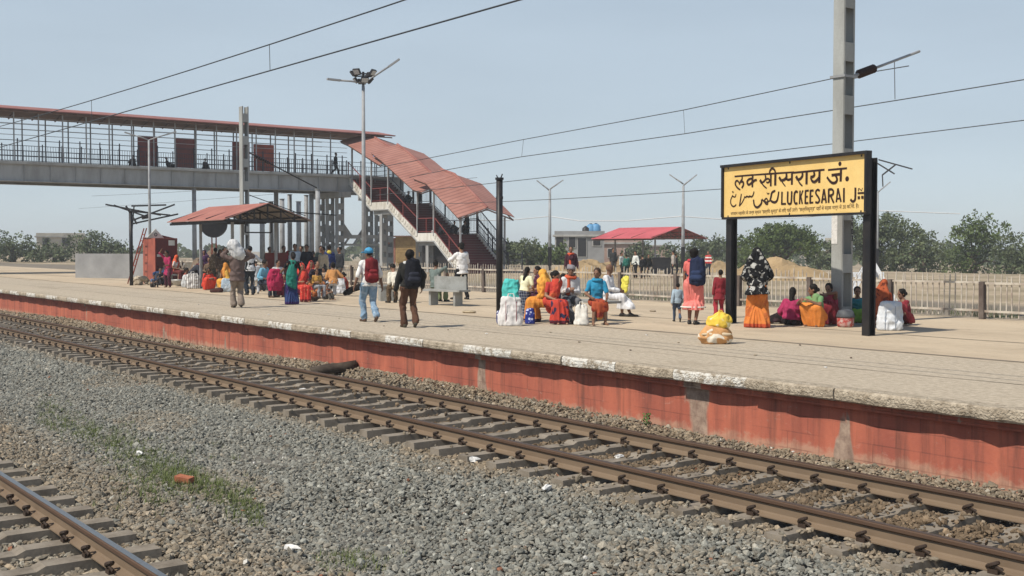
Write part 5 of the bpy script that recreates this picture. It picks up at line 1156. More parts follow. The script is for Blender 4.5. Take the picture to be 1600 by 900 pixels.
def backdrape(J, name, mat, root, vox, down=.4, w=.12, side=-1):
    mb = MB(); s = J['s']
    for q in (-1.35, -.7, 0, .6, 1.15):
        a = tpt(J, .90, 270+q*30, -.03)+J['R']*side*.02*s; b = tpt(J, .55, 270+q*36, -.02)+J['R']*side*.02*s; c = tpt(J, .05, 270+q*38, .0)+J['R']*side*.03*s; d = c-Vector((0,0,(down+.05*q)*s))+J['R']*side*.02*s
        mb.cap(a, b, .045*s, .05*s); mb.cap(b, c, .05*s, .05*s); mb.cap(c, d, .05*s, .048*s)
    mb.cap(tpt(J, .9, 270+side*-30, 0), tpt(J, .93, 90+side*-62, .0), .055*s, .055*s)
    mb.cap(tpt(J, .93, 90+side*-62, .0), tpt(J, .5, 90, .0), .05*s, .05*s)
    return part_r(name, mb, mat, root, vox, 2, ('wr', .008*s))
def veil(J, name, mat, root, vox, long=.25, face=True, spread=.0):
    mb = MB(); s = J['s']; c, u, f, r = J['head'], J['hu'], J['hf'], J['hr']; ax = (r, f, u)
    mb.ell(c+u*.030*s-f*.034*s, (.098*s,.098*s,.112*s), ax, 16, 10)
    for q in (-1, 0, 1): mb.cap(c-u*.02*s-f*.06*s+r*q*.055*s, J['neck']-J['U']*.08*s-J['F']*.065*s+J['R']*q*(.12+spread)*s, .06*s, .072*s); mb.cap(J['neck']-J['U']*.08*s-J['F']*.065*s+J['R']*q*(.12+spread)*s, J['neck']-J['U']*(.10+long)*s-J['F']*.08*s+J['R']*q*(.13+spread)*s, .07*s, .06*s)
    for q in (-1, 1): mb.cap(c-u*.04*s+r*q*.075*s-f*.02*s, tpt(J, .86, 90-q*60, .0), .035*s, .055*s)
    return part_r(name, mb, mat, root, vox, 3, ('wr', .006*s))
def shawl(J, name, mat, root, vox, low=.0, flare=.04):
    mb = MB(); s = J['s']; torso(mb, J, .055, .0 if low <= 0 else -.1, .93, 0, below=(low, flare) if low > 0 else None)
    for k in 'lr': mb.cap(J['sh'+k], J['el'+k], .075*s, .075*s); mb.cap(J['el'+k], J['el'+k].lerp(J['ha'+k], .6), .075*s, .06*s)
    return part_r(name, mb, mat, root, vox, 3, ('wr', .010*s))
def hair(J, root, style, mat, vox):
    mb = MB(); s = J['s']; c, u, f, r = J['head'], J['hu'], J['hf'], J['hr']; ax = (r, f, u)
    mb.ell(c+u*.040*s-f*.026*s, (.086*s,.098*s,.098*s), ax, 16, 10)
    if style != 'short': mb.ell(c-u*.01*s-f*.045*s, (.080*s,.070*s,.085*s), ax, 12, 8)
    if style == 'bun': mb.ell(c-u*.01*s-f*.125*s, (.05*s,.042*s,.05*s), ax, 10, 8)
    if style == 'long': mb.cap(c-u*.03*s-f*.07*s, J['neck']-J['U']*.18*s-J['F']*.11*s, .06*s, .045*s)
    if style == 'braid': mb.cap(c-u*.04*s-f*.085*s, J['neck']-J['U']*.05*s-J['F']*.10*s, .04*s, .03*s); mb.cap(J['neck']-J['U']*.05*s-J['F']*.10*s, J['neck']-J['U']*.34*s-J['F']*.125*s, .03*s, .018*s)
    if style == 'thick': mb.ell(c+u*.05*s-f*.03*s, (.10*s,.108*s,.10*s), ax, 14, 10)
    return part_r('hair', mb, mat, root, vox, 1, ('wr', .0035*s))
def shoes(J, root, mat, vox, bare=False, o=.006):
    s = J['s']; out = []
    for k in 'lr':
        mb = MB(); a = J['an'+k]; ft = J['ft'+k]; heel = a-Vector((0,0,.045*s))-Vector((ft.x,ft.y,0))*.04*s; toe = heel+ft*.205*s; toe.z = max(toe.z, .026*s); heel.z = max(heel.z, .032*s)
        mb.cap(heel, toe, (.036+o)*s, (.030+o)*s, 10); mb.cap(a, heel, (.036+o)*s, (.038+o)*s, 10); mb.cap(a, heel.lerp(toe, .6), (.034+o)*s, (.030+o)*s)
        part_r('shoe', mb, mat, root, vox, 1, None, .002)
def neckcloth(J, name, mat, root, vox, ends=2, long=.4):
    mb = MB(); s = J['s']; pts = [tpt(J, .95, p_, .03) for p_ in range(0, 361, 30)]
    for a, b in zip(pts, pts[1:]): mb.cap(a, b, .038*s, .038*s, 8)
    for q in ((-1, 1) if ends == 2 else (1,) if ends == 1 else ()):
        a = tpt(J, .88, 90-q*35, .0); b = tpt(J, max(.05, .88-long*1.6), 90-q*25, .02); mb.cap(a, b, .04*s, .055*s, 8)
    return part_r(name, mb, mat, root, vox, 2, ('wr', .005*s))
FIG = {}
def person(px, py, label, H=1.6, face=0, pose='stand', wear=(), hairs='short', hair_c=(.012,.010,.009), sk=1.0, group=None, z=0, vox=None, fem=0, key=None, loc=None, eyes=None, **kw):
    p = Vector(loc) if loc is not None else g(px, py, z); D = depth(p)
    jr = random.Random(label); kw['side'] = kw.get('side', 0)+jr.uniform(-3.5, 3.5); kw['tw'] = kw.get('tw', 0)+jr.uniform(-13, 13); kw['yaw'] = kw.get('yaw', 0)+jr.uniform(-16, 16); kw['nod'] = kw.get('nod', 0)+jr.uniform(-4, 9)
    for k_ in ('hl', 'hr'): kw[k_] = tuple(v+jr.uniform(-.035, .035) for v in kw.get(k_, POSES[pose][k_]))
    if fem and pose == 'sit':
        kw.setdefault('fl', (-.06, .44)); kw.setdefault('fr', (.07, .39)); kw.setdefault('kl', (-.02, 1, .25)); kw.setdefault('kr', (.02, 1, .25))
    J = figure(H, pose=pose, **kw); s = J['s']; veiled = any(w[0] == 'veil' for w in wear)
    if veiled and hairs: hairs = 'short'
    vox = vox or (.0135 if D < 30 else .018 if D < 45 else .028)*max(.7, s)
    root = thing('person', label, 'person', p, heading(p, face), group)
    mb = MB(); torso(mb, J, 0, -.1, 1.0, fem)
    for k in 'lr':
        arm(mb, J, k); leg(mb, J, k); hand(mb, J, k, kw.get('curl', .5))
        a = J['an'+k]; ft = J['ft'+k]; heel = a-Vector((0,0,.045*s))-Vector((ft.x,ft.y,0))*.04*s; toe = heel+ft*.20*s; toe.z = max(toe.z, .024*s); heel.z = max(heel.z, .03*s); mb.cap(heel, toe, .034*s, .027*s); mb.cap(a, heel, .034*s, .036*s); mb.cap(a, heel.lerp(toe, .55), .032*s, .028*s)
    head(mb, J, fem); part_r('body', mb, skin(sk), root, vox*.85, 2, None, .001)
    eyes = (D < 50 and abs((face-kw.get('yaw', 0)+180) % 360-180) < 110) if eyes is None else eyes
    if eyes:
        for q in (-1, 1): MB().ell(J['head']+J['hu']*.004*s+J['hf']*.080*s+J['hr']*q*.033*s, (.016*s,.010*s,.009*s), (J['hr'], J['hf'], J['hu']), 10, 6).build('eye', M_eye, root, smooth=True)
    if hairs: hair(J, root, hairs, hairm(hair_c), vox)
    for w in wear:
        n_, m = w[0], w[1]; o = dict(w[2]) if len(w) > 2 else {}
        if isinstance(m, (str, tuple)): m = cloth(m)
        if n_ in ('shirt', 'jacket', 'kurta', 'tunic'): blouse(J, n_, m, root, vox, **{**dict(o=.028, fore=.95, up=1, t0=-.1, below=(.04, .0), fem=fem, disp=.006), **o})
        elif n_ in ('tshirt', 'blouse'): blouse(J, 'blouse' if n_ == 'blouse' else 't_shirt', m, root, vox, **{**dict(fem=fem), **o})
        elif n_ in ('trousers', 'jeans', 'shorts'):
            mb = MB(); torso(mb, J, .014, -.1, .24)
            for k in 'lr': leg(mb, J, k, o.get('o', .016), o.get('shin', .94), o.get('hem', .022))
            part_r(n_, mb, m, root, vox, 2, ('wr', .007))
        elif n_ in ('skirt', 'sari', 'dhoti', 'dress'): skirt(J, n_ if n_ != 'dress' else 'dress_skirt', m, root, vox, **{**dict(border=cloth(random.Random(label).choice(('#7a1f24', '#b5822a', '#5c2030', '#c9a23a', '#3a2a4a'))) if n_ == 'sari' and pose in ('stand', 'sit') else None), **o})
        elif n_ == 'pallu': pallu(J, 'sari_drape', m, root, vox, **o)
        elif n_ == 'backdrape': backdrape(J, 'sari_drape', m, root, vox, **o)
        elif n_ == 'veil': veil(J, 'head_veil', m, root, vox, **o)
        elif n_ == 'shawl': shawl(J, 'shawl', m, root, vox, **o)
        elif n_ == 'scarf': neckcloth(J, 'scarf', m, root, vox, **o)
        elif n_ == 'shoes': shoes(J, root, m, vox)
        elif n_ == 'cap':
            mb = MB(); c, u, f, r = J['head'], J['hu'], J['hf'], J['hr']; mb.ell(c+u*.055*s-f*.014*s, (.098*s,.114*s,.092*s), (r, f, u), 16, 10); mb.ell(c+u*.045*s+f*.14*s, (.08*s,.085*s,.018*s), (r, f, u), 12, 6); part_r('cap', mb, m, root, vox*.8, 1)
        elif n_ == 'turban':
            mb = MB(); c, u, f, r = J['head'], J['hu'], J['hf'], J['hr']
            for k in range(3): mb.tube([c+u*(.045+.025*k)*s-f*.012*s+(r*math.cos(a)*.082+f*math.sin(a)*.096)*s*(1-.12*k)+u*.012*s*math.sin(a+k) for a in np.linspace(0, 6.2832, 15)], .026*s, 8)
            mb.ell(c+u*.06*s-f*.012*s, (.085*s,.1*s,.07*s), (r, f, u), 14, 8); part_r('turban', mb, m, root, vox*.8, 1, ('wr', .003))
        elif n_ == 'hood':
            mb = MB(); mb.ell(J['neck']-J['F']*.085*s-J['U']*.03*s, (.10*s,.06*s,.085*s), (J['R'], J['F'], J['U']), 12, 8); part_r('hood', mb, m, root, vox, 2)
        elif n_ == 'vest': mb = MB(); torso(mb, J, .032, -.1, .9, 0, below=(.06, .0)); part_r('vest', mb, m, root, vox, 2, ('wr', .005))
        elif n_ == 'beard': mb = MB(); c, u, f, r = J['head'], J['hu'], J['hf'], J['hr']; mb.ell(c-u*.075*s+f*.035*s, (.058*s,.058*s,.05*s), (r, f, u), 12, 8); part_r('beard', mb, hairm((.3,.29,.28)), root, vox*.8, 1)
    J['root'] = root
    if key: FIG[key] = J
    return J
def on_person(J, v):        # local point of a figure -> world
    r_ = J['root']; return Vector(r_.location)+Matrix.Rotation(r_.rotation_euler.z, 3, 'Z') @ Vector(v)
def backpack(J, label, m1_, m2_, off=0.0, k=1.0, tilt=0):
    s = J['s']; r_ = J['root']; c = tpt(J, .52, 270, .075*k)+J['R']*off*s; pos = on_person(J, c)
    b = thing('backpack', label, 'backpack', pos, r_.rotation_euler.z); v = .016
    mb = MB()
    for q in (-1, 1): mb.cap((q*.085*k*s,-.0,-.20*k*s), (q*.075*k*s,.0,.19*k*s), .085*k*s, .075*k*s, 12)
    mb.cap((0,-.02,-.2*k*s), (0,-.01,.2*k*s), .10*k*s, .085*k*s, 12); part_r('main_pack', mb, m1_, b, v, 3, ('wr', .004))
    mb = MB(); mb.cap((-.07*k*s,-.095*k*s,-.13*k*s), (.07*k*s,-.095*k*s,-.13*k*s), .065*k*s, .065*k*s); mb.cap((-.06*k*s,-.095*k*s,-.03*k*s), (.06*k*s,-.095*k*s,-.03*k*s), .05*k*s, .05*k*s); part_r('front_pocket', mb, m2_, b, v, 3)
    for q in (-1, 1):
        pts = [tpt(J, t_, p_, .03)-c for t_, p_ in ((.9, 270+q*28), (.96, 270+q*60) , (.95, 90-q*38), (.72, 90-q*42), (.5, 90-q*72), (.36, -q*0+ (0 if q > 0 else 180)), (.32, 270+q*40))]
        MB().tube([p_+J['R']*off*s*0 for p_ in pts], .022*s, 6).build('strap', m1_, b, smooth=True)
    MB().tube([(-.04*s,.02*s,.26*k*s), (0,.02*s,.31*k*s), (.04*s,.02*s,.26*k*s)], .010, 6).build('handle', m1_, b)
    return b
def sack(px, py, w, h, label, mat, dep=None, rz=0, z=0, name='sack', cat='sack', handles=False, loc=None, lean=0, stripe=None):
    p = Vector(loc) if loc is not None else g(px, py, z); dep = dep or w*.6; o = thing(name, label, cat, p, heading(p, 0)+rz); mb = MB(); rings = []
    jb = random.Random(label); kx = [jb.uniform(-.10, .06) for _ in range(7)]; lx = jb.uniform(-.08, .08)*w; lean = lean or lx
    for i_, (t_, k) in enumerate(((0,.90),(.05,1.02),(.3,1.06),(.6,.98),(.85,.86),(.96,.76),(1,.62))):
        k += kx[i_]
        ring = []
        for i in range(20):
            a = 2*math.pi*i/20; cx, cy = math.cos(a), math.sin(a); e = (abs(cx)**3.2+abs(cy)**3.2)**(-1/3.2); ring.append((cx*e*w/2*k+lean*t_, cy*e*dep/2*k*(1-.62*t_ if handles else 1-.25*t_), h*t_))
        rings.append(np.array(ring))
    mb.loft(rings); part_r('bag_body', mb, mat, o, max(.014, w*.035), 2, ('bag', .011*min(1, w/.4)), .003)
    if handles:
        for q in (-1, 1): MB().tube([(-w*.16+lean, q*dep*.28, h*.9), (-w*.1+lean, q*dep*.15, h*1.12), (w*.1+lean, q*dep*.15, h*1.12), (w*.16+lean, q*dep*.28, h*.9)], .009, 6).build('handle', mat, o)
    if stripe:
        for x in (-w*.2, w*.22): MB().tube([(x, dep*.52*k_, h*t_) for t_, k_ in ((.03,.98),(.3,1.04),(.6,1.0),(.86,.9))], .007, 5).build('stripe', stripe, o)
    return o
def feet_at(px, py, face, d=.43, H=1.6):           # where the pelvis stands when the feet are at this spot
    f = g(px, py); a = heading(f, face)+math.pi/2; return f-Vector((math.cos(a), math.sin(a), 0))*d*H/1.7
W_, K_ = '#e9e7e2', '#1b1c20'
GR_C, GR_L, GR_S, GR_F, GR_R = 'people around the middle bench', 'people under the small shelter', 'people on the bridge and stairs', 'people beyond the fence', 'people sitting by the yellow board'
# ---- walkers
Js = person(371, 481, 'person in brown shirt walking away with a white sack on the shoulder', 1.66, 190, 'walk', [('shirt', '#6d5a54', dict(below=(.12,.02), o=.045)), ('trousers', '#8c7d70', dict(hem=.034, o=.024)), ('shoes', M_shoe)], 'short', hl=(-.20,.10,1.62), hr=(.25,.06,1.55), fl=(-.08,.10), fr=(.09,-.08,.03), lean=2, nod=20, el=(-1,.1,-.3), er=(1,.1,-.3))
q = on_person(Js, Js['neck']+Vector((-.04,-.03,.02)))
sb = thing('sack', 'white woven sack carried on the shoulder of the person in brown', 'sack', q, heading(q, 0)+.2); mb = MB(); mb.cap((-.06,0,.04), (.09,0,.27), .19, .165, 16); part_r('bag_body', mb, cloth('#e6e4e0', 'stripe', '#b9bcc2', 9), sb, .018, 3, ('bag', .007))
Jc = person(577, 503, 'man in blue cap and white shirt walking away with a red backpack', 1.64, 200, 'walk', [('shirt', '#eceae6', dict(fore=.12, up=1)), ('jeans', cloth('#7f9db8', 'floral', '#9fb6ca', 7)), ('shoes', M_sandal), ('cap', '#3fa0d0')], 'short', sk=.62, hl=(-.34,.02,.84), hr=(.30,.0,.84), yaw=48, fl=(-.07,.14), fr=(.10,-.20,.07), lean=1)
backpack(Jc, 'red and black backpack on the man in the blue cap', cloth('#7c1a22'), cloth('#98252c'), .02, 1.0)
Jd = person(640, 512, 'man in dark jacket and brown trousers walking away with a black backpack', 1.60, 195, 'walk', [('jacket', '#2a2926', dict(o=.035, fore=.98, below=(.02,.0))), ('trousers', '#5e3f2e', dict(hem=.03)), ('shoes', '#4a4235'), ('scarf', '#d8d8d4', dict(ends=0))], 'thick', sk=.8, hl=(-.30,.10,.80), hr=(.26,-.1,.86), fl=(-.09,.10), fr=(.10,-.12,.06), yaw=10)
backpack(Jd, 'black backpack on the man in the dark jacket', cloth('#1c1d26'), cloth('#2b2e3b'), .06, 1.12)
person(722, 468, 'man in white shirt and black trousers standing with a phone', 1.78, 215, 'stand', [('shirt', '#eceae8', dict(below=(.10,.01))), ('trousers', '#17171b', dict(hem=.004)), ('shoes', M_shoe)], 'thick', hl=(-.14,.28,1.24), hr=(.10,.26,1.20), el=(-1,-.3,-.3), fl=(-.17,.14), fr=(.13,-.10), nod=18)
Jt = person(457, 476, 'woman in teal green sari standing with her back turned by the bench', 1.50, 205, 'stand', [('sari', cloth('#2c3f74', 'floral', '#3a2a68', 4), dict(r1=.135, hem=.05, pleat=.014, border=cloth('#3a2464'))), ('blouse', '#121319', dict(fem=1, up=.7)), ('backdrape', cloth('#0f7d6e', 'floral', '#1a8a78', 4), dict(down=.36))], 'bun', fem=1, sk=.7, hl=(-.36,.22,.98), hr=(.24,.1,.86), yaw=10)
q = on_person(Jt, Jt['hal']+Vector((-.10,.02,-.30))); sack(0, 0, .42, .62, 'magenta cloth bundle hanging from the arm of the woman in teal', cloth('#b8184e', 'wr' if 0 else None), .26, .3, loc=q-Vector((0,0,.14)), name='cloth_bundle', cat='bundle')
p = g(556, 462); o = MB(); o.cap((-.25,0,.16), (.12,0,.30), .085, .10).cap((-.34,0,.10), (-.20,0,.14), .09, .09); bg_ = thing('duffel_bag', 'black crumpled bag on the platform beside the man in the blue cap', 'bag', p, heading(p, 180)); part_r('bag_body', o, cloth('#1c1613'), bg_, .018, 2, ('wr', .01)); MB().tube([(-.2,0,.24),(-.1,0,.42),(.08,0,.44),(.14,0,.38)], .014, 6).build('handle', cloth('#1c1613'), bg_)
# ---- benches
M_bench = weathered('bench_concrete', (.34,.345,.33), (.24,.24,.22), 3, .8, .15)
def bench(p, rz, label, L=1.75, back=False, legs=('leg', 'leg')):
    b = thing('bench', label, 'bench', p, rz, 'concrete platform benches'); MB().bb(-L/2, L/2, -.23, .23, .40, .455).build('seat', M_bench, b)
    for x in (-L*.32, L*.32): MB().bb(x-.04, x+.04, -.15, .15, 0, .399).build('leg', M_bench, b)
    if back: MB().bb(-L*.42, L*.42, .18, .225, .456, .82).build('backrest', M_bench, b); [MB().bb(x-.03, x+.03, .226, .26, .40, .86).build('back_post', M_bench, b) for x in (-L*.36, L*.36)]
    return b
yb = g(900, 499); cbx, cby = yb.x, yb.y
bench((cbx, cby+.12, 0), 0, 'grey concrete bench under the seated group by the black post', 2.3, False)
p = g(690, 478); bench((p.x-.1, p.y+.2, 0), R(12), 'grey concrete bench with a dark backrest beside the man in the dark jacket', 1.5, True)
p = g(437, 463); bench((p.x, p.y+.2, 0), R(4), 'grey bench beside the woman in the teal sari', 1.7)
p = g(252, 444); bench((p.x, p.y+.15, 0), R(-4), 'grey bench at the left under the reclining man', 2.2)
p = g(604, 470); o = thing('stone_block', 'square stone seat block between the two walking men', 'block', p, heading(p, 10)); MB().box((0,0,.22), (.44,.44,.44)).build('block', M_bench, o); MB().box((0,0,.462), (.5,.5,.04)).build('cap_slab', M_bench, o)
# ---- people near the two walking men
person(0, 0, 'person in cream shirt and patterned trousers seated behind the man in dark jacket', 1.6, 205, 'sit', [('shirt', '#e2dccb', dict(below=(.06,.02))), ('trousers', cloth('#5b4a34', 'floral', '#8d7a5c', 9)), ('shoes', M_shoe)], 'short', loc=g(622, 474), lean=30, nod=25)
person(0, 0, 'man in grey green shirt seated with an arm over the dark bench backrest', 1.64, 150, 'sit', [('shirt', '#6f7d78', dict(fore=.55)), ('trousers', '#6e7a52'), ('shoes', M_shoe)], 'short', loc=g(681, 472), sk=.55, hr=(.42,.04,.86), er=(1,-.3,.1), hl=(-.1,.35,.72))
# ---- middle bench
person(819, 502, 'girl in pale yellow top and navy checked skirt leaning on the bench', 1.22, 150, 'stand', [('tshirt', '#ecebc0', dict(o=.02, up=.75, t0=-.05)), ('skirt', cloth('#22304e', 'check', '#8b93a0', 5), dict(hem=.10, r1=.12))], 'long', fem=1, lean=14, hl=(-.10,.34,.92), hr=(.2,.28,.9), group=GR_C, nod=-4)
person(0, 0, 'dark haired woman in purple seated in profile behind the yellow veil', 1.52, -70, 'sit', [('sari', '#5a2a44'), ('blouse', '#6b3346', dict(fem=1)), ('pallu', '#5a2a44')], 'bun', fem=1, loc=g(838, 489)+Vector((0,.1,0)), group=GR_C)
person(0, 0, 'woman in yellow sari with her head covered seated on the bench', 1.52, -100, 'sit', [('sari', cloth('#e08e10', 'floral', '#d47a12', 4), dict(r1=.15, hem=.03, o=.03, pleat=.014)), ('blouse', '#a33c1e', dict(fem=1, o=.025)), ('pallu', '#eaa31a', dict(wide=.145, down=.25)), ('shawl', '#e89c16', dict(low=0)), ('veil', '#f0aa18', dict(long=.34, spread=.02))], 'bun', fem=1, loc=feet_at(831, 504, -70), lean=16, nod=12, group=GR_C, hl=(-.1,.36,.6), hr=(.12,.36,.58))
person(0, 0, 'woman in red floral sari with hand at her face and one foot drawn up', 1.5, 30, 'sit', [('sari', cloth('#c8361f', 'floral', '#2c2c4c', 7), dict(r1=.125, hem=.05, o=.02, pleat=.014)), ('blouse', '#c4342a', dict(fem=1, o=.02)), ('pallu', cloth('#cf3a22', 'floral', '#e2642a', 8), dict(wide=.135, down=.2))], 'bun', fem=1, loc=feet_at(872, 507, 20), lean=14, nod=20, yaw=30, hl=(-.06,.24,1.08), hr=(.14,.36,.62), fl=(-.03,.50), fr=(.12,.42), group=GR_C)
person(0, 0, 'child with black hair leaning on the shoulder of the woman in red', 1.15, 160, 'sit', [('tshirt', '#7d2430', {}), ('trousers', '#2a2c3a')], 'thick', loc=feet_at(882, 503, 20)+Vector((0,.12,.16)), sk=.8, group=GR_C)
person(0, 0, 'old man in grey turban and white shirt with an orange scarf', 1.64, 8, 'sit', [('shirt', '#dcdcdc', dict(below=(.10,.02))), ('trousers', '#6c6f73', dict(hem=.035)), ('turban', '#8f8a8f'), ('scarf', '#d6582a', dict(ends=1, long=.38)), ('shoes', M_sandal)], None, sk=.8, loc=feet_at(893, 505, 8), lean=8, hl=(-.05,.30,.70), hr=(.06,.30,.74), fr=(-.02,.50), fl=(-.20,.40), group=GR_C)
person(0, 0, 'woman in bright blue blouse and orange red skirt seated facing out', 1.56, 12, 'sit', [('sari', cloth('#b24a1e', 'floral', '#8c2a1c', 7), dict(open_=.30, r1=.085, r0=.10, drop=1, hem=.12)), ('blouse', '#1492bd', dict(fem=1, o=.022, up=.75, t0=.05)), ('scarf', '#1492bd', dict(ends=0))], 'bun', (.045,.028,.02), sk=.72, fem=1, loc=feet_at(936, 508, 10), yaw=-25, fl=(-.14,.40), fr=(.16,.48), hl=(-.20,.36,.60), hr=(.22,.34,.62), group=GR_C)
MBs = None
person(0, 0, 'bald old man in white shirt and white dhoti seated sideways with crossed legs', 1.62, 78, 'sit', [('shirt', '#e4e4e6', dict(below=(.08,.02))), ('dhoti', '#e2e2e4', dict(r1=.13, hem=.22)), ('shoes', M_shoe)], None, sk=.62, loc=g(948, 494), yaw=50, hl=(-.1,.30,.66), hr=(.1,.34,.64), fl=(.10,.62), fr=(.05,.40), group=GR_C)
sack(798, 509, .52, .60, 'white carry bag with dark stripes leaning on the black post', cloth('#e2dedb'), .26, .1, handles=True, name='carry_bag', cat='bag', stripe=cloth('#8c2a3a'))
sack(795, 502, .42, .62, 'turquoise cloth bundle behind the striped white bag', cloth('#3fc6bf'), .3, 0, loc=g(794, 500)+Vector((-.05,.15,.30)), name='cloth_bundle', cat='bundle')
sack(783, 506, .20, .28, 'blue and white spotted bundle at the foot of the black post', cloth('#2b3a86', 'print', '#e6e6ee', 14), .2, 0, name='cloth_bundle', cat='bundle')
sack(908, 508, .29, .44, 'plain white carry bag standing between the old man and the woman in blue', cloth('#e8e4da'), .2, 0, handles=True, name='carry_bag', cat='bag')
sack(828, 506, .2, .34, 'blue spotted cloth bag against the checked skirt', cloth('#26358c', 'print', '#c8cff0', 12), .16, 0, name='carry_bag', cat='bag')
# ---- right of the bench
Jp = person(1083, 507, 'woman in salmon pink dress standing with a navy backpack on one shoulder', 1.62, 165, 'stand', [('dress', cloth('#ee8076', None), dict(r0=.125, r1=.155, hem=.36, pleat=.014, o=.01)), ('blouse', '#e06a62', dict(fem=1, o=.024, up=.5, t0=-.1)), ('scarf', '#c2344a', dict(ends=0)), ('shoes', M_shoe)], 'thick', fem=1, sk=.8, fl=(-.10,.05), fr=(.07,-.06), hl=(-.26,.10,.80), hr=(.20,.16,1.05), yaw=-20)
q = on_person(Jp, (0,0,.44)); o = MB(); o.tube([(.262*math.cos(a), .185*math.sin(a), .0) for a in np.linspace(0, 6.2832, 25)], .018, 6); o = o.build('dress_hem', cloth('#e9e2d8'), Jp['root'], smooth=True); o.location = (0, 0, .375)
backpack(Jp, 'navy blue backpack on the woman in the pink dress', cloth('#1f2a48'), cloth('#2a3a5e'), .10, 1.12)
person(1058, 503, 'toddler in pale blue shirt standing beside the woman in pink', .86, 190, 'walk', [('shirt', '#9fb4c2', {}), ('jeans', '#4a5a72'), ('shoes', M_shoe)], 'short', z=0)
person(1124, 497, 'child in maroon kurta standing behind the left sign post', 1.12, 200, 'stand', [('kurta', '#8e1f2b', dict(below=(.22,.03))), ('trousers', '#b02838'), ('shoes', M_shoe)], 'short', sk=.8)
person(1183, 512, 'woman in black and white patterned shawl and orange skirt seen from behind', 1.64, 182, 'stand', [('sari', cloth('#dd7a16', 'floral', '#c2621a', 5), dict(r0=.10, r1=.15, hem=.03, pleat=.016, border=cloth('#c2481a'))), ('shawl', cloth('#15161a', 'floral', '#b9b9b4', 11), dict(low=.16, flare=.045)), ('veil', cloth('#15161a', 'floral', '#a9a9a4', 8), dict(long=.3, spread=.05))], 'bun', fem=1, fl=(-.12,.04), fr=(.12,.0), hl=(-.2,.2,1.0), hr=(.2,.2,1.02))
person(0, 0, 'woman with magenta shawl seated on the ground with dark skirt spread out', 1.5, 165, 'floor', [('sari', cloth('#221a1c', 'floral', '#453038', 9), dict(o=.03, hem=.06)), ('shawl', '#b0255c', dict(low=0))], 'long', fem=1, loc=g(1236, 508), group=GR_R, fl=(-.55,.30), fr=(-.35,.42), kl=(-.3,1,.4))
person(0, 0, 'small child sitting beside the woman in the magenta shawl', .80, 20, 'floor', [('tshirt', '#3a2a2a', {}), ('trousers', '#2c2a33')], 'short', loc=g(1252, 506), sk=.6, group=GR_R)
person(0, 0, 'woman in green blouse and bright orange skirt squatting on the platform', 1.52, -35, 'squat', [('sari', cloth('#ee8a14'), dict(o=.015, r1=.125, hem=.04)), ('blouse', '#6f9c62', dict(fem=1, o=.02)), ('pallu', '#7da86a')], 'bun', fem=1, sk=.8, loc=g(1277, 510), hl=(-.12,.48,.60), hr=(.10,.46,.62), yaw=-40, group=GR_R, tw=0)
person(0, 0, 'woman in maroon with both hands at her mouth squatting by the mast', 1.52, -30, 'squat', [('sari', '#8a2230', dict(o=.02, r1=.13, hem=.05)), ('blouse', '#a83048', dict(fem=1)), ('pallu', '#b03a52')], 'bun', fem=1, sk=.75, loc=g(1299, 507), group=GR_R, hl=(-.05,.36,.72), hr=(.05,.36,.72), nod=8)
person(0, 0, 'woman in teal shawl and green skirt seated left of the right sign post', 1.5, 5, 'floor', [('sari', cloth('#7fae2c'), dict(o=.03, r1=.11, hem=.05)), ('blouse', '#176a78', dict(fem=1, o=.02, fore=.6, up=1)), ('shawl', '#1a7d8a', dict(low=0))], 'bun', fem=1, sk=.7, loc=g(1341, 504), group=GR_R)
person(0, 0, 'woman in rust orange print sari bending right of the right sign post', 1.52, 150, 'squat', [('sari', cloth('#a8481e', 'floral', '#6e2a16', 10), dict(o=.03, r1=.14, hem=.05)), ('blouse', '#9c3f1c', dict(fem=1, fore=.5, up=1)), ('pallu', cloth('#b4511f', 'floral', '#702c18', 10)), ('veil', cloth('#b4511f', 'floral', '#702c18', 10))], 'bun', fem=1, sk=.7, loc=g(1376, 510), pel=(0,-.06,.34), group=GR_R)
person(0, 0, 'person in dark red sitting at the right beyond the big white bag', 1.48, -60, 'knees', [('sari', '#7a2028', dict(o=.02)), ('blouse', '#8e2634', dict(fem=1))], 'bun', fem=1, sk=.8, loc=g(1418, 508), group=GR_R)
sack(1390, 516, .46, .56, 'big pale white bag right of the right sign post', cloth('#d8dde2'), .3, .1, name='carry_bag', cat='bag', stripe=cloth('#9aa4b4'))
p = g(1321, 511); o = thing('cooking_pot', 'dark pot with a red painted band on the ground by the mast', 'pot', p); mb = MB(); mb.tube([(0,0,0),(0,0,.02),(0,0,.06),(0,0,.19),(0,0,.20)], [.13,.165,.17,.175,.17], 18); mb.build('pot_body', weathered('red_pot', (.42,.05,.04), (.55,.5,.45), 14, .6, .1), o, smooth=True); MB().tube([(0,0,.201),(0,0,.23),(0,0,.34),(0,0,.37)], [.185,.19,.15,.05], 18).build('lid', weathered('grey_lid', (.10,.11,.12), (.05,.05,.06), 5, .6, .1), o, smooth=True)
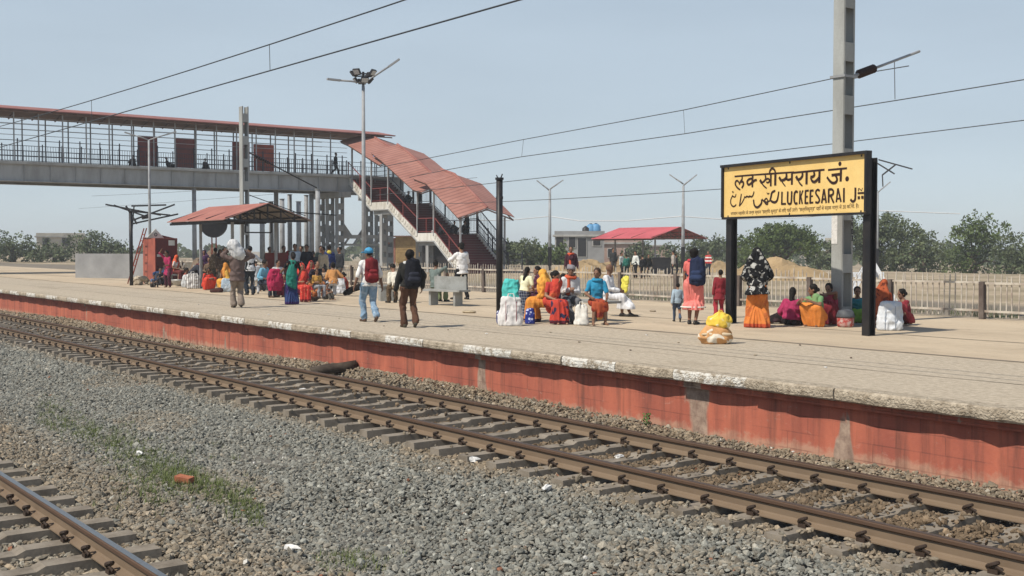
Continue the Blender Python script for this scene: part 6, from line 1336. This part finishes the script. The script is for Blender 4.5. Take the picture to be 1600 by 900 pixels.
# yellow bag on a bundle, front right
p = g(1118, 537); o = thing('cloth_bundle', 'orange cream bundle on the platform in front of the left sign post', 'bundle', p, heading(p, 0)+.15); mb = MB(); mb.cap((-.17,0,.11), (.17,.02,.11), .13, .13, 14).cap((-.12,.0,.17), (.10,0,.19), .12, .12, 14); part_r('bag_body', mb, cloth('#d39a5a', 'floral', '#e8dcc6', 5), o, .018, 2, ('bag', .012), .003)
mb = MB(); mb.ell((0,.13,.17), (.27,.02,.035), nu=12, nv=6); mb.build('cloth_fold', cloth('#e0c9a4'), o, smooth=True)
p2 = Vector((p.x+.04, p.y+.05, .285)); o = thing('plastic_bag', 'bright yellow plastic bag lying on top of the orange bundle', 'bag', p2, heading(p, 0)-.1); mb = MB(); mb.cap((-.11,0,.10), (.12,0,.08), .11, .10, 12).cap((-.05,0,.16), (.02,0,.19), .08, .06); part_r('bag_body', mb, cloth('#f0c814', 'floral', '#f0e6b0', 5), o, .016, 1, ('bag', .014)); MB().tube([(-.02,0,.22),(-.05,.0,.27),(.0,.01,.29),(.03,0,.23)], .012, 6).build('knot', cloth('#f0c814'), o)
# ---- beyond the fence
person(0, 0, 'man with orange scarf standing behind the middle bench', 1.66, 5, 'stand', [('shirt', '#4a2430', {}), ('scarf', '#e8521a', dict(ends=1, long=.5)), ('trousers', '#33302e')], 'short', sk=.8, loc=g(893, 452), group=GR_F)
fw = [(958, 428, 386, 'man in dark grey clothes standing at the left of the far men', '#3c3d3e', '#4a4744', 20), (971, 431, 393, 'man in pale white shirt second in the row of far men', '#c6d0cc', '#2c2f33', 60), (979, 433, 401, 'boy in teal green shirt between the far men in white', '#1f6d60', '#22403c', 190), (993, 433, 391, 'man in white shirt and black trousers among the far men', '#e0e3dd', '#1d1d20', -40), (1005, 434, 398, 'person in black crouching left of the dark box cart', '#1b1b1f', '#1b1b1f', 200), (1013, 432, 399, 'second person in black beside the dark box cart', '#22211f', '#232226', 30), (1052, 432, 390, 'man in pale checked shirt right of the dark box cart', '#b3aaa0', '#2f2f33', -80), (1056, 430, 396, 'dark clothed person by the far lamp post', '#2c2a2c', '#2b2b2d', 90), (1107, 430, 391, 'boy in red and white shirt standing far behind the fence', '#c23a38', '#2c3440', -30)]
for px, py, top, lab, c1, c2, fc_ in fw:
    p = g(px, py); H = (py-top)*depth(p)/F
    person(0, 0, lab, min(1.75, max(1.3, H)), fc_, 'stand' if 'crouch' not in lab else 'stand', [('shirt', c1 if 'red and' not in lab else cloth('#c23a38', 'hstripe', '#e8e4e0', 1.6), {}), ('trousers', c2)], 'short', loc=Vector((p.x, p.y, -.05)), group=GR_F, vox=.032, lean=20 if 'crouch' in lab else 0, eyes=False)
p = atY(977, 450, 24.38); o = thing('yellow_cloth', 'yellow cloth hung over the picket fence', 'cloth', (p.x, 24.36, .28)); mb = MB(); mb.cap((-.10,0,.35), (.10,0,.40), .09, .10).cap((0,0,.10), (.03,0,.35), .15, .13); mb.v = [v*np.array([1,.3,1]) for v in mb.v]; part_r('cloth_folds', mb, cloth('#dfd536'), o, .02, 1, ('wr', .012))
# ---- under the shelter and at the left
L_ = GR_L
person(0, 0, 'man in dark vest and white sleeves standing behind the sack carrier', 1.68, 200, 'stand', [('shirt', '#d8dadd', {}), ('vest', '#242a30'), ('trousers', '#2b323c', dict(hem=.03)), ('shoes', M_shoe)], 'short', loc=g(391, 461), hr=(.34,.26,1.2), group=L_)
person(0, 0, 'child in pale kurta standing beside the man in the dark vest', 1.2, 180, 'stand', [('kurta', '#c9cdd2', dict(below=(.2,.03))), ('trousers', '#c4c8ce'), ('shoes', M_shoe)], 'short', loc=g(400, 459), group=L_)
person(0, 0, 'man in light blue shirt seated at the end of the bench', 1.62, 50, 'sit', [('shirt', '#6fb0cd', dict(fore=.5)), ('trousers', '#343844', dict(hem=.02)), ('shoes', M_sandal)], 'short', sk=.65, loc=feet_at(421, 465, 50)+Vector((0,.1,0)), lean=12, group=L_)
person(0, 0, 'person in white seated on the bench behind the magenta bundle', 1.55, 20, 'sit', [('shirt', '#d2d2d0', {}), ('trousers', '#4a4a52')], 'short', loc=g(433, 459), group=L_)
for px, py, top, lab, c1, c2, fc_, ex in ((445, 450, 384, 'dark clothed person standing left of the man in pale blue', '#1e1a1e', '#26262a', 10, ()), (462, 451, 381, 'man in pale blue shirt standing behind the woman in teal', '#bccfe0', '#3a4048', 5, ()), (480, 451, 382, 'man in dark jacket over a light shirt standing under the shelter', '#1d222d', '#2b2d33', -20, ()), (491, 449, 392, 'person in black standing between the two jackets', '#191c22', '#22242a', 160, ()), (501, 448, 384, 'man in dark green top standing left of the yellow hood', '#20302f', '#a4a8a8', 20, ()), (514, 450, 383, 'person in blue jacket with a yellow hood seen from behind', '#26356e', '#8d8f90', 185, (('hood', '#e8d23a'),)), (432, 449, 390, 'person in grey standing behind the seated people under the shelter', '#55504e', '#333338', 30, ())):
    p = g(px, py); H = (py-top)*depth(p)/F
    person(0, 0, lab, min(1.78, H), fc_, 'stand', [('jacket' if 'jacket' in lab else 'shirt', c1, dict(o=.03)), ('trousers', c2), ('shoes', M_shoe)]+list(ex), 'short', loc=p, group=L_, hl=(-.2,.12,.95), sk=.7)
person(0, 0, 'woman in red sari seated at the right end of the shelter group', 1.5, 15, 'sit', [('sari', cloth('#cf2a1c', 'print', '#e46a4a', 10), dict(r1=.115, hem=.04)), ('blouse', '#b0203a', dict(fem=1)), ('pallu', '#d93a24', dict(wide=.11)), ('veil', '#d8402a', {})], 'bun', fem=1, loc=feet_at(478, 472, 15), group=L_)
person(0, 0, 'woman in purple red sari behind the woman in red', 1.52, -20, 'sit', [('sari', '#8c2a5a', dict(r1=.14)), ('blouse', '#7c2a64', dict(fem=1)), ('pallu', cloth('#a03070', 'floral', '#c86a90', 9))], 'bun', fem=1, loc=g(469, 463), group=L_)
person(0, 0, 'man in dark printed shirt seated leaning forward beside the child in yellow', 1.6, 40, 'sit', [('shirt', cloth('#2a2530', 'print', '#544a58', 16), {}), ('trousers', '#c2743e')], 'short', loc=g(488, 466), lean=22, group=L_, hl=(-.14,.42,.66))
person(0, 0, 'child in yellow and dark top seated in front with grey trousers', 1.2, 30, 'sit', [('tshirt', cloth('#d8a03a', 'floral', '#5a4030', 6), dict(fore=.5, up=1)), ('trousers', '#8f939a', dict(hem=.02)), ('shoes', M_shoe)], 'short', loc=feet_at(500, 471, 30, .3, 1.2)+Vector((0,0,.10)), sk=.8, group=L_, pel=(0,0,.50))
person(0, 0, 'young child seated behind the child in yellow', 1.1, -10, 'sit', [('tshirt', '#b59a80', {}), ('trousers', '#3a3a42')], 'short', loc=g(507, 461)+Vector((0,0,.12)), sk=.75, group=L_)
person(0, 0, 'person in orange top seated by a white bag at the right of the shelter group', 1.5, 190, 'sit', [('shirt', '#c98a45', {}), ('trousers', '#b7bbc2')], 'thick', sk=.8, loc=g(521, 463), group=L_, lean=20, hr=(.3,.3,.7))
sack(530, 459, .42, .56, 'white bag standing beside the person in the orange top', cloth('#dcdde0'), .3, 0, name='carry_bag', cat='bag')
person(0, 0, 'woman in bright red orange cloth crouching in front of the left benches', 1.5, 30, 'squat', [('sari', cloth('#e23a16'), dict(o=.03, hem=.05)), ('blouse', '#5a2a26', dict(fem=1)), ('shawl', '#d8341a', dict(low=0))], 'bun', fem=1, sk=.5, loc=g(324, 453), nod=22, group=L_)
person(0, 0, 'woman in orange sari sitting behind the striped white bag', 1.5, 60, 'knees', [('sari', '#df5a1e', dict(o=.02)), ('blouse', '#b8402c', dict(fem=1)), ('pallu', '#d84a2a')], 'bun', fem=1, sk=.6, loc=g(288, 447), group=L_)
person(0, 0, 'grey haired woman in dark clothes seated low behind the striped bag', 1.45, 120, 'squat', [('sari', '#3d3236', {}), ('blouse', '#54444a', dict(fem=1))], 'bun', (.2,.19,.18), fem=1, sk=.6, loc=g(306, 444), group=L_)
sack(302, 451, .55, .60, 'white carry bag with grey stripes in front of the left benches', cloth('#e8e6e2', 'stripe', '#8f8a86', 4.2), .34, .1, handles=True, name='carry_bag', cat='bag')
sack(291, 449, .34, .52, 'plain pale bag left of the striped white bag', cloth('#c9cbcc'), .3, 0, name='carry_bag', cat='bag')
person(0, 0, 'man in dark shirt seated leaning far forward on the left bench', 1.66, 78, 'sit', [('shirt', '#343640', {}), ('trousers', '#24222a')], 'short', sk=.55, loc=g(299, 447), lean=46, nod=15, hl=(-.1,.66,.62), hr=(.12,.66,.62), group=L_)
person(0, 0, 'man in dark jacket and blue trousers reclining on the left bench', 1.68, -62, 'sit', [('jacket', '#2e3a4a', {}), ('trousers', '#2f4a74'), ('shoes', M_shoe)], 'short', sk=.5, loc=g(258, 444), lean=-30, fl=(-.1,.55), fr=(.10,.40), hl=(-.34,.12,1.0), hr=(.3,-.1,.72), group=L_)
person(0, 0, 'woman in magenta kurta with one arm raised beside the reclining man', 1.52, -30, 'stand', [('kurta', '#b41f5a', dict(below=(.28,.04), fem=1, fore=.1)), ('trousers', '#5a2a3c')], 'bun', fem=1, sk=.7, loc=g(263, 449), lean=14, hr=(.16,.30,1.72), er=(1,0,0), hl=(-.1,.36,1.0), group=L_)
person(0, 0, 'woman with an orange head veil seated behind the woman in magenta', 1.5, 40, 'sit', [('sari', '#6e2c2a', {}), ('blouse', '#d8d0c8', dict(fem=1)), ('pallu', '#c94a1c'), ('veil', '#e2561c', {})], 'bun', fem=1, sk=.6, loc=g(275, 446)+Vector((0,0,.15)), group=L_)
person(0, 0, 'person in mottled brown clothes standing behind the left benches', 1.62, 150, 'stand', [('shirt', cloth('#6a5a48', 'floral', '#a39078', 8), {}), ('trousers', '#4a4640')], 'short', sk=.7, loc=g(337, 449), group=L_)
person(0, 0, 'second person in brown print with a dark shawl beside the yellow sari', 1.55, 30, 'stand', [('sari', cloth('#4e443c', 'floral', '#7c6e5c', 8), dict(hem=.06)), ('shawl', cloth('#5c4c42', 'floral', '#8e7a66', 8), dict(low=.1)), ('veil', '#3a2a2e', {})], 'bun', fem=1, sk=.6, loc=g(346, 450), group=L_)
person(0, 0, 'woman in golden yellow sari half hidden by the sack carrier', 1.5, 200, 'squat', [('sari', cloth('#e0a01c'), dict(o=.03, hem=.04)), ('blouse', '#b0661c', dict(fem=1)), ('pallu', '#e4ac2a', dict(wide=.11)), ('veil', '#d88a1c', {})], 'bun', fem=1, loc=g(354, 455), pel=(0,-.05,.45), group=L_)
sack(357, 456, .5, .48, 'pale blue grey cloth bundle at the feet of the sack carrier', cloth('#9fb0bd', 'floral', '#c9d3da', 6), .4, 0, name='cloth_bundle', cat='bundle')
sack(338, 457, .46, .16, 'small dark brown bundle on the ground in front of the yellow sari', cloth('#4a2a24'), .3, 0, name='cloth_bundle', cat='bundle')
p = g(276, 447); o = MB(); o.tube([(0,0,0),(0,0,.03),(0,0,.2),(0,0,.26)], [.12,.24,.36,.38], 20); o = o.build('metal_basin', plain('dull_metal', (.42,.42,.40), .45, .4), smooth=True, loc=(p.x+.1, p.y+.1, .02)); tag(o, 'wide grey metal basin under the left bench', 'basin')
p = g(413, 452); o = thing('maroon_board', 'maroon board standing behind the man in the light blue shirt', 'board', (p.x, p.y+.5, 0), heading(p, 10)); MB().bb(-.42,.42,-.02,.02,.55,1.42).build('panel', M_maroon, o); [MB().bb(x-.025,x+.025,-.015,.015,0,.549).build('leg', M_dark, o) for x in (-.3,.3)]
for px, py, lab, H, fc_, ps, wr, ex in (
    (250, 446, 'person in dark grey seated low behind the knees of the reclining man', 1.5, 20, 'knees', [('shirt', '#3a3b44', {}), ('trousers', '#2a2a30')], {}),
    (313, 443, 'woman in pale print sari seated behind the man leaning forward', 1.5, 10, 'sit', [('sari', cloth('#8e7f70', 'floral', '#c2b6a4', 9)), ('blouse', '#6e2c34', dict(fem=1)), ('pallu', '#9a8b7c')], dict(fem=1)),
    (329, 447, 'man in brown checked shirt seated left of the mottled brown standing person', 1.6, -15, 'sit', [('shirt', cloth('#5c4636', 'check', '#8a725c', 5), {}), ('trousers', '#3c3a38')], {}),
    (366, 446, 'woman in orange brown sari standing behind the sack carrier', 1.52, 20, 'stand', [('sari', '#a8521e'), ('blouse', '#6e2a1c', dict(fem=1)), ('pallu', '#c4681f')], dict(fem=1)),
    (408, 455, 'small child in grey crouching left of the man in light blue', .95, 30, 'squat', [('shirt', '#77797e', {}), ('trousers', '#4b4b50')], {}),
    (447, 463, 'woman in dark red sitting on the ground beside the bench leg', 1.48, -25, 'knees', [('sari', '#7c2230', dict(o=.01)), ('blouse', '#542028', dict(fem=1)), ('pallu', '#8a2a38')], dict(fem=1)),
    (486, 459, 'woman in bright red scarf between the purple sari and the dark print shirt', 1.5, 5, 'sit', [('sari', '#c02a24'), ('blouse', '#9c2028', dict(fem=1)), ('veil', '#d03a2c', {})], dict(fem=1)),
    (509, 468, 'child in rust coloured shirt sitting on the ground beside the child in yellow', 1.0, 45, 'knees', [('tshirt', '#a85a34', {}), ('trousers', '#5a564e')], {}),
    (470, 447, 'tall man in grey shirt behind the man in pale blue', 1.7, -30, 'stand', [('shirt', '#7b7f86', {}), ('trousers', '#2c2d33')], {}),
    (422, 447, 'man in dark brown shirt standing behind the maroon board', 1.66, 15, 'stand', [('shirt', '#3b2c28', {}), ('trousers', '#2b2a2c')], {})):
    person(0, 0, lab, H, fc_, ps, wr, 'bun' if ex.get('fem') else 'short', loc=g(px, py), group=L_, sk=.75, **ex)
for px, py, lab, H, fc_, ps, wr, ex in (
    (239, 449, 'child in faded blue sitting on the stones below the reclining man', 1.0, 30, 'knees', [('tshirt', '#5a78a0', {}), ('trousers', '#3e3a38')], {}),
    (271, 442, 'man in maroon shirt standing behind the woman with the orange head veil', 1.62, 10, 'stand', [('shirt', '#5c1f2a', {}), ('trousers', '#26262c')], {}),
    (320, 441, 'woman in dark purple veil standing at the back of the left group', 1.52, -20, 'stand', [('sari', '#43284a'), ('shawl', '#4e2c56', dict(low=.1)), ('veil', '#4e2c56', {})], dict(fem=1)),
    (350, 447, 'man in olive shirt standing right of the person in brown print', 1.64, 40, 'stand', [('shirt', '#5d5a3c', {}), ('trousers', '#3a342c')], {}),
    (378, 449, 'boy in rust checked shirt behind the elbow of the sack carrier', 1.4, -15, 'stand', [('shirt', cloth('#8a4a2a', 'check', '#c0a080', 6), {}), ('trousers', '#2e2e36')], {}),
    (452, 450, 'woman in crimson veil standing left of the woman in teal', 1.5, 15, 'stand', [('sari', '#9c1f38'), ('blouse', '#74182c', dict(fem=1)), ('veil', '#b02440', dict(long=.35))], dict(fem=1)),
    (491, 470, 'toddler in orange sitting at the feet of the man in dark print', .82, 5, 'floor', [('tshirt', '#d0702a', {}), ('trousers', '#6e5a4a')], {}),
    (505, 452, 'man in beige shirt standing behind the young child', 1.64, -35, 'stand', [('shirt', '#b3a58c', {}), ('trousers', '#3a3a3e')], {}),
    (531, 449, 'man in charcoal shirt standing right of the yellow hood', 1.66, -60, 'stand', [('shirt', '#33353a', {}), ('trousers', '#54504a')], {}),
    (540, 458, 'woman in brick red sari sitting on the ground right of the white bag', 1.46, -50, 'knees', [('sari', '#a03a28', dict(o=.015)), ('blouse', '#6c2420', dict(fem=1)), ('pallu', '#b0442c')], dict(fem=1))):
    person(0, 0, lab, H, fc_, ps, wr, 'bun' if ex.get('fem') else 'short', loc=g(px, py), group=L_, sk=.75, **ex)
for k, (px, py) in enumerate(((420, 492), (530, 498), (700, 516), (760, 522), (905, 535), (985, 548), (1010, 524), (1180, 556), (1250, 540), (1290, 575), (860, 520), (600, 510), (310, 476), (1060, 536), (1330, 560))):
    p = g(px, py); mb = MB(); mb.ell((0,0,0), (random.uniform(.02,.05), random.uniform(.015,.03), .008), nu=7, nv=4); mb.v[0] = mb.v[0]*np.array(rng.uniform(.6, 1.3, (len(mb.v[0]),1))); o = mb.build('litter', (M_paper, rub_m[1], M_sandal)[k % 3], loc=(p.x, p.y, .012)); o.rotation_euler.z = random.random()*3
    tag(o, 'tiny scrap of litter lying on the bare platform', 'litter', 'litter on the platform')
# ---- on the bridge and on the stairs
def on_bridge(px, lab, H, pose, fc_, c1, c2, Y=None, X=BX0-.7, z=DK, **kw):
    p = atX(px, 270, X); person(0, 0, lab, H, fc_, pose, [('shirt', c1, {}), ('trousers', c2)], 'short', loc=Vector((X, p.y, z)), sk=.6, vox=.032, group=GR_S, eyes=False, **kw)
on_bridge(524, 'dark figure walking on the footbridge near the head of the stairs', 1.68, 'walk', 90, '#1d1e26', '#1c1c22')
on_bridge(319, 'person sitting against the bridge railing right of the second maroon panel', 1.5, 'knees', 40, '#3b3336', '#22232a'); on_bridge(209, 'person sitting on the bridge left of the first maroon panel', 1.5, 'knees', -30, '#24242c', '#22232a'); on_bridge(264, 'person lying back on the bridge deck between two maroon panels', 1.5, 'floor', 90, '#2c2a30', '#22232a', lean=-20)
for px, x, y, lab, pose, c1 in ((588, -70.3, 43.6, 'person in black sitting on the upper stair landing', 'squat', '#1a1a20'), (596, -70.0, 44.4, 'person standing dark on the upper stair landing', 'stand', '#201d24'), (646, -65.4, 43.2, 'person in dark clothes seated on the stairs with a white bundle', 'knees', '#26242c'), (661, -64.6, 43.7, 'person in black seated on the lower stair landing', 'squat', '#17171c'), (669, -64.0, 44.1, 'second person in black crowded on the lower stair landing', 'squat', '#1c1b22'), (664, -64.3, 44.6, 'tall person standing at the back of the lower stair landing', 'stand', '#201f28')):
    person(0, 0, lab, 1.6, 60, pose, [('shirt', c1, {}), ('trousers', '#1d1d24')], 'short', loc=Vector((x, y, zs(x) if abs(zs(x)-4.72) < .01 or abs(zs(x)-2.48) < .01 else zs(x)+.02)), sk=.6, vox=.032, group=GR_S, eyes=False)
sack(0, 0, .3, .28, 'small white bundle on the stairs beside a seated person', cloth('#e6e4e2'), .25, 0, loc=Vector((-65.2, 42.5, 2.49)), name='cloth_bundle', cat='bundle')
flush()

# ---------------------------------------------------------------- dusty air
hb_ = MB().bb(-940, 440, -340, 940, -3.4, 12.5)
t = NT('dusty_air'); t.t.nodes.remove(t.p); pv = t.t.nodes.new('ShaderNodeVolumePrincipled'); pv.inputs['Density'].default_value = .0008; pv.inputs['Color'].default_value = (.93,.97,1.0,1); pv.inputs['Anisotropy'].default_value = .0
t.l(pv.outputs[0], t.t.nodes['Material Output'].inputs['Volume'])
tag(hb_.build('haze', t.m), kind='stuff')
